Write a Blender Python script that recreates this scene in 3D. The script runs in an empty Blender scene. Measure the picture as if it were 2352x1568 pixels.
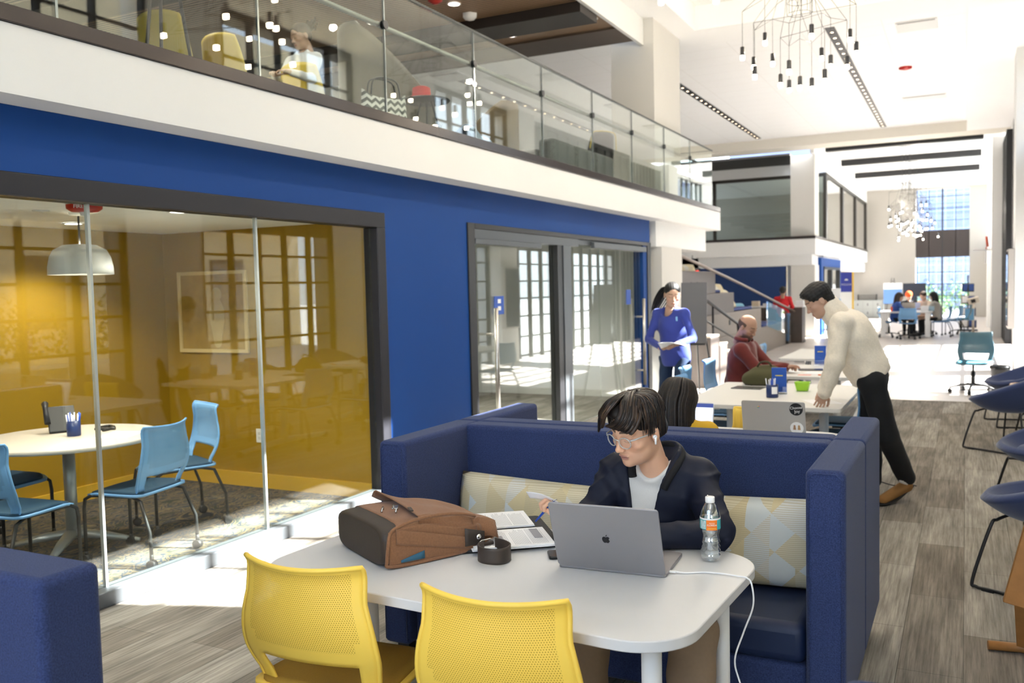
import bpy, bmesh, math, random
import numpy as np
from mathutils import Vector, Matrix, Euler
random.seed(7)
S = bpy.context.scene
COL = S.collection
PI = math.pi

# ---------------------------------------------------------------- camera, sky, sun, exposure
cam_d = bpy.data.cameras.new('camera')
cam = bpy.data.objects.new('camera', cam_d); COL.objects.link(cam)
def cam_matrix(yaw, pit, rol):
    cy, sy = math.cos(yaw), math.sin(yaw)
    f = Vector((-sy*math.cos(pit), cy*math.cos(pit), -math.sin(pit)))
    r = Vector((cy, sy, 0)); u = r.cross(f)
    r2 = r*math.cos(rol)+u*math.sin(rol); u2 = u*math.cos(rol)-r*math.sin(rol)
    return Matrix(((r2.x, u2.x, -f.x), (r2.y, u2.y, -f.y), (r2.z, u2.z, -f.z)))
M = cam_matrix(0.46915, 0.05885, -0.02342).to_4x4()
M.translation = Vector((0, 0, 1.63))
cam.matrix_world = M
cam_d.sensor_width = 36.0
cam_d.lens = 31.52
cam_d.clip_start = 0.05; cam_d.clip_end = 400
cam_d.dof.use_dof = True
cam_d.dof.focus_distance = 3.15
cam_d.dof.aperture_fstop = 3.8
S.camera = cam

S.view_settings.view_transform = 'Standard'
S.view_settings.look = 'None'
S.view_settings.gamma = 1.0
S.view_settings.use_curve_mapping = False
S.view_settings.exposure = 1.13
try:
    S.cycles.max_bounces = 9; S.cycles.diffuse_bounces = 5; S.cycles.glossy_bounces = 4
    S.cycles.transmission_bounces = 8; S.cycles.transparent_max_bounces = 20
    S.cycles.caustics_reflective = False; S.cycles.caustics_refractive = False
    S.cycles.sample_clamp_indirect = 6.0
    S.cycles.use_denoising = True
except Exception:
    pass

world = bpy.data.worlds.new('daylight'); S.world = world
world.use_nodes = True
wn = world.node_tree; wn.nodes.clear()
wo = wn.nodes.new('ShaderNodeOutputWorld'); wb = wn.nodes.new('ShaderNodeBackground')
wt = wn.nodes.new('ShaderNodeTexCoord'); wsx = wn.nodes.new('ShaderNodeSeparateXYZ'); wr = wn.nodes.new('ShaderNodeValToRGB')
wn.links.new(wt.outputs['Generated'], wsx.inputs[0]); wn.links.new(wsx.outputs['Z'], wr.inputs[0])
wr.color_ramp.elements[0].position = 0.0; wr.color_ramp.elements[0].color = (0.85, 0.93, 1.0, 1)
wr.color_ramp.elements[1].position = 0.6; wr.color_ramp.elements[1].color = (0.45, 0.62, 0.92, 1)
wn.links.new(wr.outputs[0], wb.inputs[0]); wn.links.new(wb.outputs[0], wo.inputs[0])
wb.inputs[1].default_value = 2.8

sun_d = bpy.data.lights.new('sun', 'SUN'); sun_d.energy = 37; sun_d.angle = 0.012; sun_d.color = (1.0, 0.975, 0.95)
sun = bpy.data.objects.new('sun', sun_d); COL.objects.link(sun)
EL = math.atan(0.83)
sdir = Vector((-0.943*math.cos(EL), -0.333*math.cos(EL), -math.sin(EL)))
sun.rotation_euler = sdir.to_track_quat('-Z', 'Y').to_euler()
sun.location = (20, 10, 20)

def lamp(name, loc, energy, kind='SPOT', color=(1, 0.93, 0.82), size=0.06, ang=2.2, blend=0.6):
    d = bpy.data.lights.new(name, kind); d.energy = energy; d.color = color; d.shadow_soft_size = size
    if kind == 'SPOT': d.spot_size = ang; d.spot_blend = blend
    o = bpy.data.objects.new(name, d); COL.objects.link(o); o.location = loc
    return o
def area(name, loc, size, energy, color=(1, 0.97, 0.93), rot=(0, 0, 0), sizey=None, spread=None):
    d = bpy.data.lights.new(name, 'AREA'); d.energy = energy; d.color = color
    d.shape = 'RECTANGLE' if sizey else 'SQUARE'; d.size = size
    if sizey: d.size_y = sizey
    if spread: d.spread = spread
    o = bpy.data.objects.new(name, d); COL.objects.link(o); o.location = loc; o.rotation_euler = rot
    return o

# ---------------------------------------------------------------- materials
MATS = {}
def nodes_of(m):
    m.use_nodes = True
    nt = m.node_tree
    return nt, nt.nodes.get('Principled BSDF')
def pm(name, col, rough=0.6, metal=0.0, spec=0.4, noise=0.0, nscale=40, bump=0.0, bscale=200, sheen=0, coat=0, emit=None, estr=1.0, trans=0, sub=0):
    if name in MATS: return MATS[name]
    m = bpy.data.materials.new(name); nt, b = nodes_of(m)
    b.inputs['Base Color'].default_value = (*col, 1); b.inputs['Roughness'].default_value = rough
    b.inputs['Metallic'].default_value = metal; b.inputs['Specular IOR Level'].default_value = spec
    if sheen: b.inputs['Sheen Weight'].default_value = sheen; b.inputs['Sheen Roughness'].default_value = 0.4
    if coat: b.inputs['Coat Weight'].default_value = coat
    if trans: b.inputs['Transmission Weight'].default_value = trans
    if sub:
        b.inputs['Subsurface Weight'].default_value = sub; b.inputs['Subsurface Radius'].default_value = (1, .35, .2); b.inputs['Subsurface Scale'].default_value = 0.006
    if emit: b.inputs['Emission Color'].default_value = (*emit, 1); b.inputs['Emission Strength'].default_value = estr
    tc = nt.nodes.new('ShaderNodeTexCoord')
    if noise:
        n = nt.nodes.new('ShaderNodeTexNoise'); n.inputs['Scale'].default_value = nscale; n.inputs['Detail'].default_value = 4
        r = nt.nodes.new('ShaderNodeMapRange'); r.inputs[3].default_value = 1-noise; r.inputs[4].default_value = 1+noise
        mx = nt.nodes.new('ShaderNodeVectorMath'); mx.operation = 'SCALE'; mx.inputs[0].default_value = col
        nt.links.new(tc.outputs['Object'], n.inputs[0]); nt.links.new(n.outputs[0], r.inputs[0])
        nt.links.new(r.outputs[0], mx.inputs['Scale']); nt.links.new(mx.outputs[0], b.inputs['Base Color'])
    if bump:
        n2 = nt.nodes.new('ShaderNodeTexNoise'); n2.inputs['Scale'].default_value = bscale; n2.inputs['Detail'].default_value = 3
        bp = nt.nodes.new('ShaderNodeBump'); bp.inputs['Strength'].default_value = bump; bp.inputs['Distance'].default_value = 0.002
        nt.links.new(tc.outputs['Object'], n2.inputs[0]); nt.links.new(n2.outputs[0], bp.inputs['Height']); nt.links.new(bp.outputs[0], b.inputs['Normal'])
    MATS[name] = m
    return m

def nodemat(name, fn):
    if name in MATS: return MATS[name]
    m = bpy.data.materials.new(name); nt, b = nodes_of(m)
    fn(nt, b, lambda t: nt.nodes.new('ShaderNode'+t), nt.links.new)
    MATS[name] = m
    return m

def glass_mat(name, tint=(0.93, 0.97, 0.95), refl=1.0, ior=1.52):
    if name in MATS: return MATS[name]
    m = bpy.data.materials.new(name); m.use_nodes = True; nt = m.node_tree; nt.nodes.clear()
    o = nt.nodes.new('ShaderNodeOutputMaterial'); mix = nt.nodes.new('ShaderNodeMixShader')
    t = nt.nodes.new('ShaderNodeBsdfTransparent'); t.inputs[0].default_value = (*tint, 1)
    g = nt.nodes.new('ShaderNodeBsdfGlossy'); g.inputs['Roughness'].default_value = 0.0; g.inputs[0].default_value = (1, 1, 1, 1)
    f = nt.nodes.new('ShaderNodeLayerWeight'); f.inputs[0].default_value = 0.5
    f5 = nt.nodes.new('ShaderNodeMath'); f5.operation = 'POWER'; f5.inputs[1].default_value = 5.0
    fa = nt.nodes.new('ShaderNodeMath'); fa.operation = 'MULTIPLY_ADD'; fa.inputs[1].default_value = 0.957; fa.inputs[2].default_value = 0.043
    k = nt.nodes.new('ShaderNodeMath'); k.operation = 'MULTIPLY'; k.inputs[1].default_value = refl; k.use_clamp = True
    nt.links.new(f.outputs['Facing'], f5.inputs[0]); nt.links.new(f5.outputs[0], fa.inputs[0]); nt.links.new(fa.outputs[0], k.inputs[0]); nt.links.new(k.outputs[0], mix.inputs[0])
    nt.links.new(t.outputs[0], mix.inputs[1]); nt.links.new(g.outputs[0], mix.inputs[2]); nt.links.new(mix.outputs[0], o.inputs[0])
    MATS[name] = m
    return m

def perforated(name, col, scale=170, hole=0.33, rough=0.5):
    """moulded plastic with a regular field of small holes (UV mapped in metres)"""
    if name in MATS: return MATS[name]
    m = bpy.data.materials.new(name); m.use_nodes = True; nt = m.node_tree; b = nt.nodes.get('Principled BSDF')
    b.inputs['Base Color'].default_value = (*col, 1); b.inputs['Roughness'].default_value = rough
    o = nt.nodes.get('Material Output'); L = nt.links.new
    uv = nt.nodes.new('ShaderNodeUVMap'); sx = nt.nodes.new('ShaderNodeSeparateXYZ'); L(uv.outputs[0], sx.inputs[0])
    def math_(op, a, bb=None):
        n = nt.nodes.new('ShaderNodeMath'); n.operation = op
        for i, v in enumerate((a, bb)):
            if v is None: continue
            if isinstance(v, (int, float)): n.inputs[i].default_value = v
            else: L(v, n.inputs[i])
        return n.outputs[0]
    x = math_('MULTIPLY', sx.outputs[0], scale); y = math_('MULTIPLY', sx.outputs[1], scale*0.577)
    def cell(ox, oy):
        a = math_('SUBTRACT', math_('FRACT', math_('ADD', x, ox)), 0.5)
        c = math_('MULTIPLY', math_('SUBTRACT', math_('FRACT', math_('ADD', y, oy)), 0.5), 1.732)
        return math_('SQRT', math_('ADD', math_('MULTIPLY', a, a), math_('MULTIPLY', c, c)))
    d = math_('MINIMUM', cell(0, 0), cell(0.5, 0.5))
    h = math_('LESS_THAN', d, hole)
    mix = nt.nodes.new('ShaderNodeMixShader'); t = nt.nodes.new('ShaderNodeBsdfTransparent')
    inner = nt.nodes.new('ShaderNodeBsdfDiffuse'); inner.inputs[0].default_value = (col[0]*.80, col[1]*.68, col[2]*.5, 1)  # hole walls coloured darker to imitate the shade inside them
    m2 = nt.nodes.new('ShaderNodeMixShader'); m2.inputs[0].default_value = 0.35; L(inner.outputs[0], m2.inputs[1]); L(t.outputs[0], m2.inputs[2])
    L(h, mix.inputs[0]); L(b.outputs[0], mix.inputs[1]); L(m2.outputs[0], mix.inputs[2]); L(mix.outputs[0], o.inputs[0])
    MATS[name] = m
    return m

# ---------------------------------------------------------------- mesh helpers
def B(): return bmesh.new()
def box(bm, x0, x1, y0, y1, z0, z1, mi=0):
    vs = [bm.verts.new(p) for p in ((x0,y0,z0),(x1,y0,z0),(x1,y1,z0),(x0,y1,z0),(x0,y0,z1),(x1,y0,z1),(x1,y1,z1),(x0,y1,z1))]
    for q in ((0,3,2,1),(4,5,6,7),(0,1,5,4),(1,2,6,5),(2,3,7,6),(3,0,4,7)):
        f = bm.faces.new([vs[i] for i in q]); f.material_index = mi
    return vs
def obox(bm, c, ax, ay, az, sx, sy, sz):
    """oriented box: centre c, axes, full sizes"""
    c = Vector(c); ax = Vector(ax).normalized()*sx/2; ay = Vector(ay).normalized()*sy/2; az = Vector(az).normalized()*sz/2
    vs = [bm.verts.new(c+ax*i+ay*j+az*k) for i, j, k in ((-1,-1,-1),(1,-1,-1),(1,1,-1),(-1,1,-1),(-1,-1,1),(1,-1,1),(1,1,1),(-1,1,1))]
    for q in ((0,3,2,1),(4,5,6,7),(0,1,5,4),(1,2,6,5),(2,3,7,6),(3,0,4,7)): bm.faces.new([vs[i] for i in q])
    return vs
def frame_for(d):
    d = d.normalized(); a = Vector((0,0,1)) if abs(d.z) < 0.9 else Vector((1,0,0))
    u = d.cross(a).normalized(); v = d.cross(u).normalized(); return u, v
def tube(bm, pts, r, n=8, cap=True, smooth=True, flat=1.0):
    pts = [Vector(p) for p in pts]; k = len(pts)
    rs = r if isinstance(r, (list, tuple)) else [r]*k
    rings = []; pu = None
    for i, p in enumerate(pts):
        d = (pts[min(i+1, k-1)]-pts[max(i-1, 0)])
        if d.length < 1e-9: d = Vector((0,0,1))
        d.normalize()
        if pu is None: u, v = frame_for(d)
        else:
            u = (pu - d*pu.dot(d))
            u = u.normalized() if u.length > 1e-6 else frame_for(d)[0]
            v = d.cross(u).normalized()
        pu = u
        rings.append([bm.verts.new(p+(u*math.cos(2*PI*j/n)+v*math.sin(2*PI*j/n)*flat)*rs[i]) for j in range(n)])
    for a, b in zip(rings, rings[1:]):
        for j in range(n):
            f = bm.faces.new((a[j], a[(j+1) % n], b[(j+1) % n], b[j])); f.smooth = smooth
    if cap:
        bm.faces.new(rings[0][::-1]); bm.faces.new(rings[-1])
    return rings
def cyl(bm, p0, p1, r0, r1=None, n=20): return tube(bm, [p0, p1], [r0, r0 if r1 is None else r1], n)
def lathe(bm, prof, c=(0,0,0), n=24, cap=True):
    rings = []
    for r, z in prof:
        rings.append([bm.verts.new((c[0]+r*math.cos(2*PI*j/n), c[1]+r*math.sin(2*PI*j/n), c[2]+z)) for j in range(n)])
    for a, b in zip(rings, rings[1:]):
        for j in range(n):
            f = bm.faces.new((a[j], a[(j+1) % n], b[(j+1) % n], b[j])); f.smooth = True
    if cap: bm.faces.new(rings[0][::-1]); bm.faces.new(rings[-1])
def prism(bm, pts, z0, z1):
    a = [bm.verts.new((x, y, z0)) for x, y in pts]; b = [bm.verts.new((x, y, z1)) for x, y in pts]; n = len(pts)
    bm.faces.new(a[::-1]); bm.faces.new(b)
    for i in range(n): bm.faces.new((a[i], a[(i+1) % n], b[(i+1) % n], b[i]))
def rrect(x0, x1, y0, y1, r, n=8):
    out = []
    for cx, cy, a0 in ((x1-r, y1-r, 0), (x0+r, y1-r, PI/2), (x0+r, y0+r, PI), (x1-r, y0+r, 1.5*PI)):
        for i in range(n+1):
            a = a0+i*PI/2/n; out.append((cx+r*math.cos(a), cy+r*math.sin(a)))
    return out
def gridsurf(bm, fn, nu, nv, smooth=True, uv=None, mi=0):
    vs = [[bm.verts.new(fn(i/nu, j/nv)) for j in range(nv+1)] for i in range(nu+1)]
    lay = bm.loops.layers.uv.verify() if uv else None
    for i in range(nu):
        for j in range(nv):
            f = bm.faces.new((vs[i][j], vs[i+1][j], vs[i+1][j+1], vs[i][j+1])); f.smooth = smooth; f.material_index = mi
            if uv:
                for l, (a, b) in zip(f.loops, ((i, j), (i+1, j), (i+1, j+1), (i, j+1))): l[lay].uv = uv(a/nu, b/nv)
    return vs
def obj(name, bm, m=None, parent=None, bevel=0, seg=2, smooth=False, solid=0, sub=0, off=-1):
    me = bpy.data.meshes.new(name)
    if isinstance(bm, bmesh.types.BMesh):
        bmesh.ops.recalc_face_normals(bm, faces=bm.faces) if not solid else None
        bm.to_mesh(me); bm.free()
    else:
        me.from_pydata(*bm); me.update()
    o = bpy.data.objects.new(name, me); COL.objects.link(o)
    for mm in (m if isinstance(m, (list, tuple)) else [m]):
        if mm: me.materials.append(mm)
    if smooth:
        for p in me.polygons: p.use_smooth = True
    if solid:
        s = o.modifiers.new('s', 'SOLIDIFY'); s.thickness = solid; s.offset = off
    if bevel:
        b = o.modifiers.new('b', 'BEVEL'); b.width = bevel; b.segments = seg; b.limit_method = 'ANGLE'; b.angle_limit = 0.6; b.harden_normals = False
        for p in me.polygons: p.use_smooth = True
        try:
            me.set_sharp_from_angle(angle=0.9)
        except Exception: pass
    if sub:
        s = o.modifiers.new('u', 'SUBSURF'); s.levels = sub; s.render_levels = sub
    if parent: o.parent = parent
    return o
def tag(o, label=None, cat=None, group=None, kind=None):
    if label: o['label'] = label
    if cat: o['category'] = cat
    if group: o['group'] = group
    if kind: o['kind'] = kind
    return o
def struct(name, bm, m, parent=None, **k):
    o = obj(name, bm, m, parent, **k)
    if parent is None: o['kind'] = 'structure'
    return o
def thing(name, label, cat, loc=(0,0,0), rz=0, group=None):
    o = bpy.data.objects.new(name, None); COL.objects.link(o); o.empty_display_size = 0.1
    o.location = loc; o.rotation_euler = (0, 0, rz)
    return tag(o, label, cat, group)
def dup(o, loc=None, rz=None, label=None, group=None, parent=None):
    c = o.copy(); COL.objects.link(c)
    if parent is not None: c.parent = parent
    if loc is not None: c.location = loc
    if rz is not None: c.rotation_euler = (0, 0, rz)
    if label: c['label'] = label
    if group: c['group'] = group
    for ch in list(o.children): dup(ch, parent=c)
    return c
def text_obj(name, body, size, m, loc, rot, parent=None, depth=0.0006, align='CENTER', sx=1.0):
    cu = bpy.data.curves.new(name, 'FONT'); cu.body = body; cu.size = size; cu.align_x = align; cu.align_y = 'CENTER'; cu.extrude = depth
    tmp = bpy.data.objects.new(name, cu); COL.objects.link(tmp)
    dg = bpy.context.evaluated_depsgraph_get()
    me = bpy.data.meshes.new_from_object(tmp.evaluated_get(dg)); me.materials.clear(); me.materials.append(m)
    bpy.data.objects.remove(tmp); bpy.data.curves.remove(cu)
    o = bpy.data.objects.new(name, me); COL.objects.link(o)
    o.location = loc; o.rotation_euler = rot; o.scale = (sx, 1, 1)
    if parent: o.parent = parent
    return o

# ---- signed distance modelling: smooth unions turned into one closed skin
def s_min(a, b, k):
    h = np.clip(0.5+0.5*(b-a)/k, 0, 1); return b*(1-h)+a*h-k*h*(1-h)
def s_max(a, b, k): return -s_min(-a, -b, k)
def d_cap(P, a, b, ra, rb):
    a = np.array(a, float); b = np.array(b, float); ab = b-a; t = np.clip(((P-a)@ab)/max(ab@ab, 1e-9), 0, 1)
    return np.linalg.norm(P-a-t[..., None]*ab, axis=-1)-(ra+(rb-ra)*t)
def d_ell(P, c, r, rot=None):
    q = P-np.array(c, float)
    if rot is not None: q = q@np.array(rot)
    r = np.array(r, float); k0 = np.linalg.norm(q/r, axis=-1); k1 = np.linalg.norm(q/(r*r), axis=-1)
    return k0*(k0-1)/np.maximum(k1, 1e-6)
def surf_net(fn, lo, hi, h):
    lo = np.array(lo, float); hi = np.array(hi, float); n = np.ceil((hi-lo)/h).astype(int)+1
    g = [lo[i]+h*np.arange(n[i]) for i in range(3)]
    P = np.stack(np.meshgrid(*g, indexing='ij'), -1); D = fn(P)
    ins = D < 0
    c = np.zeros(tuple(n-1), int)
    cnt = np.zeros(tuple(n-1)); acc = np.zeros(tuple(n-1)+(3,))
    for ax in range(3):
        for a in (0, 1):
            for b in (0, 1):
                s0 = [0, 0, 0]; o2 = [i for i in range(3) if i != ax]; s0[o2[0]] = a; s0[o2[1]] = b
                s1 = list(s0); s1[ax] = 1
                sl0 = tuple(slice(s, s+n[i]-1) for i, s in enumerate(s0)); sl1 = tuple(slice(s, s+n[i]-1) for i, s in enumerate(s1))
                d0 = D[sl0]; d1 = D[sl1]; cr = (d0 < 0) != (d1 < 0)
                t = np.where(cr, d0/np.where(cr, d0-d1, 1), 0); p0 = np.array(s0, float)
                cnt += cr
                for i in range(3): acc[..., i] += np.where(cr, p0[i]+(t if i == ax else 0), 0)
    act = cnt > 0
    idx = -np.ones(act.shape, int); idx[act] = np.arange(act.sum())
    ijk = np.argwhere(act); V = lo+h*(ijk+acc[act]/cnt[act][:, None])
    F = []
    for ax in range(3):
        o2 = [i for i in range(3) if i != ax]; u, v = o2
        sl0 = [slice(1, n[i]-1) for i in range(3)]; sl0[ax] = slice(0, n[ax]-1); sl1 = list(sl0); sl1[ax] = slice(1, n[ax])
        a = ins[tuple(sl0)]; b = ins[tuple(sl1)]
        e = np.argwhere(a != b)
        if not len(e): continue
        flip = a[tuple(e.T)]
        base = e.copy(); base[:, u] += 1; base[:, v] += 1
        def cell(du, dv):
            q = base.copy(); q[:, u] -= du; q[:, v] -= dv; return idx[tuple(q.T)]
        q = np.stack([cell(1, 1), cell(0, 1), cell(0, 0), cell(1, 0)], 1)
        if ax == 1: flip = ~flip
        q[~flip] = q[~flip][:, ::-1]
        F.append(q)
    F = np.concatenate(F) if F else np.zeros((0, 4), int)
    F = F[(F >= 0).all(1)]
    return V, F
def net_obj(name, fn, lo, hi, h, m, parent=None, smooth_it=1):
    V, F = surf_net(fn, lo, hi, h)
    me = bpy.data.meshes.new(name); me.vertices.add(len(V)); me.vertices.foreach_set('co', V.ravel())
    me.loops.add(len(F)*4); me.loops.foreach_set('vertex_index', F.ravel())
    me.polygons.add(len(F)); me.polygons.foreach_set('loop_start', np.arange(len(F))*4); me.polygons.foreach_set('loop_total', np.full(len(F), 4))
    me.polygons.foreach_set('use_smooth', np.ones(len(F), bool)); me.update(calc_edges=True); me.validate()
    for mm in (m if isinstance(m, (list, tuple)) else [m]): me.materials.append(mm)
    o = bpy.data.objects.new(name, me); COL.objects.link(o)
    if smooth_it:
        s = o.modifiers.new('sm', 'SMOOTH'); s.factor = 0.5; s.iterations = smooth_it
    if parent: o.parent = parent
    return o
# ---------------------------------------------------------------- colours shared by the building
def wallpaint(name, col): return pm(name, col, rough=0.75, spec=0.25, noise=0.015, nscale=3)
WHITE = wallpaint('white_paint', (0.80, 0.80, 0.79)); CEIL = wallpaint('ceiling_white', (0.92, 0.92, 0.91))
BEIGE = wallpaint('warm_beige_paint', (0.46, 0.43, 0.385)); BLUEW = pm('blue_paint', (0.009, 0.060, 0.255), rough=0.65, spec=0.2, noise=0.02, nscale=4)
NAVYW = pm('navy_paint', (0.008, 0.035, 0.14), rough=0.6); YELW = pm('ochre_paint', (0.33, 0.19, 0.008), rough=0.6, spec=0.3)
BLACKM = pm('black_metal', (0.012, 0.012, 0.014), rough=0.42, spec=0.5); ANOD = pm('dark_anodised_frame', (0.022, 0.022, 0.028), rough=0.45, metal=0.2)
GREYM = pm('grey_aluminium', (0.10, 0.11, 0.12), rough=0.4, metal=0.4); CHROME = pm('chrome', (0.75, 0.75, 0.76), rough=0.16, metal=1.0)
BROWNM = pm('bronze_trim', (0.045, 0.035, 0.034), rough=0.22, metal=0.3)
GLASS = glass_mat('clear_glass', (0.95, 0.98, 0.965), 1.0); GLASSR = glass_mat('partition_glass', (0.95, 0.98, 0.96), 0.95)
GLASSD = glass_mat('door_glass', (0.93, 0.97, 0.95), 1.3)
LAMPW = pm('lamp_glow', (1, 1, 1), emit=(1, 0.93, 0.82), estr=14)

def carpet_planks(nt, b, N, L):
    tc = N('TexCoord'); mp = N('Mapping'); mp.inputs['Rotation'].default_value = (0, 0, PI/2)
    L(tc.outputs['Object'], mp.inputs[0])
    br = N('TexBrick'); br.offset = 0.5; br.inputs['Scale'].default_value = 1.0
    br.inputs['Brick Width'].default_value = 1.0; br.inputs['Row Height'].default_value = 0.25; br.inputs['Mortar Size'].default_value = 0.0016
    br.inputs['Color1'].default_value = (0.33, 0.308, 0.278, 1); br.inputs['Color2'].default_value = (0.195, 0.172, 0.147, 1); br.inputs['Mortar'].default_value = (0.12, 0.11, 0.10, 1)
    L(mp.outputs[0], br.inputs[0])
    m2 = N('Mapping'); m2.inputs['Scale'].default_value = (70, 2.2, 1); L(tc.outputs['Object'], m2.inputs[0])
    n1 = N('TexNoise'); n1.inputs['Scale'].default_value = 1.0; n1.inputs['Detail'].default_value = 5; n1.inputs['Roughness'].default_value = 0.7; L(m2.outputs[0], n1.inputs[0])
    m3 = N('Mapping'); m3.inputs['Scale'].default_value = (9, 1.6, 1); L(tc.outputs['Object'], m3.inputs[0])
    n3 = N('TexNoise'); n3.inputs['Scale'].default_value = 1.0; n3.inputs['Detail'].default_value = 3; L(m3.outputs[0], n3.inputs[0])
    r1 = N('MapRange'); r1.inputs[1].default_value = 0.3; r1.inputs[2].default_value = 0.7; r1.inputs[3].default_value = 0.62; r1.inputs[4].default_value = 1.42; L(n1.outputs[0], r1.inputs[0])
    r3 = N('MapRange'); r3.inputs[1].default_value = 0.35; r3.inputs[2].default_value = 0.65; r3.inputs[3].default_value = 0.8; r3.inputs[4].default_value = 1.2; L(n3.outputs[0], r3.inputs[0])
    mm = N('Math'); mm.operation = 'MULTIPLY'; L(r1.outputs[0], mm.inputs[0]); L(r3.outputs[0], mm.inputs[1])
    v = N('VectorMath'); v.operation = 'SCALE'; L(br.outputs[0], v.inputs[0]); L(mm.outputs[0], v.inputs['Scale'])
    L(v.outputs[0], b.inputs['Base Color']); b.inputs['Roughness'].default_value = 0.95; b.inputs['Specular IOR Level'].default_value = 0.1
    bp = N('Bump'); bp.inputs['Strength'].default_value = 0.5; bp.inputs['Distance'].default_value = 0.004; L(n1.outputs[0], bp.inputs['Height']); L(bp.outputs[0], b.inputs['Normal'])
CARPET = nodemat('striated_carpet_planks', carpet_planks)
def far_floor(nt, b, N, L):
    tc = N('TexCoord'); br = N('TexBrick'); br.inputs['Scale'].default_value = 1.0; br.inputs['Brick Width'].default_value = 1.2; br.inputs['Row Height'].default_value = 0.3
    br.inputs['Mortar Size'].default_value = 0.003
    br.inputs['Color1'].default_value = (0.56, 0.50, 0.46, 1); br.inputs['Color2'].default_value = (0.50, 0.45, 0.415, 1); br.inputs['Mortar'].default_value = (0.3, 0.26, 0.23, 1)
    L(tc.outputs['Object'], br.inputs[0]); L(br.outputs[0], b.inputs['Base Color']); b.inputs['Roughness'].default_value = 0.35
FARFLOOR = nodemat('pale_wood_tile', far_floor)
def swirl_carpet(nt, b, N, L):
    tc = N('TexCoord'); mp = N('Mapping'); mp.inputs['Scale'].default_value = (4.6, 2.4, 1); mp.inputs['Rotation'].default_value = (0, 0, 0.5); L(tc.outputs['Object'], mp.inputs[0])
    n = N('TexNoise'); n.inputs['Scale'].default_value = 1.2; n.inputs['Detail'].default_value = 5; n.inputs['Distortion'].default_value = 3.0; n.inputs['Roughness'].default_value = 0.55
    L(mp.outputs[0], n.inputs[0])
    r = N('ValToRGB'); r.color_ramp.interpolation = 'LINEAR'
    e = r.color_ramp.elements; e[0].position = 0.40; e[0].color = (0.004, 0.008, 0.02, 1); e[1].position = 0.43; e[1].color = (0.11, 0.078, 0.038, 1)
    for p, c in ((0.47, (0.16, 0.115, 0.055, 1)), (0.50, (0.008, 0.014, 0.028, 1)), (0.55, (0.015, 0.028, 0.05, 1)), (0.58, (0.15, 0.108, 0.05, 1)), (0.64, (0.02, 0.026, 0.022, 1))):
        q = e.new(p); q.color = c
    L(n.outputs[0], r.inputs[0]); L(r.outputs[0], b.inputs['Base Color']); b.inputs['Roughness'].default_value = 0.95
SWIRL = nodemat('swirl_pattern_carpet', swirl_carpet)
def slat_ceiling(nt, b, N, L):
    tc = N('TexCoord'); sx = N('SeparateXYZ'); L(tc.outputs['Object'], sx.inputs[0])
    m = N('Math'); m.operation = 'MULTIPLY'; m.inputs[1].default_value = 1/0.06; L(sx.outputs[1], m.inputs[0])
    f = N('Math'); f.operation = 'FRACT'; L(m.outputs[0], f.inputs[0])
    r = N('ValToRGB'); r.color_ramp.elements[0].color = (0.02, 0.014, 0.01, 1); r.color_ramp.elements[1].color = (0.42, 0.27, 0.16, 1)
    r.color_ramp.elements[0].position = 0.35; r.color_ramp.elements[1].position = 0.45; L(f.outputs[0], r.inputs[0]); L(r.outputs[0], b.inputs['Base Color'])
SLAT = nodemat('wood_slat_ceiling', slat_ceiling)
def tile_ceiling(nt, b, N, L):
    tc = N('TexCoord'); br = N('TexBrick'); br.offset = 0; br.inputs['Scale'].default_value = 1; br.inputs['Brick Width'].default_value = 1.2; br.inputs['Row Height'].default_value = 0.6
    br.inputs['Mortar Size'].default_value = 0.006; br.inputs['Color1'].default_value = br.inputs['Color2'].default_value = (0.93, 0.93, 0.92, 1); br.inputs['Mortar'].default_value = (0.84, 0.83, 0.81, 1)
    L(tc.outputs['Object'], br.inputs[0]); L(br.outputs[0], b.inputs['Base Color']); b.inputs['Roughness'].default_value = 0.8
TILE = nodemat('ceiling_tile', tile_ceiling)

# ---------------------------------------------------------------- floors
bm = B(); box(bm, -4.125, 1.6, -4, 13.2, -0.1, 0); struct('floor', bm, CARPET)
bm = B(); box(bm, -12, 1.6, 13.2, 42.4, -0.1, 0.0); struct('floor_far_hall', bm, FARFLOOR)
bm = B(); box(bm, -9.2, -4.13, -2, 5.74, -0.1, 0.0); struct('floor_meeting_room', bm, SWIRL)
bm = B(); box(bm, -9.2, -4.13, 5.86, 12.43, -0.1, 0.0); struct('floor_glass_door_room', bm, CARPET)

# ---------------------------------------------------------------- left glass-walled rooms (wall plane x = -4.05)
WX = -4.05
bm = B()
box(bm, WX-0.14, WX, -4, 5.83, 2.24, 2.555); box(bm, WX-0.14, WX, 5.83, 7.13, 0, 2.555)
box(bm, WX-0.14, WX, 7.13, 12.12, 2.24, 2.555); box(bm, WX-0.14, WX, 12.12, 12.43, 0, 2.555)
struct('wall_left', bm, BLUEW)
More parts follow.
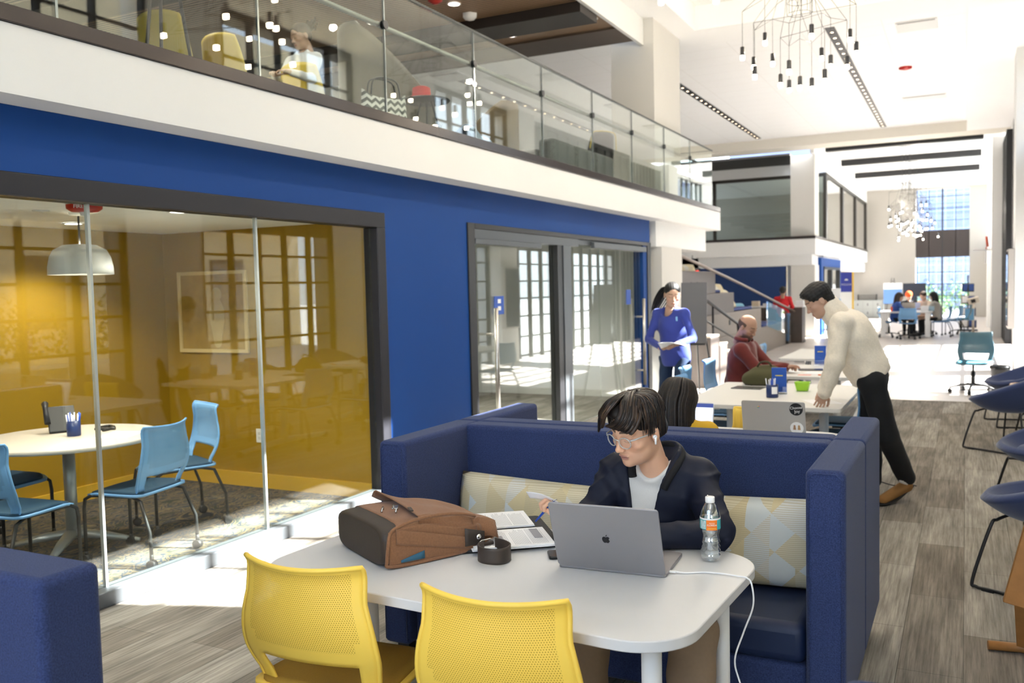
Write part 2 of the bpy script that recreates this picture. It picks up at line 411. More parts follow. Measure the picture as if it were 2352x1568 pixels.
# dark frame round the long glass wall
GX = WX-0.06
wf = tag(thing('window_1', None, None), kind='structure')
bm = B(); box(bm, GX-0.06, WX+0.012, -4, 5.83, 2.125, 2.24); box(bm, GX-0.06, WX+0.012, 5.72, 5.83, 0, 2.125)
obj('window_frame', bm, ANOD, wf, bevel=0.006)
bm = B(); box(bm, GX-0.05, WX+0.02, -4, 5.72, 0.0, 0.085); obj('curb_rail', bm, GREYM, wf, bevel=0.006)
for i, (a, c) in enumerate(((-3.4, -1.0), (-1.0, 0.7), (0.7, 1.97), (1.97, 3.215), (3.225, 4.46), (4.47, 5.72))):
    bm = B(); box(bm, GX-0.006, GX+0.006, a+0.006, c-0.002, 0.085, 2.125); obj('pane', bm, GLASSR, wf)
for y in (-1.0, 0.7, 1.97, 3.22, 4.465):
    bm = B(); box(bm, GX-0.012, GX+0.012, y-0.008, y+0.008, 0.085, 2.125); obj('joint_strip', bm, pm('clear_joint', (0.55, 0.6, 0.6), rough=0.2, metal=0.6), wf)
# sliding glass doors
dr = tag(thing('door_1', None, None), kind='structure')
bm = B(); box(bm, GX-0.08, WX+0.015, 7.13, 7.26, 0, 2.24); box(bm, GX-0.08, WX+0.015, 12.28, 12.43, 0, 2.24); box(bm, GX-0.08, WX+0.015, 7.26, 12.28, 2.19, 2.24)
obj('door_frame', bm, BLACKM, dr, bevel=0.004)
bm = B(); box(bm, GX-0.08, WX+0.01, 7.26, 9.75, 2.10, 2.19); box(bm, GX-0.08, WX-0.02, 9.75, 12.28, 2.13, 2.19); box(bm, WX-0.02, WX+0.03, 10.2, 12.2, 2.10, 2.17); box(bm, WX-0.03, WX+0.02, 7.26, 8.7, 2.05, 2.10)
obj('track_rail', bm, GREYM, dr, bevel=0.004)
bm = B(); box(bm, GX-0.05, WX, 9.16, 9.30, 0, 2.10); obj('post', bm, BLACKM, dr); bm = B(); box(bm, GX-0.05, WX+0.01, 9.30, 9.52, 0, 2.10); obj('post', bm, GREYM, dr)
for a, c, dx in ((7.26, 9.16, 0), (9.52, 10.55, 0.01), (10.55, 11.3, 0), (11.3, 12.28, 0.03)):
    bm = B(); box(bm, GX-0.005+dx, GX+0.005+dx, a, c, 0.02, 2.13); obj('pane', bm, GLASSD, dr)
for y in (7.55, 11.95):
    bm = B(); cyl(bm, (WX+0.06, y, 0.25), (WX+0.06, y, 1.45), 0.022, n=12)
    for z in (0.45, 1.2): cyl(bm, (WX-0.05, y, z), (WX+0.06, y, z), 0.012, n=8)
    obj('door_handle', bm, pm('brushed_steel', (0.55, 0.52, 0.48), rough=0.3, metal=0.9), dr)
SIGNB = pm('sign_blue', (0.02, 0.09, 0.45), rough=0.5)
bm = B(); box(bm, WX-0.05, WX-0.045, 7.72, 7.92, 1.38, 1.56); o = obj('door_sign', bm, SIGNB, dr)
bm = B(); 
for z in (1.42, 1.49): box(bm, WX-0.045, WX-0.042, 7.79, 7.85, z, z+0.04)
obj('sign_symbol', bm, pm('sign_white', (0.9, 0.9, 0.9)), o)
bm = B(); box(bm, WX-0.02, WX-0.015, 11.45, 11.62, 1.38, 1.58); obj('door_sign', bm, SIGNB, dr)

# meeting room interior
bm = B(); box(bm, -6.5, -6.36, -2, 5.74, 0, 2.183); struct('wall_meeting_room_back', bm, YELW)
bm = B(); box(bm, -6.36, -4.17, 5.74, 5.84, 0, 2.183); struct('wall_meeting_room_end', bm, YELW)
bm = B(); box(bm, -6.36, -4.13, -2.1, -2, 0, 2.183); struct('wall_meeting_room_near', bm, YELW)
bm = B(); box(bm, -6.5, -4.13, -2, 5.84, 2.183, 2.24); struct('ceiling_meeting_room', bm, TILE)
bm = B(); box(bm, -6.36, -6.34, -2, 5.73, 0, 0.12); box(bm, -6.34, -4.17, 5.72, 5.74, 0, 0.12); struct('baseboard_meeting_room', bm, pm('ochre_gloss_base', (0.6, 0.36, 0.03), rough=0.4))
# room behind the sliding doors
PALE = wallpaint('pale_green_paint', (0.60, 0.62, 0.52))
bm = B(); box(bm, -6.2, -6.1, 5.86, 9.4, 0, 2.5); struct('wall_door_room_back', bm, PALE)
bm = B(); box(bm, -9.2, -9.1, 9.4, 12.43, 0, 2.5); struct('wall_door_room_far', bm, wallpaint('reflection_grey', (0.35, 0.34, 0.31)))  # darker wall colour imitates the dark reflection in the right-hand door
bm = B(); box(bm, -9.2, -6.1, 9.32, 9.4, 0, 2.5); struct('wall_door_room_return', bm, PALE)
bm = B(); box(bm, -9.2, WX-0.14, 12.43, 12.55, 0, 2.555); struct('wall_door_room_end', bm, WHITE)
bm = B(); box(bm, -9.2, WX-0.14, 5.84, 12.43, 2.5, 2.555); struct('ceiling_door_room', bm, CEIL)

# ---------------------------------------------------------------- balcony slab and edge
bm = B(); box(bm, -12, -3.83, -4, 15.7, 2.556, 2.87); struct('wall_balcony_fascia', bm, WHITE)
bm = B(); box(bm, -3.95, -3.815, -4, 15.66, 2.872, 2.95); struct('trim_balcony_edge', bm, BROWNM, bevel=0.004)
bm = B(); box(bm, -12, -3.96, -4, 15.66, 2.872, 2.93); struct('floor_upper', bm, pm('upper_carpet', (0.16, 0.15, 0.14), rough=0.95))
bm = B(); box(bm, -4.6, -4.0, 12.56, 15.35, 2.19, 2.555); struct('wall_beam_under_balcony', bm, WHITE)
# columns
bm = B(); box(bm, -4.6, -3.96, 12.7, 13.75, 0, 2.188); box(bm, -4.6, -3.96, 12.45, 13.75, 2.956, 5.4); struct('wall_column_front', bm, wallpaint('column_paint', (0.66, 0.64, 0.60)))
bm = B(); box(bm, -4.6, -3.93, 27.35, 28.2, 0, 2.119); box(bm, -4.6, -3.93, 27.35, 28.2, 2.951, 5.3); struct('wall_column_rear', bm, wallpaint('column_paint', (0.66, 0.64, 0.60)))

# ---------------------------------------------------------------- ceilings
def slabholes(name, x0, x1, y0, y1, z0, z1, m):
    bm = B(); box(bm, x0, x1, y0, y1, z0, z1); return struct(name, bm, m)
slabholes('ceiling_beam_near', -4.15, 1.2, 13.4, 14.3, 5.4, 5.8, CEIL)
slabholes('ceiling_left_edge', -4.15, -3.62, -4, 13.4, 5.4, 5.8, CEIL)
slabholes('ceiling_right_edge', 0.0, 1.2, -4, 13.4, 5.4, 5.8, CEIL)
slabholes('ceiling_right_edge_far', 0.0, 1.2, 14.3, 26.1, 5.4, 5.8, CEIL)
slabholes('ceiling_beam_rear', -12, 1.2, 26.1, 27.0, 5.4, 5.8, wallpaint('unlit_beam_beige', (0.74, 0.70, 0.62)))  # beige colour stands in for the unlit look of the beam face
slabholes('ceiling_tray_near', -3.62, 0.0, -4, 13.4, 5.75, 5.85, TILE)
slabholes('ceiling_tray_main', -12, 0.0, 14.3, 26.1, 5.66, 5.76, TILE)
slabholes('ceiling_far', -3.9, 1.2, 27.0, 42.4, 5.5, 5.6, TILE)
# upper room: dark slatted ceiling
bm = B(); box(bm, -12, -4.15, -4, 11.45, 5.06, 5.12); struct('ceiling_upper_slats', bm, SLAT)
bm = B(); box(bm, -12, -4.15, 11.45, 12.15, 5.03, 5.12); struct('trim_upper_ceiling_edge', bm, pm('brown_fascia', (0.10, 0.075, 0.06), rough=0.6))
for i, (a, c) in enumerate(((10.2, 10.75), (6.9, 7.5), (3.5, 4.1))):
    bm = B(); box(bm, -12, -4.15, a, c, 4.93, 5.06); struct('trim_upper_ceiling_beam_%d' % (i+1), bm, pm('dark_beam', (0.022, 0.016, 0.013), rough=0.5))
bm = B(); box(bm, -4.15, -4.10, -4, 12.44, 5.03, 5.4); struct('wall_upper_bulkhead', bm, WHITE)
bm = B(); box(bm, -12, -4.16, 12.16, 12.3, 5.12, 5.66); struct('wall_upper_bulkhead_end', bm, WHITE)
bm = B(); box(bm, -12, -4.61, 12.3, 14.3, 5.66, 5.76); struct('ceiling_upper_gap', bm, CEIL)
bm = B(); box(bm, -12.1, -12, -4, 30, -0.1, 5.8); struct('wall_upper_back', bm, wallpaint('upper_white', (0.72, 0.69, 0.62)))
# ---------------------------------------------------------------- right side: bays between pillars, x = 1.0
RX = 1.0; HEAD = 5.3
def pillar(y0, y1, x0=0.86):
    bm = B(); box(bm, x0, 1.5, y0, y1, 0, 5.4); return bm
bm = B()
for a, c in ((-4, 5.0), (7.75, 9.0), (11.8, 14.3)):
    box(bm, 1.0, 1.4, a, c, 2.52 if a == -4 else 0, 3.84 if a == -4 else 5.4)
box(bm, 1.0, 1.4, 2.2, 5.0, 3.84, 5.4); box(bm, 1.0, 1.4, -4, -3.4, 3.84, 5.4); box(bm, 1.0, 1.4, -3.4, 2.2, 5.3, 5.4); box(bm, 1.0, 1.4, -4, -3.4, 0, 2.52); box(bm, 1.0, 1.4, 4.3, 5.0, 0, 2.52); box(bm, 1.0, 1.4, -3.4, 4.3, 0, 0.3)
struct('wall_right', bm, WHITE)
bm = B(); box(bm, 0.73, 1.4, 17.2, 18.0, 0, 5.4); struct('wall_right_pillar', bm, WHITE)
bm = B(); box(bm, 0.62, 1.4, 27.6, 28.6, 0, 5.4); box(bm, 0.62, 1.4, 33, 34, 0, 5.4); box(bm, 1.0, 1.4, 25.0, 27.6, 0, 5.4); box(bm, .9, 1.4, 28.6, 33, 0, 3.0); box(bm, .9, 1.4, 34, 42.3, 0, 3.0); struct('wall_right_far', bm, WHITE)
bm = B()
for y in np.arange(25.05, 27.6, .3): box(bm, .86, .99, y, y+.08, 0, 5.2)
struct('trim_dark_slats', bm, BLACKM)
SPAN = pm('black_spandrel', (0.014, 0.013, 0.014), rough=0.35)
bays = [(5.0, 7.75), (9.0, 11.8), (14.3, 17.2), (18.0, 25.0)]
WG = glass_mat('window_glass', (0.97, 0.985, 0.98), 1.0)
for bi, (a, c) in enumerate(bays):
    t = tag(thing('window_%d' % (bi+2), None, None), kind='structure')
    bm = B(); box(bm, 1.05, 1.15, a, c, 2.52, 3.80 if bi != 3 else HEAD); box(bm, 1.0, 1.3, a, c, HEAD, 5.4); obj('spandrel', bm, SPAN, t)
    bm = B()
    n = max(3, round((c-a)/0.62)); 
    deep = 0.05
    for i in range(n+1):
        y = a+(c-a)*i/n; box(bm, 1.05-deep, 1.10, y-0.022, y+0.022, 0.0, HEAD)
    for z in (0.05, 0.5, 0.98, 1.4, 1.8, 2.2, 3.84, 4.3, 4.8): box(bm, 1.05, 1.09, a, c, z-0.018, z+0.018)
    obj('window_frame', bm, BLACKM, t)
    bm = B(); box(bm, 1.11, 1.118, a, c, 0, HEAD); obj('pane', bm, WG, t)
t = tag(thing('window_6', None, None), kind='structure')
bm = B()
for i in range(11): y = -3.4+7.7*i/10; box(bm, 1.05, 1.10, y-.022, y+.022, .3, 2.52)
for z in (.98, 1.75): box(bm, 1.05, 1.09, -3.4, 4.3, z-.018, z+.018)
obj('window_frame', bm, BLACKM, t)
bm = B(); box(bm, 1.11, 1.118, -3.4, 4.3, .3, 2.52); obj('pane', bm, WG, t)
bm = B(); box(bm, 1.11, 1.118, -3.4, 2.2, 3.84, 5.3); obj('pane', bm, WG, t)  # upper panes added out of view to bring more daylight to the near end
bm = B()
for i in range(10): y = -3.4+5.6*i/9; box(bm, 1.05, 1.10, y-.022, y+.022, 3.84, 5.3)
obj('window_frame', bm, BLACKM, t)
for wi, (a, c) in enumerate(((28.6, 33.0), (34.0, 42.3))):  # high windows added to let sky light on to the far hall and ceiling
    t = tag(thing('window_%d' % (wi+7), None, None), kind='structure')
    bm = B(); n = round((c-a)/.62)
    for i in range(n+1): y = a+(c-a)*i/n; box(bm, 1.02, 1.10, y-.022, y+.022, 3.0, HEAD)
    for z in (3.05, 3.84, 4.5, 5.27): box(bm, 1.05, 1.09, a, c, z-.018, z+.018)
    obj('window_frame', bm, BLACKM, t)
    bm = B(); box(bm, 1.11, 1.118, a, c, 3.0, HEAD); obj('pane', bm, WG, t)
    bm = B(); box(bm, .98, 1.3, a, c, HEAD, 5.4); obj('header', bm, WHITE, t)
# far end wall with the tall window
BY = 42.3
bm = B(); box(bm, -12, -1.93, BY, BY+0.3, 0, 5.6); box(bm, 0.13, 1.4, BY, BY+0.3, 0, 5.6); box(bm, -1.93, 0.13, BY, BY+0.3, 5.42, 5.6)
struct('wall_far_end', bm, BEIGE)
t = tag(thing('window_13', None, None), kind='structure')
bm = B(); box(bm, -1.93, 0.13, BY+0.05, BY+0.15, 2.54, 3.68); obj('spandrel', bm, pm('brown_spandrel', (0.04, 0.03, 0.028), rough=0.5), t)
bm = B(); box(bm, -0.93, -0.87, BY+0.03, BY+0.12, 0, 5.42)
for x in (-1.42, -0.4): box(bm, x-0.012, x+0.012, BY+0.05, BY+0.1, 0, 5.42)
for z in (0.9, 1.4, 1.9, 4.1, 4.6, 5.1): box(bm, -1.93, 0.13, BY+0.05, BY+0.08, z-0.012, z+0.012)
obj('window_frame', bm, BLACKM, t)
bm = B(); box(bm, -1.93, 0.13, BY+0.12, BY+0.13, 0, 5.42); obj('pane', bm, WG, t)
# unseen wall behind the camera, its wide window added for soft daylight
bm = B(); box(bm, -12, -3.9, -4.2, -4, 0, 5.8); box(bm, 0.6, 1.4, -4.2, -4, 0, 5.8); box(bm, -3.9, 0.6, -4.2, -4, 5.0, 5.8); box(bm, -3.9, 0.6, -4.2, -4, 0, 0.3)
struct('wall_near_end', bm, WHITE)
t = tag(thing('window_14', None, None), kind='structure')
bm = B()
for i in range(8): x = -3.9+4.5*i/7; box(bm, x-0.02, x+0.02, -4.15, -4.05, 0.3, 5.0)
for z in (1.2, 2.2, 3.2, 4.1): box(bm, -3.9, 0.6, -4.13, -4.09, z-0.02, z+0.02)
obj('window_frame', bm, BLACKM, t); 
bm = B(); box(bm, -3.9, 0.6, -4.06, -4.05, 0.3, 5.0); obj('pane', bm, WG, t)

# ---------------------------------------------------------------- rear upper glazed block
bm = B(); box(bm, -12, -3.86, 27.0, BY, 2.42, 2.87); box(bm, -12, -4.0, 27.3, BY-0.1, 2.12, 2.42); struct('wall_rear_fascia', bm, WHITE)
bm = B(); box(bm, -12, -3.85, 26.98, BY, 2.87, 2.95); struct('trim_rear_edge', bm, BROWNM)
RT = tag(thing('window_15', None, None), kind='structure')
bm = B()
for y in (29.6, 33.8, 38.0, 42.1): box(bm, -3.98, -3.88, y-0.13, y+0.13, 2.95, 5.0)
box(bm, -3.98, -3.88, 29.6, 42.1, 4.9, 5.0); box(bm, -12, -3.98, 29.55, 29.65, 4.9, 5.0)
for x in (-7.4,): box(bm, x-0.05, x+0.05, 29.55, 29.65, 2.95, 5.0)
obj('window_frame', bm, pm('dark_bronze', (0.035, 0.03, 0.024), rough=0.4), RT)
bm = B(); box(bm, -3.94, -3.93, 29.6, 42.1, 2.95, 4.9); obj('pane', bm, GLASSD, RT)
bm = B(); box(bm, -12, -3.98, 29.6, 29.61, 2.95, 4.9); obj('pane', bm, GLASSD, RT)
bm = B(); box(bm, -12, -3.88, 29.5, BY, 5.0, 5.5); struct('wall_rear_header', bm, WHITE)
bm = B(); box(bm, -12, -4.61, 27.3, 29.5, 5.32, 5.38); struct('ceiling_rear_dark', bm, pm('dark_ceiling', (0.02, 0.017, 0.015), rough=0.7))
bm = B(); box(bm, -4.0, -3.9, 27.0, 29.5, 5.3, 5.5); struct('wall_rear_soffit_edge', bm, WHITE)
bm = B(); box(bm, -11.9, -4.1, 36, 36.1, 2.95, 5.0); struct('wall_rear_room', bm, wallpaint('taupe', (0.30, 0.28, 0.25)))
# ground floor under it
bm = B(); box(bm, -4.75, -4.6, 27.6, 27.75, 0, 2.12); box(bm, -4.2, -3.95, 29.3, BY, 2.0, 2.42); struct('wall_rear_lower', bm, WHITE)
bm = B(); box(bm, -7.3, -4.75, 27.3, 27.5, 0, 2.1); struct('wall_navy', bm, NAVYW)
bm = B(); box(bm, -12, -7.35, 27.3, 27.5, 0, 2.42); struct('wall_rear_left', bm, wallpaint('taupe2', (0.36, 0.33, 0.30)))
bm = B(); box(bm, -4.04, -3.90, 28.5, 28.95, 0, 2.35); box(bm, -4.04, -3.9, 28.95, 33.2, 2.08, 2.35); box(bm, -4.04, -3.9, 32.9, 33.2, 0, 2.08); struct('wall_rear_blue', bm, BLUEW)
t = tag(thing('door_2', None, None), kind='structure')
bm = B(); box(bm, -4.0, -3.88, 28.95, 29.05, 0, 2.08); box(bm, -4.0, -3.88, 32.8, 32.9, 0, 2.08); box(bm, -4.0, -3.88, 30.7, 30.9, 0, 2.08); box(bm, -4.0, -3.88, 28.95, 32.9, 2.0, 2.08); obj('door_frame', bm, BLACKM, t)
bm = B(); box(bm, -3.96, -3.95, 29.05, 32.8, 0, 2.0); obj('pane', bm, GLASSD, t)
bm = B(); box(bm, -6.3, -6.2, 28.3, 40, 0, 2.42); struct('wall_rear_inner', bm, wallpaint('cream_in', (0.6, 0.56, 0.46)))
for i, y in enumerate((26.9+0.35, 30.9, 34.9)):
    bm = B(); box(bm, -3.6, 0.4, y-0.12, y+0.12, 5.32, 5.5); struct('ceiling_black_beam_%d' % (i+1), bm, BLACKM)

# ---------------------------------------------------------------- outdoors
bm = B(); box(bm, 1.5, 80, -40, 120, -0.3, -0.1); box(bm, -30, 1.5, BY+0.4, 120, -0.3, -0.1); box(bm, -30, 1.5, -40, -4.3, -0.3, -0.1); struct('ground_outside', bm, pm('pale_paving', (0.40, 0.39, 0.37), noise=0.1, nscale=2))
CREAM = wallpaint('cream_stucco', (0.62, 0.50, 0.32))
bm = B(); box(bm, 12, 16, -12, 24, -0.1, 9.5); box(bm, 11.6, 12, -12, 24, 3.6, 3.9)
struct('wall_building_outside', bm, CREAM)
bm = B()
for y in np.arange(-10, 23, 3.0):
    for z in (0.9, 4.6): box(bm, 11.93, 12.02, y, y+1.3, z, z+1.8)
struct('window_16', bm, pm('dark_window', (0.05, 0.06, 0.07), rough=0.1))
bm = B(); box(bm, 1.4, 5.7, -5, 13.2, 3.0, 3.3); struct('roof_arcade', bm, CREAM)  # arcade roof, stretched along and outwards to keep sun off the lower windows
for i, y in enumerate((-1.5, 1.5, 4.6, 6.85, 8.3, 10.3, 12.2)):
    bm = B(); cyl(bm, (5.3, y, -0.1), (5.3, y, 3.0), 0.17, 0.15, n=20); struct('column_arcade_%d' % (i+1), bm, wallpaint('white_stucco', (0.78, 0.74, 0.66)))
bm = B(); box(bm, 5.6, 6.6, -3, 13, -0.1, 0.45); struct('wall_planter_outside', bm, wallpaint('white_stucco', (0.78, 0.74, 0.66)))
bm = B(); box(bm, -14, 10, 60, 62, -.1, 16); struct('wall_backdrop_outside', bm, pm('blue_backdrop', (.15, .18, .27), noise=.3, nscale=.6))  # added backdrop that dims the bright sky behind the far window
# ---------------------------------------------------------------- fabrics and plastics
FELT = pm('blue_felt', (0.034, 0.050, 0.132), rough=0.95, spec=0.12, noise=0.75, nscale=230, bump=0.8, bscale=330, sheen=0.14)
SEATV = pm('navy_vinyl', (0.008, 0.018, 0.06), rough=0.5, spec=0.4)
TWHITE = pm('white_laminate', (0.68, 0.68, 0.69), rough=0.35, spec=0.4); TEDGE = pm('white_edge', (0.78, 0.76, 0.74), rough=0.45)
LEGW = pm('white_powder_coat', (0.80, 0.80, 0.80), rough=0.35)
LEGB = pm('black_plastic', (0.015, 0.015, 0.016), rough=0.45)
YEL = (0.98, 0.66, 0.10); LBL = (0.16, 0.35, 0.62); TEAL = (0.07, 0.145, 0.185)
def pattern_fabric(nt, b, N, L):
    tc = N('TexCoord'); mp = N('Mapping'); mp.inputs['Scale'].default_value = (10.5, 1, 10.5); L(tc.outputs['Object'], mp.inputs[0])
    sx = N('SeparateXYZ'); L(mp.outputs[0], sx.inputs[0])
    def mth(op, a, c=None):
        n = N('Math'); n.operation = op
        for i, v in enumerate((a, c)):
            if v is None: continue
            if isinstance(v, (int, float)): n.inputs[i].default_value = v
            else: L(v, n.inputs[i])
        return n.outputs[0]
    fl = lambda x: mth('FLOOR', x)
    a = fl(sx.outputs[0]); d1 = fl(mth('ADD', mth('MULTIPLY', sx.outputs[0], 0.55), mth('MULTIPLY', sx.outputs[2], 0.75)))
    d2 = fl(mth('SUBTRACT', mth('MULTIPLY', sx.outputs[0], 0.62), mth('MULTIPLY', sx.outputs[2], 0.6)))
    cb = N('CombineXYZ'); L(a, cb.inputs[0]); L(d1, cb.inputs[1]); L(d2, cb.inputs[2])
    wn_ = N('TexWhiteNoise'); wn_.noise_dimensions = '3D'; L(cb.outputs[0], wn_.inputs[0])
    r = N('ValToRGB'); r.color_ramp.interpolation = 'CONSTANT'; e = r.color_ramp.elements
    e[0].color = (0.70, 0.69, 0.64, 1); e[0].position = 0; e[1].position = 0.22; e[1].color = (0.70, 0.63, 0.46, 1)
    q = e.new(0.55); q.color = (0.66, 0.56, 0.35, 1); q = e.new(0.72); q.color = (0.66, 0.69, 0.68, 1)
    q = e.new(0.88); q.color = (0.68, 0.57, 0.34, 1)
    L(wn_.outputs[0], r.inputs[0])
    st = mth('FRACT', mth('MULTIPLY', sx.outputs[2], 13.0)); lt = mth('LESS_THAN', st, 0.28)
    on = mth('MULTIPLY', lt, mth('LESS_THAN', wn_.outputs[0], 0.74))
    mx = N('MixRGB'); mx.blend_type = 'MIX'; L(mth('MULTIPLY', on, 0.75), mx.inputs[0]); L(r.outputs[0], mx.inputs[1]); mx.inputs[2].default_value = (0.52, 0.43, 0.26, 1)
    L(mx.outputs[0], b.inputs['Base Color']); b.inputs['Roughness'].default_value = 0.8
PATT = nodemat('geometric_print_fabric', pattern_fabric)
# ---------------------------------------------------------------- booths
def make_booth(name, label, loc, rz, W=1.87, D=0.66, T=0.13, H=1.0):
    t = thing(name, label, 'booth sofa', loc, rz, 'back-to-back felt booths')
    h = W/2
    bm = B(); box(bm, -h+T*0.9, h-T*0.9, -T, 0, 0.13, H-0.001); obj('back_panel', bm, FELT, t, bevel=0.022, seg=4)
    for s in (-1, 1):
        bm = B(); x0, x1 = (h-T, h) if s > 0 else (-h, -h+T); box(bm, x0, x1, -D, 0, 0.13, H); obj('arm_panel', bm, FELT, t, bevel=0.022, seg=4)
        bm = B(); x = s*(h-T/2-0.001)
        tube(bm, [(x-T/2+0.012, -D-0.001, 0.15), (x-T/2+0.012, -D-0.001, H-0.03), (x-T/2+0.03, -D-0.001, H-0.012), (x+T/2-0.03, -D-0.001, H-0.012), (x+T/2-0.012, -D-0.001, H-0.03), (x+T/2-0.012, -D-0.001, 0.15)], 0.0022, 6)
        obj('seam_piping', bm, FELT, t)
    bm = B(); box(bm, -h+T+.002, h-T-.002, -D+0.045, -T, 0.13, 0.305); obj('seat_base', bm, FELT, t, bevel=0.02, seg=3)
    bm = B(); box(bm, -h+T+.004, h-T-.004, -D+0.03, -T-.005, 0.307, 0.45); obj('seat_cushion', bm, SEATV, t, bevel=0.035, seg=4)
    for x in (-h+0.07, h-0.07):
        for y in (-D+0.07, -0.07):
            bm = B(); box(bm, x-0.028, x+0.028, y-0.028, y+0.028, 0, 0.131); obj('leg', bm, BLACKM, t)
    return t
make_booth('booth_sofa', 'navy felt booth the young man sits in, open towards the laptop table', (-1.285, 3.76, 0), 0)
make_booth('booth_sofa', 'navy felt booth backing on to the young man, seating the long-haired girl', (-1.285, 3.765, 0), PI)
# long patterned back cushion, sagging in the middle
def cush(u, v):
    x = -0.79+1.58*u; sag = -0.035*math.sin(PI*u)-0.02*u; hgt = 0.30; zz = 0.455+hgt*v
    a = 2*PI*v
    return x
def pillow(bm, x0, x1, yc, z0, z1, th, lean=0.0, n=26, m=20, sag=0.0):
    hx, hz = (x1-x0)/2, (z1-z0)/2
    for s in (1, -1):
        def f(u, v):
            X = 2*u-1; Z = 2*v-1
            e = ((1-abs(X)**8)*(1-abs(Z)**4)); t = th/2*max(e, 0)**0.5
            zz = (z0+z1)/2+Z*hz*(1-0.04*(X**4)) - sag*(1-X*X)*(0.5+0.5*Z)
            return (x0+hx+X*hx*(1-0.012*(Z**4)), yc+s*t*-1+lean*Z, zz)
        gridsurf(bm, f, n, m)
    bmesh.ops.remove_doubles(bm, verts=bm.verts, dist=0.0005)
bm = B(); pillow(bm, -2.085, -0.485, 3.535, 0.45, 0.80, 0.17, lean=0.03, sag=0.03, n=40)
tag(obj('bolster_cushion', bm, PATT, smooth=True), 'long cream and gold geometric back cushion behind the young man', 'cushion')

# foreground booth ends at the lower corners
t = thing('booth_sofa', 'navy felt booth end cropped by the lower left corner of the photo', 'booth sofa', (-2.85, 1.44, 0))
bm = B(); box(bm, -1.0, 1.0, -0.165, 0, 0.13, 1.0); obj('back_panel', bm, FELT, t, bevel=0.022, seg=4)
bm = B(); box(bm, -0.83, 0.98, -0.7, -0.17, 0.13, 0.44); obj('seat_cushion', bm, SEATV, t, bevel=0.03, seg=3)
for x in (-0.93, 0.93): bm = B(); box(bm, x-0.03, x+0.03, -0.12, -0.05, 0, 0.131); obj('leg', bm, BLACKM, t)
t = thing('booth_sofa', 'navy felt booth arm just showing at the bottom edge beside the aisle', 'booth sofa', (-0.1, 1.5, 0))
bm = B(); box(bm, -0.075, 0.075, -0.9, 0, 0.13, 1.0); obj('arm_panel', bm, FELT, t, bevel=0.03, seg=4)
for y in (-0.82, -0.08): bm = B(); box(bm, -0.03, 0.03, y-0.03, y+0.03, 0, 0.131); obj('leg', bm, BLACKM, t)

# ---------------------------------------------------------------- white table in the booth
TA = math.radians(-3.2)
t = thing('booth_table', 'white laminate table with rounded corners holding the grey laptop', 'table', (-1.335, 2.56, 0), TA)
bm = B(); prism(bm, rrect(-0.735, 0.735, -0.43, 0.43, 0.17, 12), 0.704, 0.735); obj('tabletop', bm, TWHITE, t, bevel=0.003)
for x, y in ((0.62, -0.31), (0.62, 0.30), (-0.60, 0.03), (-0.60, -0.31)):
    bm = B(); cyl(bm, (x, y, 0), (x, y, 0.704), 0.027, n=24); obj('leg', bm, LEGW, t)

# ---------------------------------------------------------------- moulded chairs
PERF_Y = perforated('yellow_perforated_plastic', YEL, 140, 0.25); PLY = pm('yellow_plastic', YEL, rough=0.42, spec=0.4)
PERF_B = perforated('light_blue_perforated_plastic', LBL, 140, 0.25); PLB = pm('light_blue_plastic', LBL, rough=0.42, spec=0.4)
PERF_T = perforated('teal_perforated_plastic', TEAL, 125, 0.27); PLT = pm('teal_plastic', TEAL, rough=0.42)
CUY = pm('mustard_cloth', (0.36, 0.21, 0.03), rough=0.95, noise=0.2, nscale=300); CUB = pm('petrol_cloth', (0.015, 0.05, 0.09), rough=0.9, noise=0.2, nscale=300)
CUT = pm('teal_cloth', (0.03, 0.13, 0.18), rough=0.9)
def chair_back(perf, pl, parent, holes=True):
    NU, NV = 24, 26
    def P(u, v):
        U = 2*u-1; z = 0.44+0.40*v
        w = 0.425+0.05*math.sin(PI*min(v*1.35, 1))-0.02*v
        if v < 0.3: w -= 0.03*(0.3-v)/0.3
        y = -0.195-0.105*max(v-0.12, 0)**0.9-0.035*math.sin(PI*min(v*1.1, 1))+0.055*U*U*(0.45+0.55*v)
        z += 0.010*U*U*v - (0.0 if v < .97 else 0)
        if v > 0.96: y -= 0.010*(v-0.96)/0.04
        return Vector((U*w/2, y, z))
    bm = B(); lay = bm.loops.layers.uv.verify()
    vs = [[bm.verts.new(P(i/NU, j/NV)) for j in range(NV+1)] for i in range(NU+1)]
    for i in range(NU):
        for j in range(NV):
            u = (i+.5)/NU*2-1; v = (j+.5)/NV
            lim = 0.74-0.02*(v < .1)
            if v < 0.27 and abs(u) < lim and not (v < 0.0): 
                if v > 0.0: continue
            f = bm.faces.new((vs[i][j], vs[i+1][j], vs[i+1][j+1], vs[i][j+1])); f.smooth = True
            edge = 0.80
            per = abs(u) < edge and (0.40+0.03*u*u*0) < v < 0.955
            if 0.40 < v < 0.47 and abs(u) > 0.72: per = False
            f.material_index = 1 if per else 0
            for l, (a, c) in zip(f.loops, ((i, j), (i+1, j), (i+1, j+1), (i, j+1))): l[lay].uv = (a/NU*0.44, c/NV*0.42)
    bmesh.ops.delete(bm, geom=[v for v in bm.verts if not v.link_faces], context='VERTS')
    o = obj('backrest', bm, [pl, perf], parent, solid=0.009, off=0)
    o.modifiers['s'].use_even_offset = False
    # rolled rim round the shell
    bm = B()
    pts = [P(0, j/NV) for j in range(NV+1)]+[P(i/NU, 1) for i in range(1, NU+1)]+[P(1, j/NV) for j in range(NV-1, -1, -1)]
    tube(bm, pts, 0.0078, 8)
    obj('rim', bm, pl, parent)
    return o
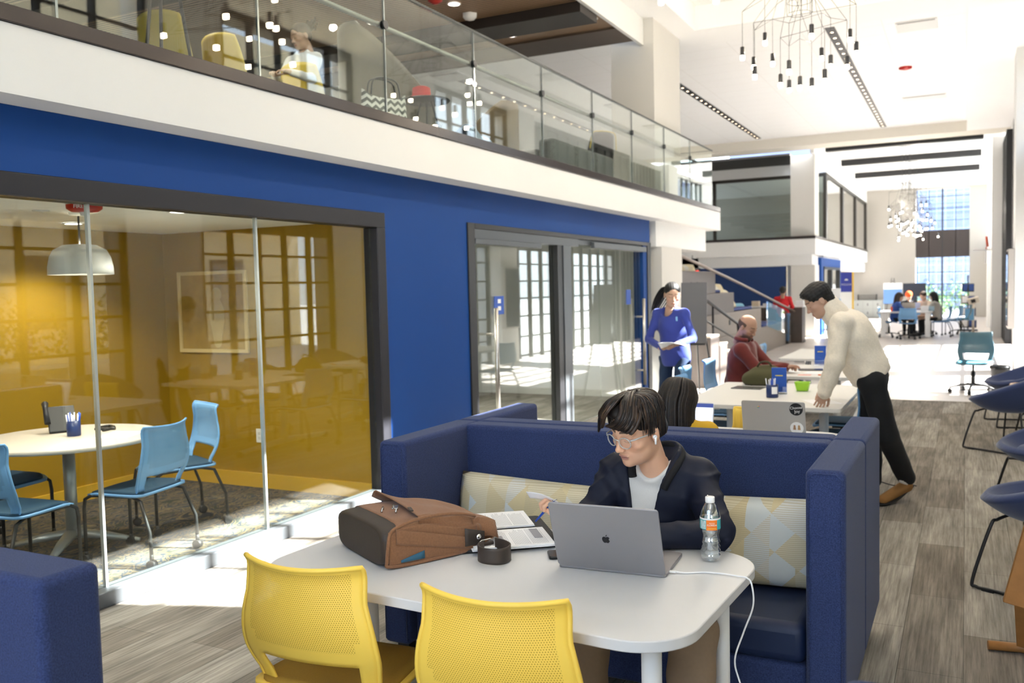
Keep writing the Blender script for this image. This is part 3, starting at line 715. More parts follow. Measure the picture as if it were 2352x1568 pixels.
def make_chair(name, label, perf, pl, cu, legs='caster', group=None, lm=None):
    t = thing(name, label, 'chair', (0, 0, 0), 0, group)
    lm = lm or LEGB
    chair_back(perf, pl, t)
    def SP(u, v, dz=0.0, ins=0.0):
        U = 2*u-1; V = 2*v-1
        w = 0.225-0.02*V-ins; d = 0.225-ins
        r = (1-0.10*(abs(U)**6)*(abs(V)**6))
        z = 0.445-0.018*(1-U*U)*(1-V*V)+dz - 0.022*max(V-0.6, 0)/0.4
        return (U*w*r, V*d*r, z)
    bm = B(); gridsurf(bm, lambda u, v: SP(u, v), 14, 14); obj('seat', bm, pl, t, solid=0.014, off=-1)
    bm = B(); gridsurf(bm, lambda u, v: SP(u, v, 0.012, 0.02), 12, 12); obj('seat_pad', bm, cu, t, solid=0.018, off=-1)
    if legs == 'caster':
        for s in (-1, 1):
            bm = B(); tube(bm, [(s*0.17, -0.10, 0.425), (s*0.205, -0.20, 0.40), (s*0.225, -0.27, 0.22), (s*0.225, -0.275, 0.08)], 0.011, 10); o = obj('leg', bm, lm, t)
            bm = B(); cyl(bm, (s*0.225-0.02, -0.275, 0.028), (s*0.225+0.02, -0.275, 0.028), 0.028, n=16); cyl(bm, (s*0.225, -0.275, 0.05), (s*0.225, -0.275, 0.09), 0.012, n=8); obj('caster', bm, LEGB, o)
            bm = B(); tube(bm, [(s*0.19, -0.12, 0.425), (s*0.20, 0.16, 0.425), (s*0.203, 0.205, 0.40), (s*0.203, 0.215, 0.34), (s*0.203, 0.215, 0.07)], 0.011, 10); o = obj('leg', bm, lm, t)
            bm = B(); cyl(bm, (s*0.203-0.02, 0.215, 0.028), (s*0.203+0.02, 0.215, 0.028), 0.028, n=16); cyl(bm, (s*0.203, 0.215, 0.05), (s*0.203, 0.215, 0.075), 0.012, n=8); obj('caster', bm, LEGB, o)
    elif legs == 'glide':
        for s in (-1, 1):
            for a in (-1, 1):
                bm = B(); tube(bm, [(s*0.17, a*0.12, 0.42), (s*0.20, a*0.19, 0.40), (s*0.22, a*0.24, 0.0)], 0.0115, 10); obj('leg', bm, lm, t)
    elif legs == 'swivel':
        bm = B(); cyl(bm, (0, 0, 0.10), (0, 0, 0.30), 0.028, n=16); cyl(bm, (0, 0, 0.30), (0, 0, 0.42), 0.016, n=12); box(bm, -0.09, 0.09, -0.07, 0.07, 0.395, 0.422); obj('gas_column', bm, LEGB, t)
        for k in range(5):
            a = k*2*PI/5+0.3; c, s = math.cos(a), math.sin(a)
            bm = B(); tube(bm, [(0.02*c, 0.02*s, 0.12), (0.16*c, 0.16*s, 0.115), (0.30*c, 0.30*s, 0.075)], [0.022, 0.017, 0.013], 8, flat=0.8); o = obj('leg', bm, LEGB, t)
            bm = B(); cyl(bm, (0.30*c-0.022*s, 0.30*s+0.022*c, 0.03), (0.30*c+0.022*s, 0.30*s-0.022*c, 0.03), 0.03, n=16); cyl(bm, (.3*c, .3*s, .05), (.3*c, .3*s, .08), 0.01, n=8); obj('caster', bm, LEGB, o)
    return t
YC = make_chair('moulded_chair', 'yellow perforated-back chair at the left of the two pushed up to the booth table', PERF_Y, PLY, CUY, 'glide', 'yellow chairs at the booth table')
YC.location = (-1.745, 2.26, 0); YC.rotation_euler = (0, 0, math.radians(4))
dup(YC, (-1.105, 2.235, 0), math.radians(5), 'yellow perforated-back chair in the bottom middle, nearest the front of the booth table')

# ---------------------------------------------------------------- laptop
LAPG = pm('space_grey_aluminium', (0.29, 0.283, 0.30), rough=0.42, metal=0.35, spec=0.5); LAPK = pm('black_keys', (0.012, 0.012, 0.013), rough=0.5)
DARKLOGO = pm('dark_mirror_logo', (0.03, 0.03, 0.034), rough=0.25, metal=0.5)
def make_laptop(name, label, loc, rz, w, d, hh, openang, lidm, basem, screen=None, group=None):
    """hinge line at local origin, base runs towards +y; lid leans towards -y"""
    t = thing(name, label, 'laptop', loc, rz, group)
    bm = B(); prism(bm, rrect(-w/2, w/2, 0, d, 0.012, 6), 0.001, 0.012); obj('base', bm, basem, t, bevel=0.002)
    bm = B()
    for r in range(5):
        for c in range(13): box(bm, -w*0.40+c*w*0.0615, -w*0.40+c*w*0.0615+w*0.052, 0.03+r*0.019, 0.03+r*0.019+0.015, 0.0121, 0.0132)
    obj('keyboard', bm, LAPK, t)
    bm = B(); prism(bm, rrect(-w*0.17, w*0.17, d*0.58, d*0.95, 0.004, 3), 0.0121, 0.0126); obj('trackpad', bm, basem, t)
    lean = openang-PI/2
    bm = B(); prism(bm, rrect(-w/2, w/2, 0, hh, 0.012, 6), -0.0035, 0.0035)
    lid = obj('lid', bm, lidm, t, bevel=0.002); lid.location = (0, 0, 0.010); lid.rotation_euler = (PI/2+lean, 0, 0)
    bm = B(); box(bm, -w*0.485, w*0.485, hh*0.05, hh*0.97, -0.0045, -0.0036); obj('screen', bm, screen or pm('screen_dark', (0.02, 0.02, 0.025), rough=0.1), lid)
    return t, lid
LT, LID = make_laptop('laptop', 'dark grey laptop open on the white booth table, dark fruit emblem on its lid', (-0.988, 2.597, 0.735), math.radians(3.8), 0.349, 0.241, 0.238, PI/2+0.37, LAPG, LAPG, pm('screen_lit', (0.3, 0.3, 0.3), emit=(0.8, 0.85, 0.9), estr=0.5))
def apple_outline(s):
    half = [(0, 0.30), (0.12, 0.37), (0.27, 0.40), (0.42, 0.33), (0.50, 0.22)]
    bite = [(0.41, 0.13), (0.36, 0.0), (0.40, -0.13), (0.49, -0.21)]
    low = [(0.43, -0.36), (0.32, -0.50), (0.20, -0.56), (0.08, -0.52), (0, -0.50)]
    left = [(-0.08, -0.52), (-0.20, -0.56), (-0.32, -0.50), (-0.43, -0.34), (-0.50, -0.12), (-0.51, 0.08), (-0.44, 0.27), (-0.30, 0.38), (-0.15, 0.38)]
    return [(x*s, y*s) for x, y in half+bite+low+left]
bm = B(); pts = apple_outline(0.024)
prism(bm, [(x, y+0.117) for x, y in pts], 0.0036, 0.0041)
prism(bm, [(x*0.024, y*0.024+0.117) for x, y in ((0.0, 0.44), (0.02, 0.58), (0.10, 0.68), (0.20, 0.72), (0.19, 0.60), (0.12, 0.50))], 0.0036, 0.0041)
obj('fruit_emblem', bm, DARKLOGO, LID)
# charging cable
def chain(pts, n=8):
    pts = [Vector(p) for p in pts]; out = []
    for i in range(len(pts)-1):
        p0 = pts[max(i-1, 0)]; p1 = pts[i]; p2 = pts[i+1]; p3 = pts[min(i+2, len(pts)-1)]
        for k in range(n):
            t = k/n; out.append(0.5*((2*p1)+(p2-p0)*t+(2*p0-5*p1+4*p2-p3)*t*t+(3*p1-p0-3*p2+p3)*t*t*t))
    out.append(pts[-1]); return out
CABW = pm('white_cable', (0.85, 0.85, 0.86), rough=0.4)
t = thing('charging_cable', 'white charging cable running from the grey laptop over the table corner', 'cable')
bm = B(); tube(bm, chain([(-0.805, 2.665, 0.7415), (-0.77, 2.672, 0.7385), (-0.72, 2.70, 0.7385), (-0.66, 2.705, 0.7395), (-0.615, 2.70, 0.7395), (-0.588, 2.695, 0.739), (-0.572, 2.69, 0.722), (-0.566, 2.68, 0.66), (-0.592, 2.665, 0.58), (-0.615, 2.65, 0.50), (-0.60, 2.64, 0.44), (-0.565, 2.62, 0.37), (-0.55, 2.61, 0.29), (-0.545, 2.60, 0.20), (-0.56, 2.60, 0.10), (-0.58, 2.62, 0.004), (-0.63, 2.8, 0.004)]), 0.0027, 8)
obj('cord', bm, CABW, t)
bm = B(); obox(bm, (-0.812, 2.660, 0.7415), (0.9, 0.1, 0), (-.1, .9, 0), (0, 0, 1), 0.03, 0.011, 0.0055); obj('plug', bm, CABW, t, bevel=0.001)

# ---------------------------------------------------------------- bottle
t = thing('water_bottle', 'clear plastic water bottle with white cap and teal and orange label', 'bottle', (-0.735, 2.84, 0.7355), math.radians(12))
prof = [(0.0, 0.004), (0.016, 0.0), (0.027, 0.002), (0.0318, 0.012), (0.0325, 0.022), (0.0295, 0.028), (0.0325, 0.034), (0.0290, 0.042), (0.0320, 0.049), (0.0286, 0.056), (0.0315, 0.064), (0.0280, 0.073), (0.0265, 0.086), (0.030, 0.098), (0.0322, 0.106), (0.0322, 0.140), (0.0315, 0.146), (0.029, 0.158), (0.024, 0.172), (0.0165, 0.186), (0.0128, 0.190), (0.0128, 0.196)]
PET = glass_mat('clear_bottle_plastic', (0.95, 0.965, 0.97), 4.0)
bm = B(); lathe(bm, prof[1:], n=32, cap=False); obj('body', bm, PET, t, solid=0.0008)
bm = B(); lathe(bm, [(0.001, 0.006)]+[(r-0.0016, z) for r, z in prof[2:13]]+[(0.001, 0.0865)], n=32, cap=False); obj('water', bm, glass_mat('water', (0.95, 0.97, 0.98), 2.5), t)
bm = B(); lathe(bm, [(0.0145, 0.190), (0.0152, 0.192), (0.0152, 0.206), (0.0142, 0.2085), (0.0, 0.209)], n=28, cap=False); obj('cap', bm, pm('cap_white', (0.88, 0.88, 0.88), rough=0.4), t)
def arcband(bm, r, a0, a1, z0, z1, n=14):
    gridsurf(bm, lambda u, v: (r*math.sin(a0+(a1-a0)*u), -r*math.cos(a0+(a1-a0)*u), z0+(z1-z0)*v), n, 1)
bm = B(); arcband(bm, 0.0328, -PI, PI, 0.107, 0.138, 40); o = obj('label_band', bm, pm('label_teal', (0.05, 0.42, 0.45), rough=0.5), t)
bm = B(); arcband(bm, 0.0331, -0.35, 0.75, 0.1055, 0.1385); obj('orange_panel', bm, pm('label_orange', (0.85, 0.20, 0.02), rough=0.5), o)
bm = B(); arcband(bm, 0.0331, -1.1, -0.4, 0.109, 0.136); obj('picture_panel', bm, pm('label_picture', (0.45, 0.60, 0.60), noise=0.6, nscale=120, rough=0.5), o)
bm = B(); arcband(bm, 0.0331, -PI, PI, 0.1385, 0.1435, 40); obj('white_strip', bm, pm('label_white', (0.85, 0.85, 0.85)), o)
LW = pm('label_lettering', (0.95, 0.95, 0.9)); LY = pm('label_yellow', (0.95, 0.75, 0.1))
for body, size, z, m in (('FROM OUR', 0.0035, 0.129, LW), ('FLORIDA', 0.0078, 0.1225, LW), ('NEIGHBORS', 0.0052, 0.1115, LY)):
    o2 = text_obj('label_text', body, size, m, (0.0068, -0.0330, z), (PI/2, 0, 0.2), o, depth=0.0002)

# ---------------------------------------------------------------- papers, folder, phone
PAP = pm('paper', (0.86, 0.86, 0.88), rough=0.8); INK = pm('ink_grey', (0.30, 0.30, 0.33), rough=0.8); INK2 = pm('ink_light', (0.52, 0.52, 0.56), rough=0.8)
def sheet(name, c, rz, w, h, z, blocks, parent=None, thick=0.001):
    t = bpy.data.objects.new(name, None); COL.objects.link(t); t.location = (c[0], c[1], z); t.rotation_euler = (0, 0, rz)
    return t
t = thing('folder', 'black zip folder lying open under printed papers beside the brown bag', 'folder', (-1.51, 2.84, 0.7355), math.radians(37))
bm = B(); prism(bm, rrect(-0.17, 0.19, -0.20, 0.20, 0.02, 6), 0.0, 0.012); obj('cover', bm, pm('black_leatherette', (0.012, 0.012, 0.014), rough=0.5, bump=0.3), t, bevel=0.004)
def papers(name, label, c, z, rz, n, th, seed):
    rnd = random.Random(seed)
    t = thing(name, label, 'papers', (c[0], c[1], z), rz)
    for k in range(n):
        bm = B(); a = rnd.uniform(-.006, .006); b_ = rnd.uniform(-.004, .004)
        prism(bm, [(-0.14+a, -0.108+b_), (0.14+a, -0.108+b_), (0.14+a, 0.108+b_), (-0.14+a, 0.108+b_)], k*th, (k+1)*th-0.0003)
        obj('sheet', bm, PAP, t)
    z1 = n*th
    bm = B(); rr = rnd
    # rows of print across the sheet (lines run along local y)
    for k in range(44):
        x = -0.125+k*0.0057
        if k in (8, 9, 21, 22, 33): continue
        if seed == 1 and 3 < k < 19: y0, y1 = -0.09, -0.01
        else: y0, y1 = -0.095, 0.095*rr.uniform(0.6, 1)
        box(bm, x, x+0.0019, y0, y1, z1, z1+0.0002)
    obj('print_lines', bm, INK2, t)
    if seed == 2:
        bm = B()
        for i in range(3):
            for j in range(3): box(bm, -0.10+i*0.026, -0.10+i*0.026+0.024, -0.085+j*0.037, -0.085+j*0.037+0.034, z1+0.0001, z1+0.0006)
        box(bm, 0.085, 0.115, -0.03, 0.09, z1+0.0001, z1+0.0006)
        obj('print_table', bm, INK, t)
    return t
papers('paper_stack', 'printed paper stack nearest the laptop, with grey table printed on it', (-1.425, 2.755, 0), 0.748, math.radians(37), 5, 0.0022, 2)
papers('paper_stack', 'printed paper stack nearest the back cushion, lines of text only', (-1.60, 2.955, 0), 0.748, math.radians(37), 4, 0.002, 1)
t = thing('phone', 'black phone face down behind the left corner of the grey laptop', 'phone', (-1.165, 2.715, 0.7355), math.radians(30))
bm = B(); prism(bm, rrect(-0.085, 0.085, -0.04, 0.04, 0.012, 6), 0, 0.011); obj('phone_case', bm, pm('gloss_black', (0.01, 0.01, 0.01), rough=0.25), t, bevel=0.003)
# ---------------------------------------------------------------- brown canvas backpack lying on the table
CANV = pm('brown_canvas', (0.26, 0.125, 0.062), rough=0.95, noise=0.25, nscale=160, bump=0.6, bscale=700, sheen=0.2)
LEATH = pm('dark_brown_leather', (0.045, 0.033, 0.026), rough=0.5, noise=0.15, nscale=30, bump=0.2, bscale=300)
DARKL = pm('dark_lining', (0.02, 0.022, 0.024), rough=0.8); STEEL = pm('brushed_buckle', (0.5, 0.5, 0.5), rough=0.25, metal=1.0)
# local frame: x across the base (0.40 wide), y from leather bottom end towards the flap, z up
bg = thing('backpack', 'brown canvas bag with dark leather end lying on the booth table', 'bag', (-1.825, 2.44, 0.7355), math.radians(-30))
def bag_sec(y):
    """half width, height, top crown at distance y from the leather end"""
    k = min(max(y/0.40, 0), 1)
    hw = 0.197-0.012*k; h = 0.132+0.020*math.sin(PI*min(k*1.1, 1))-0.035*k
    return hw, h
def bag_pt(y, a, off=0.0, wob=0.0):
    hw, h = bag_sec(y)
    # superellipse section
    c, s = math.cos(a), math.sin(a); e = 0.42
    x = hw*math.copysign(abs(c)**e, c); z = h/2+h/2*math.copysign(abs(s)**0.5, s)
    n = Vector((c, 0, s)).normalized()
    return Vector((x, y, max(z, 0.001)))+n*off+Vector((0, 0, wob))
def bag_shell(y0, y1, ny, off, close0=False, close1=False, wr=0.0, a0=0.0, a1=2*PI, na=56):
    bm = B(); rnd = random.Random(5)
    def f(u, v):
        y = y0+(y1-y0)*v; a = a0+(a1-a0)*u
        w = wr*(math.sin(9*a+31*y)+math.sin(23*y-3*a))*0.5
        p = bag_pt(y, a, off+w)
        return p
    full = abs(a1-a0-2*PI) < 1e-6
    vs = gridsurf(bm, f, na, ny)
    if full:
        bmesh.ops.remove_doubles(bm, verts=bm.verts, dist=0.00005)
    return bm, vs
# leather end: rounded cap
bm = B()
rings = []
NA = 56
for y, sc in ((-0.012, 0.86), (-0.009, 0.94), (0.0, 0.985), (0.012, 1.0), (0.052, 1.0)):
    rings.append([bm.verts.new((p.x*sc, y, 0.066+(p.z-0.066)*sc)) for p in (bag_pt(max(y, 0), 2*PI*j/NA, 0.0015) for j in range(NA))])
for a, c in zip(rings, rings[1:]):
    for j in range(NA):
        f = bm.faces.new((a[j], a[(j+1) % NA], c[(j+1) % NA], c[j])); f.smooth = True
bm.faces.new(rings[0]); obj('leather_end', bm, LEATH, bg)
bm, _ = bag_shell(0.05, 0.36, 20, 0.0, wr=0.0025); body = obj('body', bm, CANV, bg, solid=0.003)
# side gusset creases and binding on the +x side
bm = B()
ring = []
for k in range(25):
    a = PI/2*1.0-PI*k/24; y0 = 0.0
loop = [(0.196, 0.0, 0.012), (0.200, 0.02, 0.006), (0.200, 0.18, 0.006), (0.192, 0.345, 0.008)]
tube(bm, chain([(0.199, -0.004, 0.02), (0.202, 0.0, 0.012), (0.203, 0.06, 0.007), (0.200, 0.2, 0.008), (0.192, 0.35, 0.012)]), 0.006, 8)
tube(bm, chain([(0.200, -0.004, 0.02), (0.203, 0.0, 0.07), (0.200, 0.012, 0.118), (0.196, 0.05, 0.136), (0.194, 0.12, 0.148), (0.193, 0.20, 0.149), (0.186, 0.28, 0.138), (0.172, 0.345, 0.118)]), 0.006, 8)
obj('side_binding', bm, CANV, bg)
bm = B()
gridsurf(bm, lambda u, v: (0.207+0.003*math.sin(PI*v)-.006*u, 0.03+0.30*u, (0.105-0.075*u)+(v-0.5)*(0.052-0.012*u)), 16, 6); obj('gusset_strap', bm, CANV, bg, solid=0.003)
bm = B(); gridsurf(bm, lambda u, v: (0.2075-0.001*v, 0.045+0.085*u, 0.018+0.026*v*(0.3+0.7*u)), 4, 2); obj('pocket_gap', bm, pm('blue_lining', (0.03, 0.12, 0.2)), bg, solid=0.002)
# open mouth with dark lining and folded fabric
bm = B(); prism_pts = []
gridsurf(bm, lambda u, v: tuple(bag_pt(0.33, 2*PI*u, -0.012-0.10*v)*1.0+Vector((0, 0, 0))), 40, 4); obj('lining', bm, DARKL, bg)
bm = B()
gridsurf(bm, lambda u, v: (-0.17+0.36*u, 0.335+0.075*v+0.012*math.sin(7*u), 0.012+0.06*v*(0.4+0.6*math.sin(PI*u))+0.006*math.sin(14*u)), 24, 8); obj('mouth_fold', bm, CANV, bg, solid=0.004)
bm = B()
gridsurf(bm, lambda u, v: (0.195-0.015*v-0.03*u, 0.33+0.085*u, 0.012+(0.105-0.03*u)*v+0.006*math.sin(9*u+4*v)), 12, 10); obj('mouth_fold', bm, CANV, bg, solid=0.004)
# flap: long sheet over the top, free end lifted towards the leather end
bm = B()
def flap(u, v):
    x = -0.178+0.372*v; y = 0.425-0.300*u+0.02*math.sin(PI*v)
    h = bag_sec(min(y, .36))[1]-max(y-.36, 0)*.35
    z = h+0.007-0.055*max(v-.93, 0)/.07-0.03*max(.05-v, 0)/.05
    lift = max(u-0.6, 0)/0.4
    z += 0.030*lift*lift*(0.25+1.0*(1-v)**2) + 0.004*math.sin(9*v+4*u)*(1-lift) + .004*math.sin(17*u)*v
    x -= 0.014*lift*(1-v)
    return (x, y, z)
gridsurf(bm, flap, 28, 28); fl = obj('flap', bm, CANV, bg, solid=0.0035)
bm = B(); gridsurf(bm, lambda u, v: (.2025+.002*math.sin(PI*u)-.0014*v-.006*u, .004+.335*u, .008+(.112+.026*math.sin(PI*min(u*1.15+.12, 1))-.02*u-.008)*v+.0), 30, 12); obj('side_gusset', bm, CANV, bg, solid=.002)
for (x, y, z, r) in ((0.005, 0.076, 0.149, 0.25), (0.055, 0.105, 0.153, 0.2)):
    bm = B(); tube(bm, [(x-0.020, y+0.012, z-0.006), (x-0.017, y+0.010, z+0.003), (x+0.017, y-0.010, z+0.003), (x+0.020, y-0.012, z-0.006)], 0.0036, 8); obj('buckle', bm, STEEL, bg)
bm = B(); obox(bm, (0.045, 0.105, 0.160), (0.9, -0.5, 0.0), (0.5, 0.9, 0), (0, 0, 1), 0.045, 0.020, 0.004); tube(bm, [(0.02, 0.115, 0.160), (0.04, 0.10, 0.167), (0.065, 0.09, 0.163)], 0.0028, 6); obj('hook', bm, STEEL, bg, bevel=0.001)
bm = B(); obox(bm, (0.115, 0.128, 0.163), (0.95, -0.3, 0), (0.3, 0.95, 0), (0, 0, 1), 0.050, 0.013, 0.004); obj('flap_tab', bm, LEATH, bg, bevel=0.001)
# strap anchor, rivet, ring and hanging leather strap
bm = B(); gridsurf(bm, lambda u, v: (0.2065+0.002*u, 0.285+0.075*u, 0.028+(0.062-0.02*u)*v), 4, 3); an = obj('strap_anchor', bm, LEATH, bg, solid=0.003)
bm = B(); lathe(bm, [(0.0, 0.004), (0.006, 0.0035), (0.0095, 0.001), (0.0095, 0)], n=20, cap=False)
rv = obj('rivet', bm, pm('rivet_steel', (0.8, 0.8, 0.8), rough=0.2, metal=1), an); rv.location = (0.212, 0.335, 0.055); rv.rotation_euler = (0, PI/2, 0)
bm = B(); tube(bm, [(0.222, 0.325, 0.008), (0.222, 0.327, 0.036), (0.221, 0.34, 0.043), (0.219, 0.375, 0.043), (0.219, 0.388, 0.036), (0.222, 0.390, 0.008), (0.222, 0.325, 0.008)], 0.0022, 8); obj('ring', bm, pm('ring_steel', (0.8, 0.8, 0.8), rough=0.2, metal=1), bg)
bm = B()
def strap(u, v):
    s = u
    p = chainS[min(int(s*(len(chainS)-1)), len(chainS)-1)]
    return (p.x, p.y, 0.003+0.052*v*(0.7+0.3*min(s*5, 1)))
chainS = chain([(0.215, 0.345, 0), (0.245, 0.33, 0), (0.285, 0.285, 0), (0.33, 0.275, 0), (0.372, 0.30, 0), (0.380, 0.335, 0), (0.350, 0.375, 0), (0.30, 0.385, 0), (0.255, 0.375, 0)], 10)
gridsurf(bm, strap, len(chainS)-1, 6); obj('leather_strap', bm, LEATH, bg, solid=0.004)
bm = B(); obox(bm, (0.222, 0.357, 0.019), (1, 0, 0), (0, 1, 0), (0, 0, 1), 0.012, 0.058, 0.032); obj('strap_loop', bm, LEATH, bg, bevel=0.004)
# ---------------------------------------------------------------- meeting room furniture
BC = make_chair('moulded_chair', 'light blue chair with its back to the glass, right of the round table', PERF_B, PLB, CUB, 'caster', 'light blue chairs round the meeting table')
BC.location = (-4.66, 3.90, 0); BC.rotation_euler = (0, 0, math.radians(101))
dup(BC, (-5.02, 4.55, 0), math.radians(158), 'light blue chair in the far corner of the meeting room behind the round table')
dup(BC, (-4.86, 3.27, 0), math.radians(5), 'light blue chair cut by the left edge of the photo, near the glass')
dup(BC, (-5.72, 3.72, 0), math.radians(-80), 'light blue chair on the far side of the round table behind the desk phone')
t = thing('round_table', 'round white meeting table on a silver pedestal behind the glass', 'table', (-5.22, 3.86, 0))
bm = B(); lathe(bm, [(0.001, 0.707), (0.555, 0.707), (0.565, 0.712), (0.565, 0.731), (0.56, 0.735), (0.001, 0.735)], n=64, cap=False); obj('tabletop', bm, pm('cream_laminate', (0.56, 0.50, 0.43), rough=0.4), t)
SILV = pm('silver_paint', (0.42, 0.44, 0.44), rough=0.35, metal=0.5)
bm = B(); cyl(bm, (0, 0, 0.10), (0, 0, 0.706), 0.038, n=24); obj('pedestal', bm, SILV, t)
for k in range(4):
    a = 0.6+k*PI/2; c, s = math.cos(a), math.sin(a)
    bm = B(); tube(bm, [(0.02*c, 0.02*s, 0.10), (0.2*c, 0.2*s, 0.075), (0.42*c, 0.42*s, 0.03)], [0.045, 0.036, 0.018], 10, flat=0.7); obj('foot', bm, SILV, t)
# desk phone
t = thing('desk_phone', 'black desk phone with a propped handset on the round meeting table', 'phone', (-5.43, 3.98, 0.7355), math.radians(60))
bm = B(); obox(bm, (0, 0.02, 0.085), (1, 0, 0), (0, 0.6, 0.8), (0, -0.8, 0.6), 0.17, 0.20, 0.022); obj('body', bm, LEGB, t, bevel=0.006)
bm = B(); tube(bm, [(-0.09, -0.03, 0.07), (-0.095, 0.03, 0.16), (-0.09, 0.09, 0.19)], [0.02, 0.015, 0.022], 10); obj('handset', bm, LEGB, t)
bm = B(); obox(bm, (0, 0.04, 0.045), (1, 0, 0), (0, 0.8, -0.6), (0, 0.6, 0.8), 0.12, 0.10, 0.008); obj('stand', bm, LEGB, t)
tag(obj('coiled_cord', (lambda b_: (tube(b_, chain([(-5.17, 4.09, 0.742), (-5.20, 4.2, 0.745), (-5.30, 4.24, 0.745), (-5.28, 4.12, 0.743), (-5.16, 4.18, 0.743)]), 0.011, 8), b_)[1])(B()), LEGB), 'coiled black phone cord lying on the round meeting table', 'cord')
def pen_cup(loc, label, h=0.10, r=0.043, n=14, seed=3, cm=None, group=None, rz=0):
    rnd = random.Random(seed); t = thing('pen_cup', label, 'pen cup', loc, rz, group)
    bm = B(); lathe(bm, [(r*0.92, 0), (r, 0.004), (r, h), (r*0.93, h), (r*0.9, 0.006), (0.001, 0.006)], n=24, cap=False); obj('cup', bm, cm or pm('dark_blue_cup', (0.012, 0.03, 0.12), rough=0.35), t)
    for k in range(n):
        a = rnd.uniform(0, 2*PI); q = rnd.uniform(0.2, 0.75)*r; c, s = math.cos(a), math.sin(a)
        bm = B(); l = rnd.uniform(0.035, 0.055)
        p0 = Vector((q*c, q*s, 0.01)); p1 = Vector((q*c*1.5, q*s*1.5, h+l)); cyl(bm, p0, p1, 0.0042, n=8); o = obj('pen', bm, pm('pen_blue', (0.02, 0.08, 0.45), rough=0.3) if k % 2 else pm('pen_white', (0.8, 0.8, 0.85), rough=0.3), t)
    return t
pen_cup((-5.21, 3.90, 0.7355), 'dark blue cup of blue and white pens beside the desk phone')
bm = B(); box(bm, -0.11, 0.11, -0.14, 0.14, 0, 0.0012); o = tag(obj('paper_sheet', bm, PAP), 'single white sheet on the round meeting table behind the blue chair back', 'paper'); o.location = (-4.93, 4.03, 0.736); o.rotation_euler = (0, 0, 0.4)
# pendant
t = thing('pendant_lamp', 'white dome pendant lamp hanging over the round meeting table', 'lamp', (-5.1, 3.93, 1.785))
bm = B(); lathe(bm, [(0.192, 0.0), (0.190, 0.05), (0.178, 0.11), (0.155, 0.155), (0.10, 0.185), (0.02, 0.192)], n=48, cap=False); obj('lamp_shade', bm, pm('shade_white', (0.62, 0.62, 0.60), rough=0.4), t, solid=0.004, off=1)
bm = B(); lathe(bm, [(0.001, 0.012), (0.184, 0.012)], n=40, cap=False); obj('diffuser', bm, pm('diffuser_glow', (1, 1, 1), emit=(1, 0.88, 0.66), estr=5), t)
bm = B(); cyl(bm, (0, 0, 0.19), (0, 0, 0.385), 0.006, n=8); obj('cord', bm, BLACKM, t)
bm = B(); lathe(bm, [(0.06, 0.398), (0.055, 0.38), (0.001, 0.376)], n=24, cap=False); obj('ceiling_rose', bm, pm('shade_white', (0.62, 0.62, 0.60)), t)
# fire strobe and downlights on the meeting room ceiling
t = thing('fire_alarm', 'red ceiling fire alarm strobe behind the left glass joint', 'alarm', (-4.64, 3.62, 2.18))
bm = B(); lathe(bm, [(0.10, 0.0), (0.098, -0.022), (0.075, -0.038), (0.03, -0.042), (0.001, -0.042)], n=32, cap=False); obj('body', bm, pm('alarm_red', (0.42, 0.02, 0.015), rough=0.4), t)
bm = B(); lathe(bm, [(0.028, -0.04), (0.024, -0.06), (0.001, -0.064)], n=16, cap=False); obj('strobe_lens', bm, pm('lens_clear', (0.8, 0.8, 0.8), rough=0.1), t)
text_obj('alarm_text', 'FIRE', 0.03, pm('sign_white', (0.9, 0.9, 0.9)), (0.055, -0.084, -0.016), (PI/2, 0, 0.6), t, depth=0.0008)
def downlight(loc, label, r=0.085, grp=None, e=12):
    t = thing('downlight', label, 'ceiling light', loc, 0, grp)
    bm = B(); lathe(bm, [(r, 0), (r, -0.006), (r*0.78, -0.008), (r*0.78, -0.002)], n=28, cap=False); obj('trim_ring', bm, pm('ring_white', (0.8, 0.8, 0.8)), t)
    bm = B(); lathe(bm, [(0.001, -0.003), (r*0.77, -0.003)], n=24, cap=False); obj('lens', bm, pm('downlight_glow%d' % e, (1, 1, 1), emit=(1, 0.93, 0.82), estr=e), t)
    return t
for loc, l in (((-5.82, 4.44, 2.182), 'round downlight behind the pendant cord in the meeting room'), ((-4.57, 4.27, 2.182), 'round downlight near the middle of the meeting room glass header'), ((-4.55, 3.0, 2.182), 'round downlight at the left edge of the meeting room ceiling')):
    downlight(loc, l, 0.075)
bm = B(); lathe(bm, [(0.05, 0), (0.05, -0.004), (0.001, -0.006)], n=24, cap=False); o = tag(obj('sprinkler_cover', bm, pm('ring_white', (0.8, 0.8, 0.8))), 'small flat round sprinkler cover on the meeting room ceiling', 'sprinkler'); o.location = (-5.13, 3.69, 2.182)
# framed picture and outlets
t = thing('framed_picture', 'pale framed figure print on the ochre end wall of the meeting room', 'picture', (-5.785, 5.735, 1.14))
bm = B()
for b_ in ((-0.395, 0.395, 0, 0.03), (-0.395, 0.395, 0.67, 0.70), (-0.395, -0.365, 0.03, 0.67), (0.365, 0.395, 0.03, 0.67)): box(bm, b_[0], b_[1], -0.02, 0, b_[2], b_[3])
obj('frame', bm, pm('pale_frame', (0.72, 0.55, 0.25), rough=0.5), t)
bm = B(); box(bm, -0.365, 0.365, -0.008, 0, 0.03, 0.67); obj('print', bm, pm('tan_print', (0.40, 0.25, 0.05), rough=0.6, noise=0.4, nscale=8), t)
bm = B(); lathe(bm, [(0.001, 0), (0.06, 0)], n=20, cap=False)
prism(bm, [(0.08*math.cos(a)*(1+.2*math.sin(3*a)), 0.22*math.sin(a)-0.24) for a in np.linspace(0, 2*PI, 24, endpoint=False)], -0.0005, 0.0005)
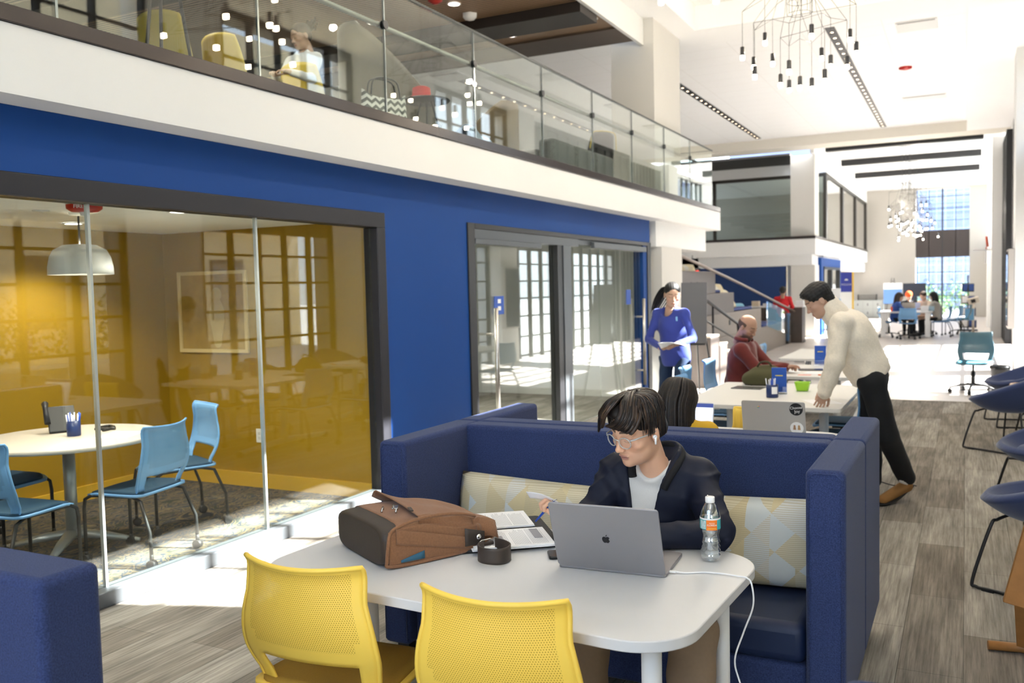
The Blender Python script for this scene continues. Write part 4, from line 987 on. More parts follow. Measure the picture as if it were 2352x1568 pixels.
o = obj('print_figure', bm, pm('print_light', (0.50, 0.36, 0.12)), t); o.rotation_euler = (PI/2, 0, 0); o.location = (0.05, -0.0095, 0.50)
def outlet(loc, rz, label):
    t = thing('power_outlet', label, 'outlet', loc, rz)
    bm = B(); box(bm, -0.036, 0.036, -0.006, 0, -0.058, 0.058); obj('cover_plate', bm, pm('outlet_white', (0.75, 0.74, 0.7)), t, bevel=0.002)
    for z in (-0.02, 0.02):
        bm = B(); box(bm, -0.014, 0.014, -0.008, -0.006, z-0.013, z+0.013); obj('socket', bm, pm('outlet_socket', (0.55, 0.54, 0.5)), t)
outlet((-5.32, 5.74, 0.44), 0, 'white wall outlet low on the ochre end wall of the meeting room')
outlet((-6.1, 8.9, 0.42), PI/2, 'white wall outlet low on the pale wall behind the sliding door')
bm = B(); box(bm, 0, 0.01, -0.05, 0.05, -0.06, 0.06); o = tag(obj('light_switch', bm, pm('outlet_white', (0.75, 0.74, 0.7))), 'white wall switch on the pale wall behind the sliding door', 'switch'); o.location = (-6.1, 8.98, 1.12)
# notices taped to the pale wall
def notice(loc, rz, w, h, m, label, extra=None):
    t = thing('notice', label, 'notice', loc, rz)
    bm = B(); box(bm, -w/2, w/2, -0.004, 0, 0, h); obj('sheet', bm, m, t)
    return t
NW = pm('notice_white', (0.72, 0.73, 0.70)); NB = pm('notice_blue', (0.03, 0.25, 0.45)); NK = pm('notice_dark', (0.03, 0.05, 0.10))
t = notice((-6.09, 9.02, 1.36), PI/2, 0.36, 0.20, NB, 'teal and red round badge notice on the pale wall behind the sliding door')
bm = B(); 
for a, c in ((-0.15, 0.03), (0.12, 0.03)): box(bm, a, c+a+0.03, -0.007, -0.0045, 0.14, 0.20)
obj('red_corner', bm, pm('notice_red', (0.6, 0.05, 0.03)), t)
bm = B(); box(bm, -0.10, 0.10, -0.007, -0.0045, 0.03, 0.06); obj('print_lines', bm, NW, t)
notice((-6.09, 9.02, 1.0), PI/2, 0.30, 0.34, NW, 'white notice hanging below the teal badge on the pale wall')
t = notice((-6.09, 8.35, 1.22), PI/2, 0.22, 0.38, NK, 'dark notice with a pale disc on the wall behind the left sliding door')
bm = B(); prism(bm, [(0.08*math.cos(a), 0.08*math.sin(a)) for a in np.linspace(0, 2*PI, 20, endpoint=False)], 0, 0.003)
o = obj('disc', bm, NW, t); o.rotation_euler = (PI/2, 0, 0); o.location = (0, -0.004, 0.17)

# ---------------------------------------------------------------- balcony balustrade
RG = glass_mat('balustrade_glass', (0.92, 0.955, 0.935), 1.25)
ys = [-4.0, -2.57, -1.2, 0.17, 1.54, 2.91, 4.286, 5.632, 6.991, 8.41, 9.79, 11.16, 12.55, 13.90, 15.27]
t = thing('glass_balustrade', 'long glass balustrade along the upper floor edge above the blue wall', 'balustrade', (0, 0, 0))
for a, c in zip(ys, ys[1:]):
    bm = B(); box(bm, -3.866, -3.854, a+0.008, c-0.008, 2.952, 3.872); obj('glass_panel', bm, RG, t)
bm = B(); box(bm, -12, -3.866, 15.262, 15.272, 2.952, 3.872); obj('glass_panel', bm, RG, t)
bm = B(); box(bm, -3.872, -3.848, -4, 15.28, 3.873, 3.892); box(bm, -12, -3.872, 15.256, 15.28, 3.873, 3.892); obj('top_rail', bm, pm('dark_steel', (0.06, 0.065, 0.065), rough=0.35, metal=0.6), t)
bm = B(); tube(bm, [(-3.93, -4, 3.62), (-3.93, 15.1, 3.62), (-4.0, 15.19, 3.62), (-8, 15.19, 3.62)], 0.019, 12); obj('handrail', bm, pm('grey_steel', (0.30, 0.31, 0.29), rough=0.35, metal=0.6), t)
for y in ys[2:-1]:
    bm = B(); cyl(bm, (-3.848, y, 3.60), (-3.838, y, 3.60), 0.032, n=20); cyl(bm, (-3.88, y, 3.60), (-3.866, y, 3.60), 0.032, n=20)
    tube(bm, chain([(-3.88, y, 3.60), (-3.91, y-0.01, 3.60), (-3.93, y-0.012, 3.615)]), 0.006, 8); obj('bracket', bm, BLACKM, t)
    bm = B(); box(bm, -3.868, -3.852, y-0.007, y+0.007, 2.952, 3.873); obj('joint_strip', bm, pm('joint_grey', (0.25, 0.28, 0.28), rough=0.2, metal=0.7), t)

# ---------------------------------------------------------------- upper floor furniture
UF = 2.931
YSH = pm('yellow_shell', (0.62, 0.46, 0.06), rough=0.45); GF = pm('grey_lounge_felt', (0.24, 0.225, 0.19), rough=0.95, sheen=0.3)
def shell_chair(loc, rz, label, m, group=None, inner=None):
    t = thing('shell_chair', label, 'chair', loc, rz, group)
    bm = B()
    def f(u, v):
        U = 2*u-1; w = 0.24*(0.86+0.14*math.sin(PI*v))
        if v < 0.5: k = v/0.5; p = (U*w, 0.22-0.42*k, 0.45-0.02*math.sin(PI*k)+0.015*U*U)
        else: k = (v-0.5)/0.5; p = (U*w*(1-0.06*k**3), -0.20-0.09*k+0.05*U*U, 0.45+0.40*k-0.03*(abs(U)**3)*(k**4))
        return p
    gridsurf(bm, f, 14, 20); obj('shell', bm, m, t, solid=0.012)
    for s in (-1, 1):
        for a in (-1, 1): bm = B(); cyl(bm, (s*0.12, a*0.1, 0.43), (s*0.21, a*0.21, 0), 0.012, n=8); obj('leg', bm, BLACKM, t)
    return t
for loc, rz, l in (((-5.5, 5.22, UF), 0.15, 'mustard shell chair on the upper floor beside the black high table'), ((-5.52, 5.90, UF), -0.05, 'mustard shell chair in the middle of the upper floor row'), ((-5.62, 6.98, UF), 0.1, 'mustard shell chair under the seated woman with hair bun')):
    shell_chair(loc, rz, l, YSH, 'mustard shell chairs on the upper floor')
t = thing('high_table', 'black round high table on thin legs at the upper left of the balcony', 'table', (-5.35, 4.72+0.45, UF))
t.location = (-5.0, 4.62, UF)
bm = B(); lathe(bm, [(0.001, 0.98), (0.28, 0.98), (0.29, 0.99), (0.28, 1.0), (0.001, 1.0)], n=32, cap=False); obj('tabletop', bm, BLACKM, t)
for k in range(3):
    a = 0.5+k*2*PI/3; bm = B(); cyl(bm, (0.08*math.cos(a), 0.08*math.sin(a), 0.98), (0.22*math.cos(a), 0.22*math.sin(a), 0), 0.012, n=8); obj('leg', bm, BLACKM, t)
# high-back lounge pod
def pod(loc, rz, label, W_, D_, H_, m, seat_h=0.42, wing=0.45, slope=0.5, name='lounge_pod'):
    t = thing(name, label, 'lounge chair', loc, rz)
    bm = B()
    def f(u, v):
        s = 2*u-1; a = s*PI*0.5
        # plan: rounded U open towards +y
        x = W_/2*math.sin(a)*1.0 if abs(s) < 0.55 else math.copysign(W_/2, s)
        if abs(s) < 0.55: x = W_/2*math.sin(PI/2*s/0.55); y = -D_/2*(0.4+0.6*math.cos(PI/2*s/0.55))
        else: k = (abs(s)-0.55)/0.45; y = -D_/2*0.4+(D_*wing+D_*0.2)*k
        k = max((abs(s)-0.5)/0.5, 0)
        top = H_-(H_-seat_h-0.12)*(k**1.3)*slope*1.6 if k > 0 else H_
        z = 0.14+(top-0.14)*v
        return (x*(1-0.10*(1-v)), y, z)
    gridsurf(bm, f, 40, 14); obj('shell', bm, m, t, solid=0.05, off=0)
    bm = B(); box(bm, -W_/2+0.07, W_/2-0.07, -D_/2+0.08, D_/2, 0.2, seat_h); obj('seat_cushion', bm, m, t, bevel=0.05, seg=4)
    for s in (-1, 1):
        for a in (-1, 1): bm = B(); cyl(bm, (s*W_*0.35, a*D_*0.3, 0.2), (s*W_*0.4, a*D_*0.36, 0), 0.014, n=8); obj('leg', bm, BLACKM, t)
    return t
pod((-5.45, 8.0, UF), math.radians(-62), 'tall grey high-back lounge pod behind the balcony glass', 1.25, 0.95, 1.36, GF, wing=0.55, slope=0.62)
pod((-5.5, 10.25, UF), math.radians(118), 'low olive lounge chair with a curved back behind the balcony glass', 0.85, 0.8, 1.02, pm('olive_felt', (0.20, 0.15, 0.09), rough=0.9), wing=0.5, slope=0.75)
t = thing('sofa', 'long black and white tweed sofa along the balcony rail', 'sofa', (-4.55, 10.6, UF), PI/2)
TW = nodemat('tweed', lambda nt, b, N, L: [(lambda n, r: (n.inputs['Scale'].__setattr__('default_value', 90), setattr(r.color_ramp.elements[0], 'color', (0.02, 0.022, 0.025, 1)), setattr(r.color_ramp.elements[1], 'color', (0.35, 0.36, 0.36, 1)), setattr(r.color_ramp.elements[0], 'position', 0.42), setattr(r.color_ramp.elements[1], 'position', 0.6), L(n.outputs[0], r.inputs[0]), L(r.outputs[0], b.inputs['Base Color'])))(N('TexNoise'), N('ValToRGB'))])
for i in range(3):
    bm = B(); box(bm, -1.0+i*0.68, -0.34+i*0.68, -0.28, -0.08, 0.12, 0.44); obj('back_section', bm, TW, t, bevel=0.05, seg=4)
bm = B(); box(bm, -1.0, 1.02, -0.07, 0.35, 0.12, 0.33); obj('seat', bm, TW, t, bevel=0.04, seg=3)
for x in (-0.9, 0.9):
    for y in (-0.2, 0.3): bm = B(); cyl(bm, (x, y, 0), (x, y, 0.125), 0.02, n=10); obj('leg', bm, BLACKM, t)
t = shell_chair((-4.75, 12.05, UF), math.radians(60), 'black shell chair with a mustard inner edge beside the front column', pm('black_shell', (0.018, 0.018, 0.018), rough=0.35))
bm = B(); tube(bm, chain([(-0.235, -0.24, 0.62), (-0.20, -0.262, 0.82), (-0.1, -0.278, 0.855), (0.1, -0.278, 0.855), (0.20, -0.262, 0.82), (0.235, -0.24, 0.62)]), 0.008, 8); obj('edge_trim', bm, YSH, t)
# side table with red hat, chevron bag
t = thing('side_table', 'black round side table between the lounge pods upstairs', 'table', (-4.62, 7.42, UF))
bm = B(); lathe(bm, [(0.001, 0.50), (0.22, 0.50), (0.23, 0.51), (0.22, 0.52), (0.001, 0.52)], n=32, cap=False); obj('tabletop', bm, BLACKM, t)
for k in range(3):
    a = k*2*PI/3; bm = B(); cyl(bm, (0.06*math.cos(a), 0.06*math.sin(a), 0.50), (0.2*math.cos(a), 0.2*math.sin(a), 0), 0.01, n=8); obj('leg', bm, BLACKM, t)
t = thing('hat', 'red knitted hat resting on the black side table upstairs', 'hat', (-4.66, 7.40, UF+0.521))
bm = B(); lathe(bm, [(0.12, 0), (0.125, 0.02), (0.09, 0.04), (0.085, 0.11), (0.05, 0.125), (0.001, 0.12)], n=24, cap=False); obj('crown', bm, pm('hat_red', (0.55, 0.03, 0.03), rough=0.9), t)
def chev(nt, b, N, L):
    tc = N('TexCoord'); sx = N('SeparateXYZ'); L(tc.outputs['Object'], sx.inputs[0])
    def mth(op, a, c=None):
        n = N('Math'); n.operation = op
        for i, v in enumerate((a, c)):
            if v is None: continue
            if isinstance(v, (int, float)): n.inputs[i].default_value = v
            else: L(v, n.inputs[i])
        return n.outputs[0]
    zig = mth('ABSOLUTE', mth('SUBTRACT', mth('FRACT', mth('MULTIPLY', sx.outputs[0], 13.0)), 0.5))
    s = mth('FRACT', mth('ADD', mth('MULTIPLY', sx.outputs[2], 17.0), zig)); r = N('ValToRGB'); r.color_ramp.interpolation = 'CONSTANT'
    r.color_ramp.elements[0].color = (0.08, 0.09, 0.09, 1); r.color_ramp.elements[1].color = (0.8, 0.8, 0.78, 1); r.color_ramp.elements[1].position = 0.5
    L(s, r.inputs[0]); L(r.outputs[0], b.inputs['Base Color'])
t = thing('tote_bag', 'grey and white chevron tote bag on the upper floor by the rail', 'bag', (-4.42, 6.42, UF), math.radians(70))
bm = B(); 
def ff(u, v):
    a = 2*PI*u; return (0.24*math.copysign(abs(math.cos(a))**0.5, math.cos(a))*(1-0.08*v), 0.07*math.sin(a)*(1-0.4*v), 0.36*v-0.0+0.03*v*math.cos(2*a))
gridsurf(bm, ff, 32, 8); obj('body', bm, nodemat('chevron_print', chev), t)
for y in (-0.03, 0.03):
    bm = B(); tube(bm, chain([(-0.15, y, 0.33), (-0.12, y, 0.47), (0, y, 0.50), (0.12, y, 0.47), (0.15, y, 0.33)]), 0.008, 8); obj('bag_handle', bm, BLACKM, t)
t = thing('jacket', 'blue and white jacket dropped over a grey ottoman upstairs', 'jacket', (-4.42, 7.85, UF))
bm = B(); gridsurf(bm, lambda u, v: (-0.12+0.34*u, -0.2+0.4*v, 0.30*math.sin(PI*u)**0.5*(0.8+0.2*math.sin(6*v))+0.02), 12, 12); obj('cloth', bm, pm('jacket_blue', (0.35, 0.42, 0.55), rough=0.9), t, solid=0.01)
for loc, l in (((-5.503, 9.526, 5.058), 'downlight by the red smoke alarm in the dark slat ceiling'), ((-5.476, 10.989, 5.027), 'downlight in the dark ceiling beyond the wide beam, left of the column'), ((-4.3, 10.95, 5.058), 'downlight at the right tip of the dark slat ceiling'), ((-6.771, 9.654, 5.058), 'downlight above the tall grey lounge pod'), ((-6.784, 11.0, 5.058), 'downlight near the back end of the dark slat ceiling')):
    downlight(loc, l, 0.085, None, 12)
bm = B(); lathe(bm, [(0.10, 0), (0.10, -0.03), (0.06, -0.07), (0.001, -0.075)], n=6, cap=False); o = tag(obj('smoke_detector', bm, pm('ring_white', (0.8, 0.8, 0.8))), 'white faceted smoke detector on the dark slat ceiling', 'detector'); o.location = (-5.539, 9.972, 5.058)
bm = B(); lathe(bm, [(0.09, 0), (0.085, -0.03), (0.03, -0.06), (0.001, -0.065)], n=20, cap=False); o = tag(obj('fire_alarm', bm, pm('alarm_red', (0.42, 0.02, 0.015))), 'red fire alarm on the dark slat ceiling at the top edge of the photo', 'alarm'); o.location = (-5.6, 9.25, 5.058)

# ---------------------------------------------------------------- main ceiling: slot tracks, vents, alarms
def track(x, y0, y1, z, label, n):
    t = thing('slot_light', label, 'ceiling light', (x, y0, z))
    bm = B(); box(bm, -0.075, 0.075, 0, y1-y0, -0.012, -0.001); obj('slot', bm, BLACKM, t)
    for k in range(n):
        y = (k+0.5)*(y1-y0)/n
        bm = B(); lathe(bm, [(0.001, -0.016), (0.027, -0.016)], c=(0, y, 0), n=14, cap=False); obj('lamp_lens', bm, pm('warm_lens', (1, 1, 1), emit=(1, 0.75, 0.5), estr=3), t)
track(-5.2, 17.7, 25.8, 5.66, 'black slot light in the white ceiling above the balcony end', 22)
track(-1.96, 15.0, 25.8, 5.66, 'black slot light running beside the main chandelier', 28)
track(-8.7, 15.2, 24.6, 5.66, 'black slot light seen through the balustrade glass', 18)
def vent(loc, w, d, label):
    t = thing('air_vent', label, 'vent', loc)
    bm = B(); box(bm, -w/2, w/2, -d/2, d/2, -0.02, -0.001); obj('grille_frame', bm, pm('vent_white', (0.72, 0.72, 0.70)), t)
    bm = B(); box(bm, -w/2+.03, w/2-.03, -d/2, -d/2+0.05, -0.024, -0.02); obj('slot_opening', bm, pm('vent_dark', (0.25, 0.25, 0.24)), t)
vent((-0.72, 15.9, 5.66), 0.6, 0.6, 'white ceiling vent at the upper right of the tray ceiling')
vent((-0.85, 22.2, 5.66), 0.9, 0.5, 'white ceiling vent near the far right of the tray ceiling')
vent((-6.9, 19.2, 5.66), 0.6, 0.6, 'white ceiling vent left of the slot light behind the front column')
vent((-8.7, 15.0-1.0+0.9, 5.66), 0.6, 0.6, 'white ceiling vent above the balustrade beside the column')
bm = B(); lathe(bm, [(0.12, 0), (0.115, -0.03), (0.05, -0.05), (0.001, -0.055)], n=20, cap=False); o = tag(obj('fire_alarm', bm, pm('alarm_red', (0.42, 0.02, 0.015))), 'small red alarm disc in the white tray ceiling right of the slot light', 'alarm'); o.location = (-1.05, 18.9, 5.659)

# ---------------------------------------------------------------- chandeliers
CHB = pm('lamp_head_black', (0.02, 0.02, 0.025), rough=0.35); WIRE = pm('thin_wire', (0.03, 0.03, 0.03), rough=0.5)
lamps = [(-2.18, 4.14), (-1.94, 4.26), (-1.46, 4.27), (-1.08, 4.17), (-1.02, 4.03), (-2.06, 4.02), (-2.05, 3.92), (-1.86, 4.03), (-1.69, 3.93), (-1.36, 4.02), (-1.27, 3.93), (-1.11, 3.90), (-1.78, 3.80), (-1.69, 3.73), (-1.58, 3.75), (-1.46, 3.72), (-1.33, 3.79)]
def chandelier(loc, label, spots, scale=1.0, top=5.72, glow=28, simple=False, group=None):
    t = thing('chandelier', label, 'chandelier', loc, 0, group)
    cz = loc[2]; rnd = random.Random(4)
    H_ = top-cz
    bm = B(); lathe(bm, [(0.001, H_), (0.20, H_), (0.20, H_-0.03), (0.001, H_-0.03)], n=28, cap=False); obj('ceiling_rose', bm, CHB, t)
    bw = B(); wr = 0.0021 if not simple else 0.003
    hub = 0.55
    for k in range(8):
        a = k*PI/4
        cyl(bw, (0.13*math.cos(a), 0.13*math.sin(a), H_), (0.13*math.cos(a), 0.13*math.sin(a), hub), wr, n=4)
    for z in (hub, hub+0.12, hub+0.3):
        tube(bw, [(0.13*math.cos(k*PI/4), 0.13*math.sin(k*PI/4), z) for k in range(9)], wr, 4)
    prev = None
    for i, (dx, dy, dz) in enumerate(spots):
        zt = dz+0.42
        cyl(bw, (dx, dy, dz+0.05), (dx, dy, zt), wr, n=4)
        k = (i*3) % 8; a = k*PI/4
        cyl(bw, (dx, dy, zt), (dx*0.5+0.05*math.cos(a), dy*0.5+0.05*math.sin(a), zt+0.28), wr, n=4)
        cyl(bw, (dx*0.5+0.05*math.cos(a), dy*0.5+0.05*math.sin(a), zt+0.28), (0.13*math.cos(a), 0.13*math.sin(a), hub+0.3), wr, n=4)
        if prev: cyl(bw, prev, (dx, dy, zt), wr, n=4)
        prev = (dx, dy, zt)
    obj('wire_frame', bw, WIRE, t)
    BULB = pm('bulb_glow%d' % glow, (1, 1, 1), emit=(1, 0.85, 0.62), estr=glow)
    for dx, dy, dz in spots:
        bm = B(); lathe(bm, [(0.001, 0.052), (0.018, 0.05), (0.0225, 0.044), (0.0225, -0.045)], c=(dx, dy, dz), n=16, cap=False); o = obj('lamp_head', bm, CHB, t)
        bm = B(); lathe(bm, [(0.022, -0.045), (0.022, -0.085), (0.018, -0.09), (0.001, -0.09)], c=(dx, dy, dz), n=16, cap=False); obj('bulb', bm, BULB, o)
    return t
rnd = random.Random(11)
spA = []
for i, (x, z) in enumerate(lamps):
    dx = x+1.58; r = 0.62; dy = math.sqrt(max(r*r-dx*dx, 0.0))*(1 if i % 2 else -1)*rnd.uniform(0.3, 1)
    # keep the lamp on its sight line while it moves round the ring
    f = (10+dy)/10.0; spA.append((x*f+1.58, dy, 1.63+(z-1.63)*f-3.9))
CA = chandelier((-1.58, 10.0, 3.9), 'black wire chandelier with hanging cylinder lamps in the near ceiling tray', spA)
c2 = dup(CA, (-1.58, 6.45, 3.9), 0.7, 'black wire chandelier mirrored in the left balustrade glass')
rnd = random.Random(5)
spB = [(0.75*math.cos(a)*q, 0.75*math.sin(a)*q, rnd.uniform(-0.42, 0.3)) for a, q in ((rnd.uniform(0, 2*PI), rnd.uniform(0.15, 1)) for _ in range(20))]
CB = chandelier((-1.56, 28.4, 3.55), 'nearest of the three glowing wire chandeliers by the far window', spB, top=5.49, glow=20, simple=True, group='chandeliers in the far hall')
dup(CB, (-1.57, 32.2, 3.55), 1.1, 'middle of the three glowing wire chandeliers by the far window')
dup(CB, (-1.59, 36.0, 3.55), 2.3, 'farthest of the three glowing wire chandeliers by the far window')
# the rooms' own ceiling lights, plus added fill under the near tray
for x, y in ((-5.82, 4.44), (-4.57, 4.27), (-4.55, 3.0), (-5.8, 1.5), (-4.6, 0.8)): lamp('meeting_room_lamp', (x, y, 2.16), 55)
lamp('pendant_bulb', (-5.1, 3.93, 1.86), 6, 'POINT', (1, 0.86, 0.65), 0.05)
for y in (6.8, 8.2, 10.5): lamp('door_room_lamp', (-5.2, y, 2.45), 75)
for x, y in ((-5.5, 9.53), (-5.48, 10.99), (-6.77, 9.65), (-6.78, 11.0), (-5.5, 7.9), (-6.8, 7.9), (-5.5, 5.6), (-6.8, 5.6)): lamp('upper_lamp', (x, y, 5.02 if y != 10.99 else 5.0), 45)
for y in (5.5, 8, 11): lamp('ceiling_fill_light', (-1.58, y, 4.5), 35, 'POINT', (1, 0.9, 0.75), 0.03)  # added fill to brighten the near ceiling, set apart from the chandeliers
for y in (28.4, 32.2, 36.0): lamp('far_chandelier_light', (-1.57, y, 3.75), 55, 'POINT', (1, 0.92, 0.8), 0.03)
# ---------------------------------------------------------------- people
def vcol_mat(name, rough=0.55, sub=0.0, sheen=0, spec=0.35, bump=0, bscale=300):
    if name in MATS: return MATS[name]
    m = bpy.data.materials.new(name); nt, b = nodes_of(m)
    a = nt.nodes.new('ShaderNodeVertexColor'); a.layer_name = 'Col'
    nt.links.new(a.outputs[0], b.inputs['Base Color']); b.inputs['Roughness'].default_value = rough; b.inputs['Specular IOR Level'].default_value = spec
    if sub:
        b.inputs['Subsurface Weight'].default_value = sub; b.inputs['Subsurface Radius'].default_value = (1, .35, .2); b.inputs['Subsurface Scale'].default_value = 0.005
    if sheen: b.inputs['Sheen Weight'].default_value = sheen
    MATS[name] = m; return m
SKINM = vcol_mat('skin', 0.5, sub=0.12)
def merge_nets(name, parts, m, parent, smooth=1):
    """parts: list of (V, F, colours) joined as one mesh"""
    Vs, Fs, Cs, n = [], [], [], 0
    for V, F, C in parts:
        Vs.append(V); Fs.append(F+n); n += len(V)
        Cs.append(np.broadcast_to(np.array(C, float), (len(V), 3)) if np.ndim(C) == 1 else C)
    V = np.concatenate(Vs); F = np.concatenate(Fs); C = np.concatenate(Cs)
    me = bpy.data.meshes.new(name); me.vertices.add(len(V)); me.vertices.foreach_set('co', V.ravel())
    me.loops.add(len(F)*4); me.loops.foreach_set('vertex_index', F.ravel())
    me.polygons.add(len(F)); me.polygons.foreach_set('loop_start', np.arange(len(F))*4); me.polygons.foreach_set('loop_total', np.full(len(F), 4))
    me.polygons.foreach_set('use_smooth', np.ones(len(F), bool)); me.update(calc_edges=True)
    at = me.color_attributes.new('Col', 'FLOAT_COLOR', 'POINT'); at.data.foreach_set('color', np.c_[C, np.ones(len(C))].ravel())
    me.materials.append(m)
    o = bpy.data.objects.new(name, me); COL.objects.link(o)
    if smooth: s = o.modifiers.new('sm', 'SMOOTH'); s.factor = 0.5; s.iterations = smooth
    if parent: o.parent = parent
    return o
def basis(fwd, up=(0, 0, 1), roll=0.0):
    f = Vector(fwd).normalized(); u = Vector(up); u = (u-f*u.dot(f)).normalized(); r = f.cross(u)
    if roll: q = Matrix.Rotation(roll, 3, f); u = q@u; r = q@r
    return np.array([list(r), list(f), list(u)])      # rows: right, forward, up
def head_sdf(P, beard=0, open_=0, female=False):
    ax = np.abs(P[..., 0]); Q = np.stack([ax, P[..., 1], P[..., 2]], -1)
    d = d_ell(P, (0, -.012, .035), (.0765, .097, .083))
    d = s_min(d, d_ell(P, (0, .022, -.028), (.061, .066, .086)), .03)
    d = s_min(d, d_ell(P, (0, .034, -.080), (.043, .046, .036)), .03)
    d = s_min(d, d_ell(Q, (.033, .008, -.068), (.020, .042, .030)), .03)
    d = s_min(d, d_ell(P, (0, .073, -.099), (.018, .013, .013)), .02)
    d = s_min(d, d_ell(Q, (.045, .052, -.026), (.021, .024, .017)), .022)
    d = s_min(d, d_cap(Q, (.010, .084, .024), (.044, .070, .024), .008, .006), .018)
    d = s_max(d, -d_ell(Q, (.031, .104, .004), (.0185, .018, .0135)), .012)          # sockets
    d = s_min(d, d_cap(P, (0, .083, .012), (0, .104, -.030), .0065, .0095), .012)     # nose
    d = s_min(d, d_ell(P, (0, .106, -.034), (.0095, .0105, .0085)), .008)
    d = s_min(d, d_ell(Q, (.0115, .096, -.037), (.0075, .010, .0065)), .006)
    d = s_max(d, -d_ell(Q, (.006, .102, -.0445), (.0035, .005, .003)), .003)
    d = s_min(d, d_ell(Q, (.031, .0765, .003), (.0155, .0135, .0118)), .004)           # closed lids
    lip_u = d_ell(Q, (.007, .0850, -.0640), (.017, .010, .0045)); lip_l = d_ell(P, (0, .0840, -.0730), (.018, .0105, .0055))
    d = s_min(d, lip_u, .005); d = s_min(d, lip_l, .005)
    d = s_max(d, -d_cap(Q, (0, .100, -.0685), (.022, .088, -.0675), .0018, .001), .0025)
    ear = d_ell(Q, (.0785, -.010, -.008), (.0075, .019, .031)); ear = s_max(ear, -d_ell(Q, (.087, -.004, -.006), (.006, .010, .018)), .004)
    d = s_min(d, ear, .006)
    d = s_min(d, d_cap(P, (0, -.030, -.06), (0, -.048, -.20), .049 if not female else .043, .052 if not female else .045), .016)
    return d
def head_cols(V, skin, lip, brow, shade=None, stub=0.0, hairline=None, hc=None):
    C = np.tile(np.array(skin, float), (len(V), 1)); x, y, z = np.abs(V[:, 0]), V[:, 1], V[:, 2]
    def mix(mask, c, k=1.0):
        m = np.clip(mask, 0, 1)[:, None]*k; C[:] = C*(1-m)+np.array(c)*m
    if stub:
        m = np.clip((-.045-z)/.02, 0, 1)*np.clip((y+.0)/.02, 0, 1)*(z > -.125); mix(m, (0.03, 0.02, 0.016), stub)
        m = np.clip(1-np.abs(z+.052)/.007, 0, 1)*(x < .024)*(y > .07); mix(m, (0.03, 0.02, 0.016), stub)
    rosy = np.exp(-((x-.042)**2+(z+.03)**2)/.0004)*(y > .03); mix(rosy, (skin[0]*1.0, skin[1]*0.78, skin[2]*0.72), 0.5)
    lm = np.clip(1-(np.abs(z+.0685)-.006)/.003, 0, 1)*np.clip((.0215-x)/.004, 0, 1)*(y > .078); mix(lm, lip)
    mix(np.clip(1-np.abs(z+.0685)/.0012, 0, 1)*(x < .021)*(y > .078), (lip[0]*.35, lip[1]*.3, lip[2]*.3))
    bz = .0290+.10*x-1.6*x*x+.0; bm_ = np.clip(1-np.abs(z-bz)/.0052, 0, 1)*(x > .010)*(x < .052)*(y > .04); mix(bm_*1.5, brow, 0.9)
    # lash line and glimpse of the eye under the lids
    ex = (x-.031)/.014; lz = -.0035-.004*(1-ex**2)
    mix(np.clip(1-np.abs(z-lz)/.0020, 0, 1)*(np.abs(ex) < 1)*(y > .07), (.015, .01, .008))
    mix(np.clip(1-np.abs(z-.0085+.004*ex**2)/.0012, 0, 1)*(np.abs(ex) < 1)*(y > .07), (skin[0]*.6, skin[1]*.5, skin[2]*.45), .6)
    mix((np.sqrt((x-.006)**2+(z+.0445)**2) < .003)*(y > .09), (.08, .03, .02), .8)
    return C
def build_head(loc, R, skin, res=0.004, lip=None, brow=(0.02, 0.012, 0.008), stub=0.0, female=False, scale=1.0, neck_to=None):
    V, F = surf_net(lambda P: head_sdf(P, female=female), (-.095, -.125, -.21), (.095, .125, .13), res)
    C = head_cols(V, skin, lip or (skin[0]*.80, skin[1]*.48, skin[2]*.45), brow, stub=stub)
    return (V*scale)@R+np.array(loc), F, C
FING = ((-.032, .088, .062, .0078), (-.011, .094, .070, .0082), (.011, .091, .066, .0080), (.031, .082, .052, .0070))
def hand_sdf(P, curl, thumb, side):
    """wrist at origin, fingers along +y, palm faces -z, thumb on side*x ; curl in radians per joint"""
    Q = P*np.array([side, 1, 1])
    d = d_ell(Q, (0, .045, 0), (.038, .052, .0150)); d = s_min(d, d_cap(Q, (0, -.03, 0), (0, .02, 0), .024, .026), .02)
    d = s_min(d, d_ell(Q, (.020, .035, -.008), (.018, .030, .014)), .01)
    for (x, y, L, r), c in zip(FING, curl):
        p = np.array([-x, y-.008, 0.001]); a = 0.0; seg = (L*.5, L*.3, L*.24)
        for i, s in enumerate(seg):
            a -= c*(0.9 if i == 0 else 1.0); q = p+np.array([-x*0.02/.03*s*1.2*(0 if c > .8 else 1), math.cos(a)*s, math.sin(a)*s])
            d = s_min(d, d_cap(Q, p, q, r*(1-.06*i), r*(.95-.06*i)), .0045); p = q
    p0 = np.array([.026, .020, -.006]); p1 = p0+np.array([.026, .026, -.012]); t1 = p1+np.array(thumb[0])*.034; t2 = t1+np.array(thumb[1])*.028
    d = s_min(d, d_cap(Q, p0, p1, .014, .0115), .008); d = s_min(d, d_cap(Q, p1, t1, .0110, .0100), .004); d = s_min(d, d_cap(Q, t1, t2, .0098, .0085), .003)
    return d
def build_hand(wrist, fwd, up, skin, curl=(.3, .35, .4, .45), thumb=((.35, .85, -.3), (.1, .95, -.3)), side=1, res=.003, scale=1.0):
    V, F = surf_net(lambda P: hand_sdf(P, curl, thumb, side), (-.09, -.06, -.12), (.09, .20, .06), res)
    R = basis(fwd, up); C = np.tile(np.array(skin, float), (len(V), 1))
    return (V*scale)@R+np.array(wrist, float), F, C
def wr(P, amp, f=1.0, seed=0):
    x, y, z = P[..., 0], P[..., 1], P[..., 2]
    return amp*(np.sin(31*f*x+17*f*z+seed)*np.sin(23*f*z-13*f*y+2*seed)+0.6*np.sin(53*f*z+29*f*x-19*f*y+seed)+0.4*np.sin(71*f*y+37*f*z))
